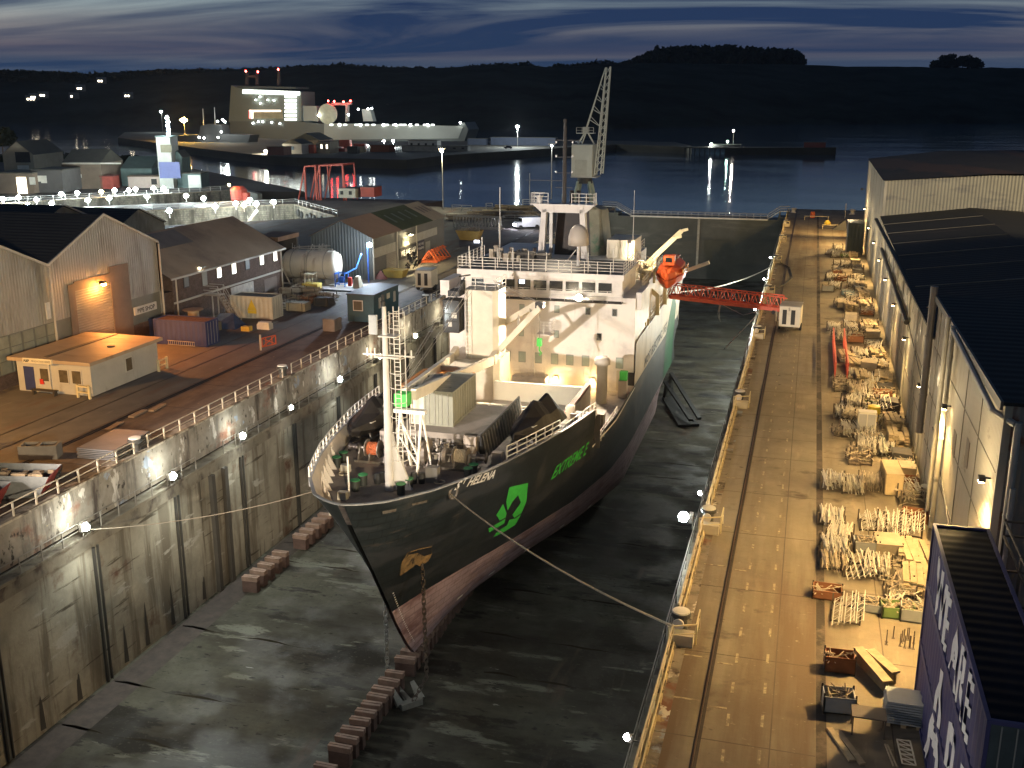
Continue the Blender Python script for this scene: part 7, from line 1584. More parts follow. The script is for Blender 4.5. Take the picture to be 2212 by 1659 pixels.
for k_, L_ in rows_.items():
    for zone, (a, b2) in {'near': (0, 66), 'mid': (66, 93), 'far': (93, 400)}.items():
        sel = sorted([q for q in L_ if a <= q[1] < b2], key=lambda q: (q[1], q[0]))
        for i, (x, y, v) in enumerate(sel):
            sc = {'tubes': (1.0, .95, 1.0), 'loose': (1.05, .9, .9), 'ladders': (.95, 1.15, 1.0), 'boards': (.95, 1.25, 1.2), 'box': (1.0, .62, .85), 'crate': (.9, .8, 1.0), 'sheet': (1.0, 1.0, 1.0)}[k_]
            lab = ORD[i]+' '+KN[k_][1]+' from the near end, '+FND[zone] if len(sel) > 1 else KN[k_][1]+' alone of its kind, '+FND[zone]
            s2 = 1.12 if y < 93 else 1.2
            put(k_, (min(x, 7.35), y+.5, 0), random.gauss(0, .08), lab, 'scaffold stores on the right quay', (sc[0]*s2*random.uniform(.9, 1.08), sc[1]*s2*random.uniform(.85, 1.1), sc[2]*random.uniform(.7, 1.05)*(.85 if y < 62 else 1)), var=v)
g = G(*BB(1050, 1290)); t = thing('tall_crate', (g.x, g.y+1.4, 0), 'tall long tan timber crate standing among the tube stillages', 'crate', rz=R(4))
MB().box(-.5, .5, -1.4, 1.4, .1, 1.5).build('crate_body', mat('crate_tan', (.50, .39, .22), .8, var=.15, scale=1), t, world=False)
mb = MB()
for k in range(13): mb.bar((-.53, -1.35+.225*k, .1), (-.53, -1.35+.225*k, 1.5), .05).bar((.53, -1.35+.225*k, .1), (.53, -1.35+.225*k, 1.5), .05)
mb.build('batten', wood_, t, world=False)
g = G(*BB(860, 540)); MB().lathe((g.x, g.y, .6), [(.45, 0), (.5, .2), (.45, .7), (.15, .8)], 12).box(g.x-.4, g.x+.4, g.y-.35, g.y+.35, 0, .6).build('yellow_bin', mat('bin_yellow', (.70, .52, .03), .5, var=.1), label='bright yellow plastic bin beside the white cabinet', cat='bin')
g = G(*BB(790, 650)); t = thing('cabinet', (g.x, g.y-.3, 0), 'white steel cabinet with two grey doors among the scaffold stores', 'cabinet')
MB().box(g.x-.65, g.x+.65, g.y-.3, g.y+.5, .1, 1.7).build('cabinet_body', mat('cabinet_white', (.55, .52, .44), .6), t)
for s_ in (0, 1): MB().box(g.x-.58+.6*s_, g.x-.04+.6*s_, g.y-.34, g.y-.3, .2, 1.55).build('door', mat('cabinet_grey', (.3, .3, .3), .5), t)
g = G(*BB(1390, 1400)); MB().lathe((g.x, g.y, 1.2), [(.05, 0), (.35, .12), (.42, .2)], 14).tube([(g.x, g.y, 0), (g.x, g.y, 1.25)], .05, 6).build('dish_stand', mat('dish_white', (.65, .6, .45), .5), label='pale round dish on a short stand near the warehouse foot', cat='dish')
g = G(*DB(835, 350)); mb = MB(); mb._add([(g.x-.35, g.y-.25, .012), (g.x+.3, g.y-.35, .012), (g.x+.4, g.y+.2, .012), (g.x-.3, g.y+.28, .012)], [(0, 1, 2, 3)]); mb.build('loose_sheet', mat('sheet_pale', (.62, .56, .36), .6), label='pale flat sheet lying alone on the concrete', cat='sheet')
g = G(*CB(1150, 1500)); t = thing('base_jacks', (g.x, g.y, 0), 'cluster of upright screw rods standing on the open concrete', 'screw jacks')
random.seed(5); mb = MB()
for k in range(13): x, y = g.x+random.uniform(-.7, .6), g.y+random.uniform(-.4, .6); mb.tube([(x, y, 0), (x, y, .62)], .022, 5).box(x-.07, x+.07, y-.07, y+.07, 0, .02)
build_each(mb, 'threaded_rod', dkf, t)
# lower right corner group, partly in the containers' shadow
g = G(*DB(650, 540)); put('box', (g.x, g.y+.3, 0), .05, 'dark open bin nearest the drain at the lower right', None, (.95, .55, .9), 1)
g = G(*DB(640, 880)); put('box', (g.x, g.y+.3, 0), .1, 'grey bin of steel pieces at the edge of the container shadow', None, (.95, .6, .9), 0)
for i, (a, b2) in enumerate((((800, 450), (1050, 720)), ((900, 470), (1120, 640)))):
    p, q = G(*DB(*a)), G(*DB(*b2)); MB().bar((p.x, p.y, .75), (q.x, q.y, .6), .45, .1).bar((p.x, p.y, .3), (q.x, q.y, .3), .1, .5).build('long_plank_frame', wood_, label=['long slanting plank frame across the container shadow edge, left one', 'second slanting plank frame, closer to the blue containers'][i], cat='planks')
g = G(*DB(1190, 980)); t = thing('panel_stack', (g.x, g.y+.4, 0), 'stack of pale grey panels on a pallet in the container shadow', 'panels')
for k in range(9): MB().box(g.x-.75+.03*(k % 3), g.x+.75, g.y-.2, g.y+1.0, .14+.11*k, .21+.11*k).build('panel', mat('panel_blue_grey', (.32, .34, .34), .5, var=.15), t)
MB().box(g.x-.7, g.x-.5, g.y-.2, g.y+1.0, 0, .14).box(g.x+.5, g.x+.7, g.y-.2, g.y+1.0, 0, .14).box(g.x-.1, g.x+.1, g.y-.2, g.y+1.0, 0, .14).build('pallet', wood_, t)
g = G(*DB(890, 1040)); t = thing('steel_table', (g.x, g.y+.3, 0), 'low dark steel table frame in the container shadow', 'table')
for sx in (-.6, .6):
    for sy in (-.3, .5): MB().bar((g.x+sx, g.y+sy, 0), (g.x+sx, g.y+sy, .8), .06).build('leg', dkf, t)
MB().box(g.x-.65, g.x+.65, g.y-.35, g.y+.55, .8, .85).build('table_top', mat('table_brown', (.10, .075, .06), .7), t)
for i, (a, b2) in enumerate((((570, 1015), (760, 1290)), ((640, 1040), (850, 1320)))):
    p, q = G(*DB(*a)), G(*DB(*b2)); MB().bar((p.x, p.y, .07), (q.x, q.y, .07), .24, .09).build('floor_plank', wood_, label=['plank on the ground at the bottom of the picture, left of the pair', 'plank on the ground at the bottom of the picture, right of the pair'][i], cat='plank')
p, q = G(*DB(1190, 1150)), G(*DB(1240, 1337)); mb = MB(); s_ = Vector((.24, 0, 0))
p.z = .25; q.z = .15; mb.bar(p-s_, q-s_, .05).bar(p+s_, q+s_, .05)
for k in range(6): a = p.lerp(q, k/5); mb.bar(a-s_, a+s_, .035); b3 = p.lerp(q, min(1, (k+1)/5)); mb.bar(a-s_, b3+s_, .03)
mb.build('lattice_beam', gm, label='short lattice beam lying beside the containers at the bottom', cat='beam')
p, q = G(*DB(1040, 1150)), G(*DB(1110, 1337)); p.z = q.z = .06; MB().tube([p, q], .04, 6).tube([p+Vector((.08, 0, 0)), q+Vector((.12, 0, 0))], .035, 6).build('steel_rods', gm2, label='two thin rods on the ground left of the short lattice beam', cat='rods')
# two red lattice trusses
for i, x in enumerate((3.3, 4.35)):
    t = thing('red_truss', (x, 102.5, 0), ['left of the two upright red lattice trusses on the quay', 'right of the two upright red lattice trusses on the quay'][i], 'truss', 'upright red trusses')
    mb = MB(); mb.bar((x, 95, .15), (x, 110.5, .15), .12).bar((x, 95, 1.5), (x, 110.5, 1.5), .12)
    for k in range(16): y = 95+.97*k; mb.bar((x, y, .15), (x, y, 1.5), .08).bar((x, y, .15), (x, y+.97, 1.5), .07)
    mb.build('truss_frame', mat('truss_red', (.50, .085, .05), .6, var=.15), t)
    for y in (96, 109.5): MB().box(x-.35, x+.35, y-.1, y+.1, 0, .12).build('foot', dkf, t)
# green stores containers at the far end, benches and oddments
for k in range(2):
    container((6.35, 178.6, 2.59*k), R(90)*0, 2.5, (.04, .05, .045), ['lower dark green container at the foot of the tall warehouse', 'upper dark green container at the foot of the tall warehouse'][k], 'two stacked dark green containers', w=6.0, doorcol=mat('green_cont_door', (.03, .04, .05), .5))
def bench(x, y, lab, m, w=2.4):
    t = thing('work_bench', (x, y, 0), lab, 'bench'); MB().box(x-w/2, x+w/2, y-.4, y+.4, .8, .9).build('bench_top', m, t)
    for sx in (-w/2+.1, w/2-.1): MB().bar((x+sx, y, 0), (x+sx, y, .8), .12).build('leg', m, t)
bench(1.6, 231, 'long pale work bench at the far end of the right quay', MATS['guard_cream'], 5.)
bench(4.4, 215, 'pale bench frame with a yellow sack at the far end of the quay', MATS['guard_cream'], 3.4)
MB().lathe((3.6, 215, .92), [(.6, 0), (.7, .3), (.3, .8)], 8).build('sack', mat('sack_yellow', (.6, .42, .05), .7), label='yellow sack on the far pale bench', cat='sack')
MB()._add([(4.6, 213.5, 0), (7.2, 213.5, 0), (7.2, 215.5, 0), (4.6, 215.5, 0), (7.0, 214, 2.0), (6.6, 215, 2.0)], [(0, 1, 4), (1, 2, 5, 4), (2, 3, 5), (3, 0, 4, 5), (0, 1, 2, 3)]).build('black_hopper', blackr, label='black hopper beside the yellow sack at the far end', cat='hopper')
MB().tube([(7.5, 236, 0), (7.5, 236, 3.2)], .08, 6).build('marker_post', trimw, label='slim pale post at the far right end of the quay', cat='post')
MB().lathe((0.8, 236, 0), [(.5, 0), (.55, .6), (.4, 1.3)], 10).build('orange_drum', om, label='orange drum at the far end of the quay', cat='drum')
for x, lab in ((-3.4, 'white mooring bollard at the corner of the quay head'), (9.3, 'white mooring bollard at the right of the quay head')): MB().lathe((x, 246, 0), [(.7, 0), (.45, .2), (.4, .6), (.8, .9), (.5, 1.1)], 12).build('mooring_bollard', MATS['cap_white'], label=lab, cat='bollard')
MB().tube([(-4.0, 166.5, .15), (-2.2, 161, .1), (-1.6, 152, .1), (-2.6, 145, .1), (-4.0, 140, .15)], .07, 6).build('hose', blackr, label='dark hose looping on the quay beyond the gangway', cat='hose')

# keel blocks and side blocks on the dock floor
kt = mat('block_timber', (.26, .17, .125), .85, var=.3, scale=1.5); kc = mat('block_base', (.11, .065, .05), .9, var=.35, scale=1.2)
def blk(name, x, y, label, grp, w=1.25, d=.52, h=1.3, rz=0):
    key = 'kb%s' % name
    if key in PROTO:
        o = dup(PROTO[key], (x, y, -14.2), rz, label); return o
    t = thing(name, (x, y, -14.2), label, 'dock block', grp, rz); PROTO[key] = t
    MB().box(-w/2, w/2, -d/2, d/2, 0, h-.35).build('base', kc, t, world=False)
    mb = MB()
    for s_ in (-1, 1): mb.box(-w/2-.05, w/2+.05, s_*d*.25-d*.19, s_*d*.25+d*.19, h-.35, h)
    mb.build('timber_cap', kt, t, world=False); return t
def ordn(i):
    if i < 30: return ORD[i]
    tens = {3: 'thirty', 4: 'forty', 5: 'fifty'}[(i+1)//10]
    return tens+'-'+ORD[(i+1) % 10-1] if (i+1) % 10 else {40: 'fortieth', 50: 'fiftieth'}[i+1]
i = 0; y = 44.6; random.seed(12)
while y < 88:
    if i != 4 and i != 15: blk('keel_block', XC, y, ordn(i)+' keel block along the centre line, counted from the bottom of the picture', 'keel blocks down the centre of the dock', rz=random.gauss(0, .03)).scale = (random.uniform(.92, 1.12), random.uniform(.85, 1.15), 1)
    y += random.uniform(.88, 1.08); i += 1
y = 68.5; i = 0
while y < 104:
    if i not in (5, 6, 12, 13, 19): blk('side_block', -41.3, y, ordn(i)+' bilge block along the left wall foot from the near end', 'side blocks along the left wall foot', w=1.25, d=.62, h=1.3, rz=random.gauss(0, .04))
    y += 1.25; i += 1
t = thing('bilge_cradle', (-11.2, 93, -14.2), 'dark tilted steel cradle on the dock floor right of the hull', 'cradle')
g1, g2 = G(1435, 862, -14.2), G(1492, 925, -14.2)
MB().ext([(g1.x-.3, g1.y, -14.2), (g1.x+.9, g1.y+1.4, -14.2), (g2.x+.9, g2.y+1, -14.2), (g2.x-1.5, g2.y, -14.2)], (0, 0, .3)).bar((g1.x, g1.y, -11.8), (g2.x, g2.y, -13.2), .5, .3).bar((g1.x+.6, g1.y+1.5, -11.0), (g2.x+.9, g2.y+1, -13.2), .5, .3).build('cradle_beams', blackr, t)
MB().ext([(g1.x-.2, g1.y-.2, -14.0), (g1.x+.8, g1.y+1.2, -14.0), (g1.x+.6, g1.y+1.4, -11.0), (g1.x, g1.y, -11.9)], (.3, -.2, 0)).build('cradle_plate', mat('cradle_grey', (.05, .05, .045), .7), t)

# ================================================================== background: old docks, far yard, wharf, grey ship, crane, pier
stone = mat('old_dock_stone', (.20, .185, .145), .85, var=.4, scale=.8, pattern='block', pscale=.5, bump=.4, layers=[((.05, .045, .035), (.6, .6, .08), .46, .62), ((.38, .36, .29), (.5, .5, .2), .64, .72)])
def wall_line(a, b2, z0, z1, name, label, th=.4, nrm=None):
    a = Vector((*a, 0)); b2 = Vector((*b2, 0)); d = (b2-a).normalized(); n = Vector((d.y, -d.x, 0))
    t = thing(name, (a.x, a.y, z0), label, 'dock wall'); MB().ext([a+Vector((0, 0, z0)), b2+Vector((0, 0, z0)), b2+Vector((0, 0, z1)), a+Vector((0, 0, z1))], n*th).build('wall_face', stone, t)
    MB().ext([a+Vector((0, 0, z1)), b2+Vector((0, 0, z1)), b2+Vector((0, 0, z1+.25)), a+Vector((0, 0, z1+.25))], n*(th+.3)).build('coping', ledgem, t)
    mb = MB(); L_ = (b2-a).length; k = int(L_/3)
    for h in (.6, 1.1): mb.bar(a+Vector((0, 0, z1+.25+h)), b2+Vector((0, 0, z1+.25+h)), .08)
    for i in range(k+1): q = a.lerp(b2, i/k); mb.bar(q+Vector((0, 0, z1)), q+Vector((0, 0, z1+1.35)), .1)
    mb.build('railing', gal, t); return t
wall_line(pt(A00), pt(A1), -7.5, 0, 'old_dock_wall', 'long stone dock wall under the nearer row of white lights')
wall_line(pt(A1), pt(B1), -7.5, 0, 'old_dock_wall', 'stone end wall hung with tyres left of the long shed roof')
wall_line((-235, 150), (-158, 266), -7.5, 0, 'old_dock_wall', 'farther stone dock wall under the long row of white lights')
MB().bar((-158, 266, -1.5), (-136, 243, -1.5), 1.2, 6).build('old_dock_gate', caim, label='dark gate wall between the two rows of dock lights', cat='dock gate')
for i in range(8):
    q = Vector((*pt(A1), 0)).lerp(Vector((*pt(B1), 0)), .14+.085*i+(.05 if i > 1 else 0)); n = dA; c = q+Vector((-dA.x, -dA.y, 0))*-0+Vector(((B1-A1).normalized().y, -(B1-A1).normalized().x, 0))*.65; c.z = -1.6-(i % 3)*.25
    mb = MB().push(Matrix.Translation(c) @ Vector(((B1-A1).normalized().y, -(B1-A1).normalized().x, 0)).to_track_quat('Z', 'Y').to_matrix().to_4x4()); mb.lathe((0, 0, 0), [(.45, -.15), (.8, -.2), (.95, 0), (.8, .2), (.45, .15)], 14)
    o = mb.build('tyre_fender', blackr, None, label='black tyre hanging on the stone end wall, '+ORD[i]+' from the left', cat='tyre', group='tyres on the stone end wall')
# rows of dock lights
r1 = [(7, 434), (40, 431), (79, 436), (133, 423), (167, 421), (219, 418), (248, 415), (278, 415), (293, 413), (332, 411), (354, 411)]
r2 = [(23, 455), (258, 463), (366, 460), (465, 451), (510, 444), (527, 448), (554, 445), (591, 441)]
r3 = [(60, 448), (112, 444), (190, 437), (236, 433), (318, 429), (402, 427), (440, 433), (540, 436)]
for j, (row, where) in enumerate(((r3, 'middle scatter of old dock lights'), (r1, 'far row of old dock lights'), (r2, 'near row of old dock lights'))):
    for i, (x, y) in enumerate(row):
        amb = (x, y) in ((219, 418), (527, 448), (23, 455)); p = G(x, y, 1.0)
        t = thing('dock_light', (p.x, p.y, 0), ('amber' if amb else 'white')+' light in the '+where+', '+ORD[i]+' from the left', 'floodlight', where)
        MB().tube([(p.x, p.y, 0), (p.x, p.y, 1.5)], .08, 6).build('post', gal, t); MB().lathe((p.x, p.y, 1.5), [(.2, -.5), (.62, 0), (.2, .5)], 10).build('lamp_glass', glow('amber_dock_glass', (1., .62, .2), 120.) if amb else glow('white_dock_glass', (.82, .97, 1.), 170.), t)  # lamp glass enlarged to stand in for glare
        lamp('POINT', t, (p.x+.6, p.y-1.4, 1.2), 1500 if i % 2 == 0 else 900, (1., .6, .2) if amb else (.85, .97, 1.), size=.3)
# red plant on the old dock floor, with an orange light
for i, (x, y, s_, lab) in enumerate(((615, 497, 1.0, 'red round plant tank on the old dock floor under an orange light'), (517, 432, .8, 'red boxy plant beside the near row of dock lights'))):
    p = G(x, y, -7.5 if i == 0 else 0); t = thing('red_plant', p, lab, 'tank'); MB().lathe(p, [(2.6*s_, 0), (2.6*s_, 3.4*s_), (1.6*s_, 4.4*s_)], 16).build('tank_body', mat('plant_red', (.36, .06, .04), .6, var=.2, scale=1), t)
    MB().box(p.x+2.8*s_, p.x+4.4*s_, p.y-2, p.y-.6, p.z, p.z+2).build('motor_box', MATS['plant_red'], t)
    MB().lathe((p.x-1, p.y-2.8, p.z+4), [(.1, -.3), (.35, 0), (.1, .3)], 8).build('lamp_glass', glow('amber_dock_glass', (1, .6, .2), 120.), t); lamp('POINT', t, (p.x-1, p.y-3.6, p.z+4), 900, (1., .65, .3), size=.2)
p = G(660, 528, -7.5); lamp('POINT', bpy.data.objects['red_plant'], (p.x+6, p.y+6, -3), 900, (1., .9, .5), size=.3)
# floodlit stair flights
for (a, b2, lab) in (((371, 417), (328, 447), 'pale stair flight leading down into the far old dock'), ((515+40, 455), (495+28, 500), 'pale stair flight against the near stone dock wall')):
    p, q = G(*a), G(*b2, -5.5); mb = MB(); s_ = Vector((.5, -.5, 0)); mb.bar(p-s_, q-s_, .25, .4).bar(p+s_, q+s_, .25, .4)
    for k in range(14): c = p.lerp(q, k/13); mb.bar(c-s_, c+s_, .3, .08)
    mb.build('dock_stair', gal, label=lab, cat='stair')

# far yard buildings
gb = mat('far_wall_brown', (.16, .12, .085), .85, var=.2, scale=.3); gbl = mat('far_wall_buff', (.33, .28, .20), .8, var=.15, scale=.3); gt = mat('far_wall_teal', (.10, .15, .14), .8, var=.2, scale=.3); rg = mat('far_roof_olive', (.06, .055, .04), .8, var=.2)
def far_house(x0, x1, yb, h, depth, wm, rm, label, pitch=2.5, axis='x', name='yard_building', win=()):
    a, b2 = G(x0, yb), G(x1, yb); d = (b2-a); w = Vector((d.x, d.y)).length; t = thing(name, a, label, 'building', rz=math.atan2(d.y, d.x))
    MB().box(0, w, 0, depth, 0, h).build('wall', wm, t, world=False)
    if axis == 'x':
        MB().ext([(0, -.3, h), (0, depth+.3, h), (0, depth/2, h+pitch)], (w, 0, 0)).build('roof', rm, t, world=False)
    elif axis == 'y':
        MB().ext([(-.3, 0, h), (w+.3, 0, h), (w/2, 0, h+pitch)], (0, .2, 0)).build('gable', wm, t, world=False)
        MB()._add([(-.3, -.2, h), (w/2, -.2, h+pitch+.1), (w/2, depth, h+pitch+.1), (-.3, depth, h), (w+.3, -.2, h), (w+.3, depth, h)], [(0, 1, 2, 3), (1, 4, 5, 2)]).build('roof', rm, t, world=False)
    else: MB().box(-.2, w+.2, -.2, depth+.2, h, h+.25).build('roof', rm, t, world=False)
    for (u, z, ww, hh, m_, nm) in win: MB().box(u*w, u*w+ww, -.12, -.02, z, z+hh).build(nm, m_, t, world=False)
    return t
wlit = glow('yard_doorway_light', (1., .86, .6), 3.); wwh = mat('sign_pale', (.6, .58, .5), .6)
far_house(13, 78, 403-8, 8.5, 22, gbl, rg, 'buff gabled building with a round dark sign at the left of the far yard', 4, 'y', win=((.42, 6.2, 4.5, 3.2, blackr, 'dark_sign'), (.45, 2.8, 3.5, 2.5, wwh, 'door')))
far_house(-4, 75, 418, 5.4, 14, gb, rg, 'brown flat-roofed building behind the leftmost dock lights', 0, 'flat', win=((.55, 0, 2.6, 4.4, wlit, 'lit_doorway'), (.9, 2.4, 1.6, 2, wwh, 'window')))
far_house(72, 138, 416, 6.0, 14, mat('far_wall_slate', (.08, .075, .07), .8, var=.15), rg, 'dark slate-walled building between the lit doorways', 0, 'flat', win=((.1, 3, 1.8, 1.6, wwh, 'window'), (.3, 2.6, 1.6, 2.0, wwh, 'window')))
far_house(138, 222, 408, 7.2, 18, gb, rg, 'brown shed with pale eaves and lit doorway in the far yard', 3.6, 'x', win=((.14, 0, 2.2, 5.6, wlit, 'lit_doorway'), (.02, 7.0, 17, .4, wwh, 'eaves_light'), (.35, 3.2, 1.6, 1, wwh, 'window')))
far_house(264, 330, 402, 5.2, 16, gt, mat('far_roof_teal', (.05, .07, .06), .7), 'teal-grey low shed left of the white control tower', 3.2, 'x')
far_house(278, 345, 406, 3.2, 5, mat('far_wall_pink', (.48, .40, .34), .7, var=.1), gb, 'pale pink site cabin below the white control tower', 0, 'flat', win=((.75, 1.0, 1.6, 1.6, blackr, 'window'),))
tw_ = far_house(346, 376, 407, 14.5, 7, mat('tower_white', (.50, .52, .47), .6, var=.08), gt, 'white control tower with a blue screen and bright lamp above', 0, 'flat', name='control_tower', win=((.28, 10.2, 3.2, 2.2, mat('tower_window', (.18, .17, .10), .4), 'window'), (.06, 2.9, 6.0, 4.6, mat('tower_panel_blue', (.12, .15, .36), .5, var=.1), 'blue_panel')))
far_house(378, 398, 405, 8.5, 8, gt, rg, 'dark teal annex right of the control tower', 2.0, 'y'); far_house(396, 436, 407, 4.2, 8, gt, rg, 'low shed with a white door right of the control tower', 0, 'flat', win=((.3, .2, 3.6, 3.6, mat('door_white', (.6, .62, .56), .5), 'door'),))
far_house(218, 246, 408, 3.5, 5, mat('red_plant_boxes', (.34, .07, .05), .7, var=.3), mat('red_dark', (.14, .04, .03), .7), 'stack of red plant boxes at the amber dock light', 0, 'flat', name='red_boxes')
p = G(362, 407); t = thing('light_mast', (p.x, p.y+3, 14.7), 'short mast of brilliant lamps on the control tower roof', 'lamp mast')
MB().tube([(p.x, p.y+3, 14.7), (p.x, p.y+3, 20.5)], .15, 6).build('pole', gal, t)
for k in range(5): MB().lathe((p.x+.25*(k % 2), p.y+2.6, 15.4+1.1*k), [(.15, -.45), (.5, 0), (.15, .45)], 10).build('lamp_glass', glow('white_dock_glass', (.85, .95, 1), 170.), t)
lamp('POINT', t, (p.x-2, p.y-4, 17.5), 1600, (.9, .95, 1.), size=.4); lamp('SPOT', t, (p.x+1, p.y-16, 13), 2500, (.92, 1., .92), to=(p.x+2, p.y, 9), size=.4, angle=100)
def pole_lamp(x, yb, yt, z0, col, g_, power, label, r=.45, name='light_column', down=True, grp=None):
    p = G(x, yb, z0); d = _ray(x, yt); h = EYE+d[2]*p.xy.length/math.hypot(d[0], d[1])
    t = thing(name, (p.x, p.y, z0), label, 'light column', grp); MB().tube([(p.x, p.y, z0), (p.x, p.y, h)], .14, 6, r2=.09).build('pole', gal, t)
    MB().box(p.x-.9, p.x+.9, p.y-.4, p.y+.4, h, h+.2).build('lamp_head', steel, t); MB().lathe((p.x, p.y-.3, h-.3), [(.15, -r*.8), (r, 0), (.15, r*.6)], 10).build('lamp_glass', g_, t)
    if power: lamp('POINT', t, (p.x, p.y-1.2, h-1.2), power, col, size=.4)
    return t
wg = glow('column_white_glass', (.88, 1., .95), 420.); og = glow('column_orange_glass', (1., .55, .10), 420.); yg = glow('column_warm_glass', (1., .93, .62), 330.)
pole_lamp(957, 452, 322, 0, (1., .92, .6), yg, 2600, 'tall pale light column at the water edge behind the long shed', .5)
pole_lamp(1191, 430, 312, 0, (.9, 1., 1.), glow('column_dim_glass', (.9, 1, 1), 60.), 200, 'thin light column right of the radio mast', .28)
pole_lamp(1118, 318, 272, 0, (.9, 1., 1.), wg, 22000, 'tall white light column on the wharf car park', .9)
pole_lamp(352, 285, 240, 0, (.85, 1., .95), wg, 4000, 'white light column at the left tip of the wharf', 1.0)
pole_lamp(401, 305, 258, 0, (1., .55, .12), glow('column_orange_glass2', (1., .55, .10), 700.), 7000, 'orange light column on the left part of the wharf', 2.4)  # oversized glass imitates the wide orange glare
pole_lamp(830, 318, 303, 0, (.8, .95, 1.), wg, 6000, 'low white lamp on the wharf before the grey ship, left of the pair', .8); pole_lamp(850, 318, 303, 0, (.8, .95, 1.), wg, 6000, 'low white lamp on the wharf before the grey ship, right of the pair', .8)
pole_lamp(575, 332, 325, 0, (1., .85, .6), yg, 9000, 'low warm lamp outside the wharf sheds', .9); pole_lamp(713, 318, 300, 0, (1., .9, .7), yg, 9000, 'warm lamp among the clutter at the grey ship stern', 1.)
pole_lamp(-6, 345, 290, 0, (1., .5, .10), glow('column_orange_glass3', (1., .5, .08), 600.), 14000, 'orange street light beside a tree at the left picture edge', 1.3)
# tree beside it
p = G(8, 345); t = thing('yard_tree', (p.x, p.y, 0), 'small dark tree under the orange street light at the left edge', 'tree')
MB().tube([(p.x, p.y, 0), (p.x+.3, p.y, 6)], .35, 6, r2=.15).build('trunk', mat('bark', (.06, .045, .03), .9), t)
mb = MB(); crown(mb, (p.x, p.y, 9), 6, 4.5, 5, 260); mb.build('crown', mat('tree_leaf', (.05, .06, .02), .9, var=.4), t)
# scrub line at the far yard shore
mb = MB(); random.seed(8)
for k in range(46): x = random.uniform(0, 330); q = G(x, itp([(0, 349), (100, 347), (300, 355), (330, 358)], x)); crown(mb, (q.x, q.y, .8), random.uniform(3, 7), random.uniform(1.5, 2.6), k, 40)
mb.build('shore_scrub', leaf, kind='stuff')['label'] = 'dark scrub along the shore behind the far yard'

# red lifting frames, hut and red box on a work barge
t = thing('work_barge', (-121, 262, -4), 'low dark work barge moored beyond the tyre-hung wall', 'barge')
MB().prism([(-136, 246), (-95, 250), (-93, 262), (-134, 262)], -4.6, -.9).build('barge_hull', mat('barge_dark', (.06, .04, .035), .8, var=.3), t)
fr_ = mat('frame_red', (.40, .07, .04), .6, var=.15)
def zf(x, y, Yp): return GY(x, y, Yp)
for i, (xs, lab) in enumerate((((652, 683, 358, 424), 'left red lifting frame on the barge'), ((684, 742, 356, 424), 'right red lifting frame on the barge'))):
    t = thing('lifting_frame', G((xs[0]+xs[1])/2, xs[3], -.9), lab, 'lifting frame', 'red lifting frames')
    mb = MB(); b0 = GY(xs[0]-8, xs[3], 252); b1 = GY(xs[1]+6, xs[3], 252); t0 = GY(xs[0]+6, xs[2]+2, 252); t1 = GY(xs[1]-2, xs[2], 252); o = Vector((0, 7, 0)); hi = [Vector(q) for q in (b0, b1)]
    for q in hi: q.z = -.9
    mb.bar(hi[0], t0, .3).bar(hi[1], t1, .3).bar(t0, t1, .35).bar(hi[0]+o, t0+o, .3).bar(hi[1]+o, t1+o, .3).bar(t0+o, t1+o, .35).bar(t0, t0+o, .4).bar(t1, t1+o, .4).bar(Vector((t0.x, 252, -.9)), t0, .4).bar(Vector((t1.x, 252, -.9)), t1, .4)
    mb.build('frame_members', fr_, t)
def far_box(x0, x1, y0, y1, Yp, dep, m, name, label, cat, win=0):
    a, b2 = GY(x0, y1, Yp), GY(x1, y0, Yp); t = thing(name, ((a.x+b2.x)/2, Yp, a.z), label, cat); MB().box(a.x, b2.x, Yp, Yp+dep, a.z, b2.z).build('body', m, t)
    MB().box(a.x-.1, b2.x+.1, Yp-.1, Yp+dep+.1, b2.z, b2.z+.12).build('roof', mat('far_box_roof', (.12, .11, .1), .7), t)
    w = (b2.x-a.x)
    for k in range(win): MB().box(a.x+w*(k+.25)/max(1, win), a.x+w*(k+.6)/max(1, win), Yp-.06, Yp, a.z+(b2.z-a.z)*.35, a.z+(b2.z-a.z)*.75).build('window', blackr, t)
    return t
far_box(731, 767, 408, 427, 251, 5, mat('hut_cream', (.50, .48, .38), .7), 'barge_hut', 'cream hut with dark openings on the barge', 'hut', 2)
far_box(779, 808, 405, 425, 252, 5, mat('box_red', (.42, .07, .04), .6, var=.15), 'red_container', 'bright red container at the right end of the barge', 'container')

# open store yard beyond the long shed: lattice gantry, stacked steel, fences, lit van
def P3(x, y, z=0): return G(x, y, z)
def E6(x, y): return ((1750+x*.2486)/1.8228, (750+y*.2486)/1.8228)
p, q = P3(*E6(150, 600)), P3(*E6(900, 635)); mb = MB()
for h in (.2, 2.4): mb.bar(p+Vector((0, 0, h)), q+Vector((0, 0, h)), .2)
for k in range(16): a = p.lerp(q, k/15); b3 = p.lerp(q, min(1, (k+1)/15)); mb.bar(a+Vector((0, 0, .2)), a+Vector((0, 0, 2.4)), .14).bar(a+Vector((0, 0, .2)), b3+Vector((0, 0, 2.4)), .1)
o_ = Vector((0, 2.2, 0))
for h in (.2, 2.4): mb.bar(p+o_+Vector((0, 0, h)), q+o_+Vector((0, 0, h)), .2)
mb.build('lattice_gantry', gm, label='long pale lattice gantry lying behind the long shed', cat='gantry')
random.seed(19)
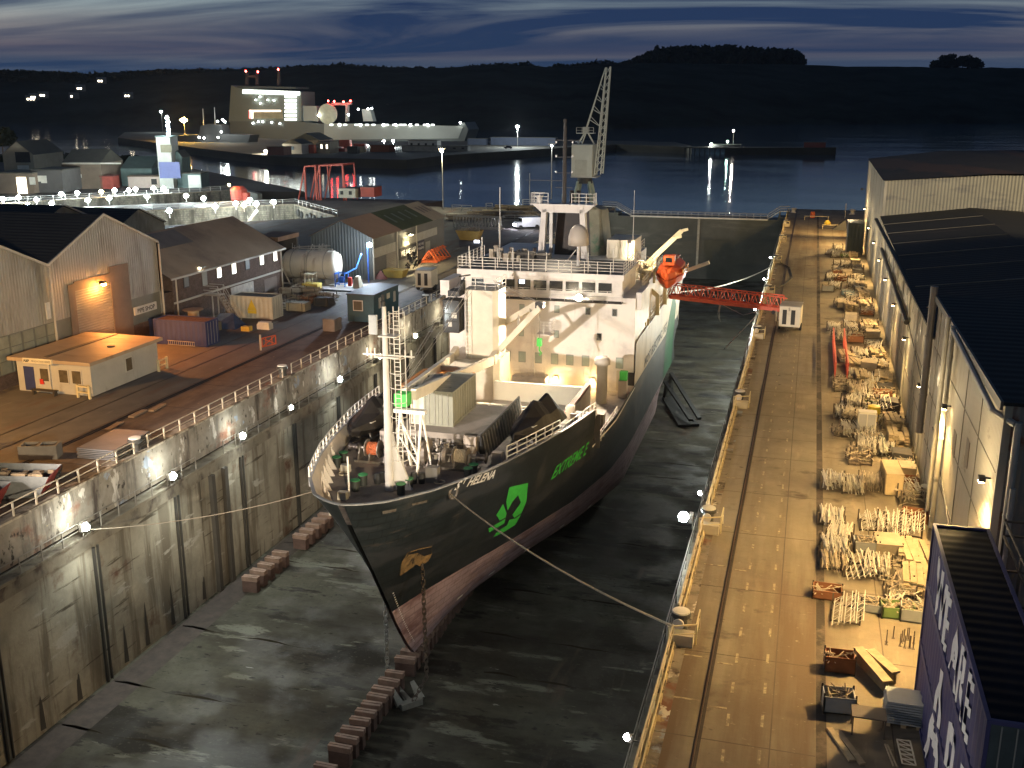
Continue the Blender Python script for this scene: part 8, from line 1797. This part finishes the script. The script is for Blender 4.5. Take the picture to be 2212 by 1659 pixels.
for i, (x, y, w, lab) in enumerate(((350, 470, 9, 'pile of pale deck plates behind the lattice gantry'), (600, 430, 7, 'pile of buff girders behind the lattice gantry'), (800, 400, 6, 'low stack of yellowish slabs near the tall thin aerial'), (1000, 430, 8, 'row of hooped steel pieces in the store yard'), (1250, 410, 8, 'long flat steel pile nearest the funnel'), (1100, 330, 10, 'dark steel pile at the water side of the store yard'))):
    c = P3(*E6(x, y)); t = thing('steel_pile', c, lab, 'steel pile'); mb = MB()
    for k in range(16): z = .12+.14*(k//2); mb.bar(c+Vector((-w/2+random.uniform(0, 1.5), random.uniform(-2, 2), z)), c+Vector((w/2-random.uniform(0, 2), random.uniform(-2, 2), z+random.random()*.3)), random.uniform(.2, .9), random.uniform(.1, .3))
    mb.build('steel_lengths', [gm2, wood_, MATS['guard_cream'], steel][i % 4], t)
for i, (x0, x1, y, lab) in enumerate(((120, 430, 325, 'white barrier fence beside the shed roof end'), (660, 760, 300, 'short pale frame fence by the water'), (800, 1010, 340, 'dark rail fence in the store yard'), (1240, 1500, 235, 'rail fence near the goalpost mast'), (930, 1480, 500, 'pale rail fence across the store yard'))):
    a, b2 = P3(*E6(x0, y)), P3(*E6(x1, y+(12 if i == 0 else 0))); rail([a, b2], 1.4, 3, 2.4, .08, 'yard_fence', gal if i != 2 else dkf, SH).parent = None; o = bpy.data.objects[[k.name for k in bpy.data.objects if k.name.startswith('yard_fence')][-1]]; o.location = SH.location; o['label'] = lab; o['category'] = 'fence'
c = P3(*E6(1310, 600)); t = thing('service_van', c, 'brightly lit white vehicle on the yard seen left of the goalpost mast', 'van', rz=R(35))
MB().box(-2.6, 2.6, -1, 1, .4, 1.3).box(-1.4, 2.6, -1, 1, 1.3, 2.2).build('body', mat('van_white', (.7, .7, .72), .4), t, world=False)
MB().box(-1.46, -1.38, -.85, .85, 1.4, 2.0).build('windscreen', glass, t, world=False)
for x in (-1.7, 1.7):
    for y in (-1, 1): MB().lathe((x, y, .4), [(.4, -.1), (.4, .1)], 12, 'y').build('wheel', blackr, t, world=False)
MB().cbox((-2.62, -.6, .8), (.06, .4, .25)).build('headlight', glow('headlight', (.85, .85, 1), 120.), t, world=False); MB().cbox((-2.62, .6, .8), (.06, .4, .25)).build('headlight', MATS['headlight'], t, world=False)
lamp('POINT', t, (c.x-.5, c.y-4, 2.6), 420, (.85, .88, 1.), size=.2)
MB().box(-56.9, -56.0, 176.5, 176.8, 0, .4).build('work_light', glow('work_light', (.8, .85, 1), 6.), label='small bluish work light beside the yellow skip', cat='lamp')

# level-luffing dock crane behind the funnel
cx, cy = -48.3, 230.
t = thing('dock_crane', (cx, cy, 0), 'pale grey dock crane with boxy machinery house and tall lattice jib', 'crane')
cg = mat('crane_grey', (.46, .47, .42), .6, var=.08, scale=.6, layers=[((.3, .3, .26), (.5, .5, .15), .6, .72)])
mb = MB()
for sx in (-2.6, 2.6):
    for sy in (-2.6, 2.6): mb.bar((cx+sx, cy+sy, 0), (cx+sx*.45, cy+sy*.45, 7.2), .6)
mb.build('portal_leg', mat('crane_portal', (.20, .24, .20), .6, var=.2), t)
MB().lathe((cx, cy, 6.8), [(1.8, 0), (1.6, 1.4)], 16).build('slew_ring', blackr, t)
MB().box(cx-2.5, cx+2.1, cy-2.6, cy+2.4, 8.4, 15.2).build('machinery_house', cg, t)
MB().box(cx-1.7, cx+1.0, cy-2.64, cy-2.6, 8.6, 12).build('house_door', mat('crane_door', (.40, .40, .35), .6), t)
MB().box(cx-2.6, cx+3.0, cy-2.7, cy+2.5, 8.15, 8.4).build('house_platform', gal, t)
mb = MB(); mb.bar((cx-1.6, cy, 15.2), (cx-.2, cy, 17.6), .3).bar((cx+2, cy, 15.2), (cx+.6, cy, 17.6), .3).bar((cx-.6, cy-1, 15.2), (cx+.1, cy, 17.6), .2).box(cx-1.8, cx+2.0, cy-1.2, cy+1.2, 17.5, 17.65); mb.build('a_frame', cg, t)
rail([(cx-1.8, cy-1.2, 17.6), (cx+2.0, cy-1.2, 17.6)], 1.2, 2, 1.2, .05, 'platform_rail', gal, t)
mb = MB(); b_ = [Vector((cx+2.4, cy-1.4, 8.6)), Vector((cx+3.8, cy-1.4, 8.9)), Vector((cx+3.8, cy+1.4, 8.9)), Vector((cx+2.4, cy+1.4, 8.6))]; tp = Vector((cx+4.7, cy, 31.3))
e_ = [tp+Vector((-.4, -.3, 0)), tp+Vector((.5, -.3, .2)), tp+Vector((.5, .3, .2)), tp+Vector((-.4, .3, 0))]
for a, b3 in zip(b_, e_): mb.bar(a, b3, .24)
for k in range(15):
    u, v = k/15, (k+1)/15
    for i in range(4): mb.bar(b_[i].lerp(e_[i], u), b_[(i+1) % 4].lerp(e_[(i+1) % 4], v), .12)
mb.build('jib', cg, t)
mb = MB(); a0 = [Vector((cx+.1, cy-.5, 18.3)), Vector((cx+.1, cy+.5, 18.3))]
for a in a0: mb.bar(a, tp+Vector((-.6, 0, 0)), .2)
for k in range(1, 6): c_ = a0[0].lerp(tp, k/6.); d_ = b_[0].lerp(tp, (k+3.2)/9.2); mb.bar(c_, d_, .12).bar(c_+Vector((0, 0, 1)), d_, .1)
mb.box(cx-.5, cx+.7, cy-.6, cy+.6, 17.6, 18.9)
mb.build('luffing_tie', cg, t)
lamp('SPOT', t, (cx+12, cy-50, 3.), 9000, (1., .96, .82), to=(cx, cy, 14), size=.5, angle=60)

# long grey naval support ship behind the wharf
YN = 700.
ng = mat('naval_grey', (.09, .10, .095), .6, var=.08, scale=.05); ngl = mat('naval_grey_light', (.30, .31, .28), .6, var=.08, scale=.05)
t = thing('naval_ship', (GY(760, 300, YN).x, YN, -4), 'long grey naval support ship with floodlit bridge moored behind the wharf', 'ship')
def NP(pts, dep, m, name, parent=None, y=YN): return MB().ext([GY(x, yy, y) for x, yy in pts], (0, dep, 0)).build(name, m, parent or t)
NP([(495, 306), (497, 262), (640, 262), (660, 264), (700, 268), (985, 274), (1003, 264), (1012, 280), (1003, 305)], 24, ng, 'hull')
NP([(700, 266), (985, 272), (1000, 274), (990, 299), (700, 302)], .4, ngl, 'side_plating', y=YN-.6)
NP([(499, 184), (512, 190), (650, 198), (652, 262), (494, 264)], 22, mat('naval_block', (.13, .15, .135), .6, var=.1, scale=.05), 'superstructure', y=YN+1)
NP([(512, 185), (640, 188), (640, 192), (512, 190)], 20, mat('naval_dark', (.04, .05, .05), .7), 'bridge_roof', y=YN+1)
wgl = glow('naval_deck_lights', (.92, 1., .92), 2.5); wgb = glow('naval_deck_bright', (.95, 1., .95), 35.)
x = 524
for k in range(15): NP([(x+8.3*k, 193.5+.3*k), (x+7.2+8.3*k, 193.5+.3*k), (x+7.2+8.3*k, 202+.25*k), (x+8.3*k, 202+.25*k)], .3, wgl, 'bridge_window', y=YN-.2)
for k in range(7): NP([(615, 206+8.2*k), (640, 206+8.2*k), (640, 211+8.2*k), (615, 211+8.2*k)], .3, wgl, 'stair_tower_light', y=YN-.2)
NP([(538, 238), (610, 238), (612, 256), (538, 256)], .3, mat('bay_buff', (.30, .28, .2), .6, var=.3, scale=.2), 'open_bay', y=YN-.2)
NP([(538, 238), (606, 238), (606, 241), (546, 241), (546, 256), (538, 256)], .3, glow('bay_light', (1., .8, .62), 5.), 'bay_light_strip', y=YN-.5)
NP([(538, 239), (543, 239), (543, 256), (538, 256)], .3, glow('bay_red', (1., .12, .12), 3.), 'bay_red_panel', y=YN-.9)
for k, (x, y) in enumerate(((560, 208), (551, 215), (577, 215), (590, 216), (561, 222), (556, 262), (566, 262), (545, 265), (585, 263), (603, 266))): NP([(x, y), (x+2.4, y), (x+2.4, y+2), (x, y+2)], .3, wgb, 'porthole_light', y=YN-.9)
NP([(640, 228), (684, 229), (688, 262), (640, 262)], 16, ngl, 'hangar_tent', y=YN+3)
MB().lathe(GY(708, 246, YN), [(0.1, -2), (7, -1), (7, 1), (.1, 2)], 20, 'y').build('deck_drum', mat('drum_cream', (.55, .55, .42), .6), t)
NP([(715, 222), (757, 222), (757, 226), (751, 226), (751, 262), (746, 262), (746, 228), (715, 227)], 3, ngl, 'deck_crane', y=YN+2); NP([(781, 236), (799, 236), (806, 262), (785, 262)], 6, ngl, 'pilot_house', y=YN+4)
lx = [731, 742, 766, 776, 789, 803, 826, 832, 848, 853, 862, 870, 884, 897, 914, 922, 931, 712]
for k, x in enumerate(lx): NP([(x, 268), (x+(7 if k % 3 else 4), 268), (x+(7 if k % 3 else 4), 271), (x, 271)], .3, wgb if k % 3 == 0 else wgl, 'side_light', y=YN-1.2)
for x, y0, y1 in ((531, 155, 184), (553, 155, 184), (600, 152, 186)): NP([(x, y0), (x+2.4, y0), (x+4, y1), (x-2, y1)], 2, MATS['naval_dark'], 'mast', y=YN+8)
NP([(531, 163), (556, 163), (556, 167), (531, 167)], 2, MATS['naval_dark'], 'mast_yard', y=YN+8)
rg_ = glow('red_mast_lamp', (1., .05, .04), 60.)
for x, y in ((531, 154), (557, 155), (601, 150), (709, 218), (722, 219), (742, 220), (757, 218)): p = GY(x, y, YN); MB().lathe(p, [(.1, -.7), (.7, 0), (.1, .7)], 8).build('red_mast_lamp', rg_, t)
for x, y in ((795, 235), (803, 234), (774, 236), (753, 248), (688, 249), (994, 265)): p = GY(x, y, YN-2); MB().lathe(p, [(.1, -.7), (.8, 0), (.1, .7)], 8).build('deck_lamp', wgb, t)
lamp('SPOT', t, GY(620, 250, YN-90), 70000, (.9, 1., .95), to=GY(600, 240, YN), size=3, angle=70, blend=1.); lamp('SPOT', t, GY(860, 290, YN-60), 60000, (.92, 1., .95), to=GY(860, 285, YN), size=3, angle=110, blend=1.)
# smaller dark ship alongside at the left
t = thing('patrol_vessel', (GY(480, 300, 560).x, 560, -4), 'dark smaller vessel with thin masts left of the grey naval ship', 'ship')
MB().ext([GY(x, y, 600) for x, y in ((385, 306), (380, 292), (470, 289), (540, 292), (535, 310))], (0, 12, 0)).build('hull', mat('vessel_dark', (.05, .05, .05), .7, var=.2, scale=.1), t)
MB().ext([GY(x, y, 601) for x, y in ((430, 290), (433, 272), (450, 268), (478, 270), (482, 290))], (0, 9, 0)).build('deckhouse', MATS['vessel_dark'], t)
for x, y in ((440, 235), (465, 232)): MB().tube([GY(x, 270, 602), GY(x-2, y, 602)], .3, 5).build('mast', gal, t)
for x, y in ((481, 259), (470, 262), (486, 263), (478, 285), (430, 297), (441, 298), (471, 297)): MB().lathe(GY(x, y, 596), [(.1, -.6), (.7, 0), (.1, .6)], 8).build('deck_lamp', wgb, t)
lamp('POINT', t, GY(484, 262, 590), 9000, (.9, 1., .95), size=1)

# sheds, cabins and vehicles on the wharf
def wh(x0, x1, yt, yb, Yp, dep, m, name, label, cat='shed', pitch=0, win=0, lit=None):
    a, b2 = GY(x0, yb, Yp), GY(x1, yt, Yp); z0 = 0.; h = b2.z; t = thing(name, ((a.x+b2.x)/2, Yp, 0), label, cat); MB().box(a.x, b2.x, Yp, Yp+dep, 0, h).build('wall', m, t)
    if pitch: MB().ext([(a.x-.3, Yp-.2, h), (b2.x+.3, Yp-.2, h), ((a.x+b2.x)/2, Yp-.2, h+pitch)], (0, dep+.4, 0)).build('roof', rg, t)
    else: MB().box(a.x-.2, b2.x+.2, Yp-.2, Yp+dep+.2, h, h+.2).build('roof', rg, t)
    w = b2.x-a.x
    for k in range(win): MB().box(a.x+w*(k+.3)/win, a.x+w*(k+.6)/win, Yp-.06, Yp, h*.4, h*.75).build('window', lit or blackr, t)
    return t
gw = mat('wharf_shed_white', (.45, .45, .42), .7, var=.1)
wh(611, 651, 311, 331, 470, 12, gw, 'wharf_shed', 'white gabled shed with blue door on the wharf', pitch=2.2, win=1, lit=mat('door_blue', (.12, .2, .3), .6))
wh(634, 690, 303, 328, 500, 16, gb, 'wharf_shed', 'brown gabled shed behind the white one on the wharf', pitch=3.5)
wh(690, 712, 306, 331, 480, 10, gbl, 'wharf_shed', 'buff shed with bright lit front on the wharf', win=2, lit=wlit)
wh(577, 612, 318, 333, 455, 8, mat('shed_maroon', (.14, .05, .04), .7), 'wharf_shed', 'maroon hut beside the warm lamp on the wharf')
wh(882, 944, 304, 312, 520, 6, gw, 'wharf_cabin', 'upper white site cabins with dark windows on the wharf', 'cabin', win=4); wh(868, 944, 316, 326, 512, 6, mat('cabin_dim', (.25, .25, .23), .7), 'wharf_cabin', 'lower dim site cabins on the wharf', 'cabin')
wh(955, 1010, 316, 323, 520, 5, mat('cabin_dark2', (.16, .16, .15), .7), 'wharf_cabin', 'low grey cabin right of the tall light column', 'cabin', win=3)
wh(800, 840, 314, 326, 500, 8, mat('stack_rust', (.18, .06, .03), .8), 'wharf_stack', 'rusty stack of containers on the wharf', 'containers')
wh(1010, 1050, 300, 305, 600, 5, mat('stack_navy', (.04, .05, .08), .8), 'wharf_stack', 'dark blue containers at the wharf far side', 'containers'); wh(1060, 1200, 298, 304, 600, 5, MATS['stack_navy'], 'wharf_stack', 'long dark row of containers at the wharf car park', 'containers')
def car(x, y, m, lab):
    p = G(x, y); t = thing('parked_car', p, lab, 'car', 'cars parked on the wharf')
    MB().box(-2.1, 2.1, -.9, .9, .35, .95).build('body', m, t, world=False); MB()._add([(-1.5, -.8, .95), (1.5, -.8, .95), (1.5, .8, .95), (-1.5, .8, .95), (-.8, -.7, 1.5), (1.0, -.7, 1.5), (1.0, .7, 1.5), (-.8, .7, 1.5)], [(4,5,6,7),(0,1,5,4),(1,2,6,5),(2,3,7,6),(3,0,4,7)]).build('cabin', glass, t, world=False)
    for a in (-1.3, 1.3):
        for b3 in (-.9, .9): MB().lathe((a, b3, .35), [(.34, -.1), (.34, .1)], 10, 'y').build('wheel', blackr, t, world=False)
for x, y, m_, lab in ((1040, 311, mat('car_white', (.6, .6, .6), .3), 'white car parked left of the wharf lamp'), (1052, 312, mat('car_silver', (.4, .4, .42), .3), 'silver car beside the white car'), (1098, 321, mat('car_black', (.02, .02, .02), .3), 'black car under the wharf lamp'), (1250, 309, MATS['car_white'], 'white car far right on the wharf')): car(x, y, m_, lab)
random.seed(55)
for i in range(16):
    x = random.uniform(660, 800); y = random.uniform(320, 332); p = G(x, y); w = random.uniform(2, 7)
    MB().box(p.x-w/2, p.x+w/2, p.y, p.y+3, 0, random.uniform(1.5, 5)).build('cargo_lot', [mat('lot_red', (.3, .06, .04), .7), mat('lot_buff', (.4, .34, .22), .7), mat('lot_dark', (.05, .05, .05), .7), gw][i % 4], label=ORD[i]+' lot of stacked cargo on the wharf at the grey ship stern', cat='cargo', group='cargo lots on the wharf')
for i, (x, y, c_) in enumerate(((664, 302, 'w'), (706, 315, 'w'), (725, 322, 'o'), (740, 316, 'w'), (752, 322, 'r'), (765, 318, 'w'), (690, 292, 'w'), (780, 322, 'o'), (795, 314, 'w'), (668, 316, 'w'), (616, 276, 'r'))):
    p = G(x, y+3, 0); d = _ray(x, y); z = EYE+d[2]*p.xy.length/math.hypot(d[0], d[1])
    t = thing('work_lamp', (p.x, p.y, 0), 'small wharf work lamp, '+ORD[i]+' among the clutter at the grey ship stern', 'lamp', 'work lamps on the wharf')
    MB().tube([(p.x, p.y, 0), (p.x, p.y, z)], .1, 5).build('pole', gal, t); MB().lathe((p.x, p.y-.3, z), [(.1, -.5), (.6, 0), (.1, .5)], 8).build('lamp_glass', {'w': wgb, 'o': glow('orange_work', (1, .6, .25), 40.), 'r': glow('red_work', (1, .1, .06), 25.)}[c_], t)

# pier with timber trestle and stone head
t = thing('pier', (-20, 605, -4), 'long dark pier with timber trestle reaching to the right', 'pier')
MB().prism([(-47, 602), (12, 618), (12, 630), (-47, 614)], -4.6, 0).build('pier_head', dark_gnd, t)
MB().prism([(-72, 603), (-46, 603), (-46, 611), (-72, 611)], -.6, 0).build('trestle_deck', dark_gnd, t)
mb = MB()
for k in range(9): mb.box(-70+2.8*k, -69.4+2.8*k, 603.5, 604.1, -5, -.6)
mb.build('trestle_piles', blackr, t)
wh(1540, 1600, 313, 318, 612, 6, mat('pier_dark', (.05, .05, .05), .8), 'pier_shed', 'low dark shed with a lamp on the pier'); wh(1736, 1784, 308, 318, 616, 5, mat('pier_red', (.16, .04, .035), .7), 'pier_shed', 'dark red container at the outer end of the pier', 'container')
for x, yb, yt, lab, g_, p_ in ((1536, 317, 310, 'white lamp on the trestle of the pier', wg, 900), (1583, 315, 281, 'white beacon above the pier shed', glow('beacon', (1, .85, .7), 300.), 600), (1571, 316, 304, 'small green-white lamp on the pier', glow('greenish', (.5, 1, .8), 150.), 200)): pole_lamp(x, yb, yt, 0, (1, .95, .85), g_, p_, lab, .55, name='pier_light')
# moored boats' masts and flagstaff
for x, yb, yt, lab in ((1144, 440, 374, 'thin flagstaff at the edge of the store yard'), ): p = G(x, yb); d = _ray(x, yt); h = EYE+d[2]*p.xy.length/math.hypot(d[0], d[1]); MB().tube([(p.x, p.y, 0), (p.x, p.y, h)], .08, 5).build('flagstaff', gal, label=lab, cat='flagstaff')

# thin haze added round the whole harbour to give the lamps a glow
hz_ = bpy.data.materials.new('haze'); hz_.use_nodes = True; nt = hz_.node_tree; nt.nodes.clear()
o_ = nt.nodes.new('ShaderNodeOutputMaterial'); v_ = nt.nodes.new('ShaderNodeVolumePrincipled'); v_.inputs['Density'].default_value = .00003; v_.inputs['Color'].default_value = (.8, .87, 1, 1); v_.inputs['Anisotropy'].default_value = .6
nt.links.new(v_.outputs[0], o_.inputs['Volume'])
MB().box(-1400, 1400, -120, 2600, -17, 130).build('haze', hz_, kind='stuff')['label'] = 'thin added haze over the dockyard, making the lamps glow'
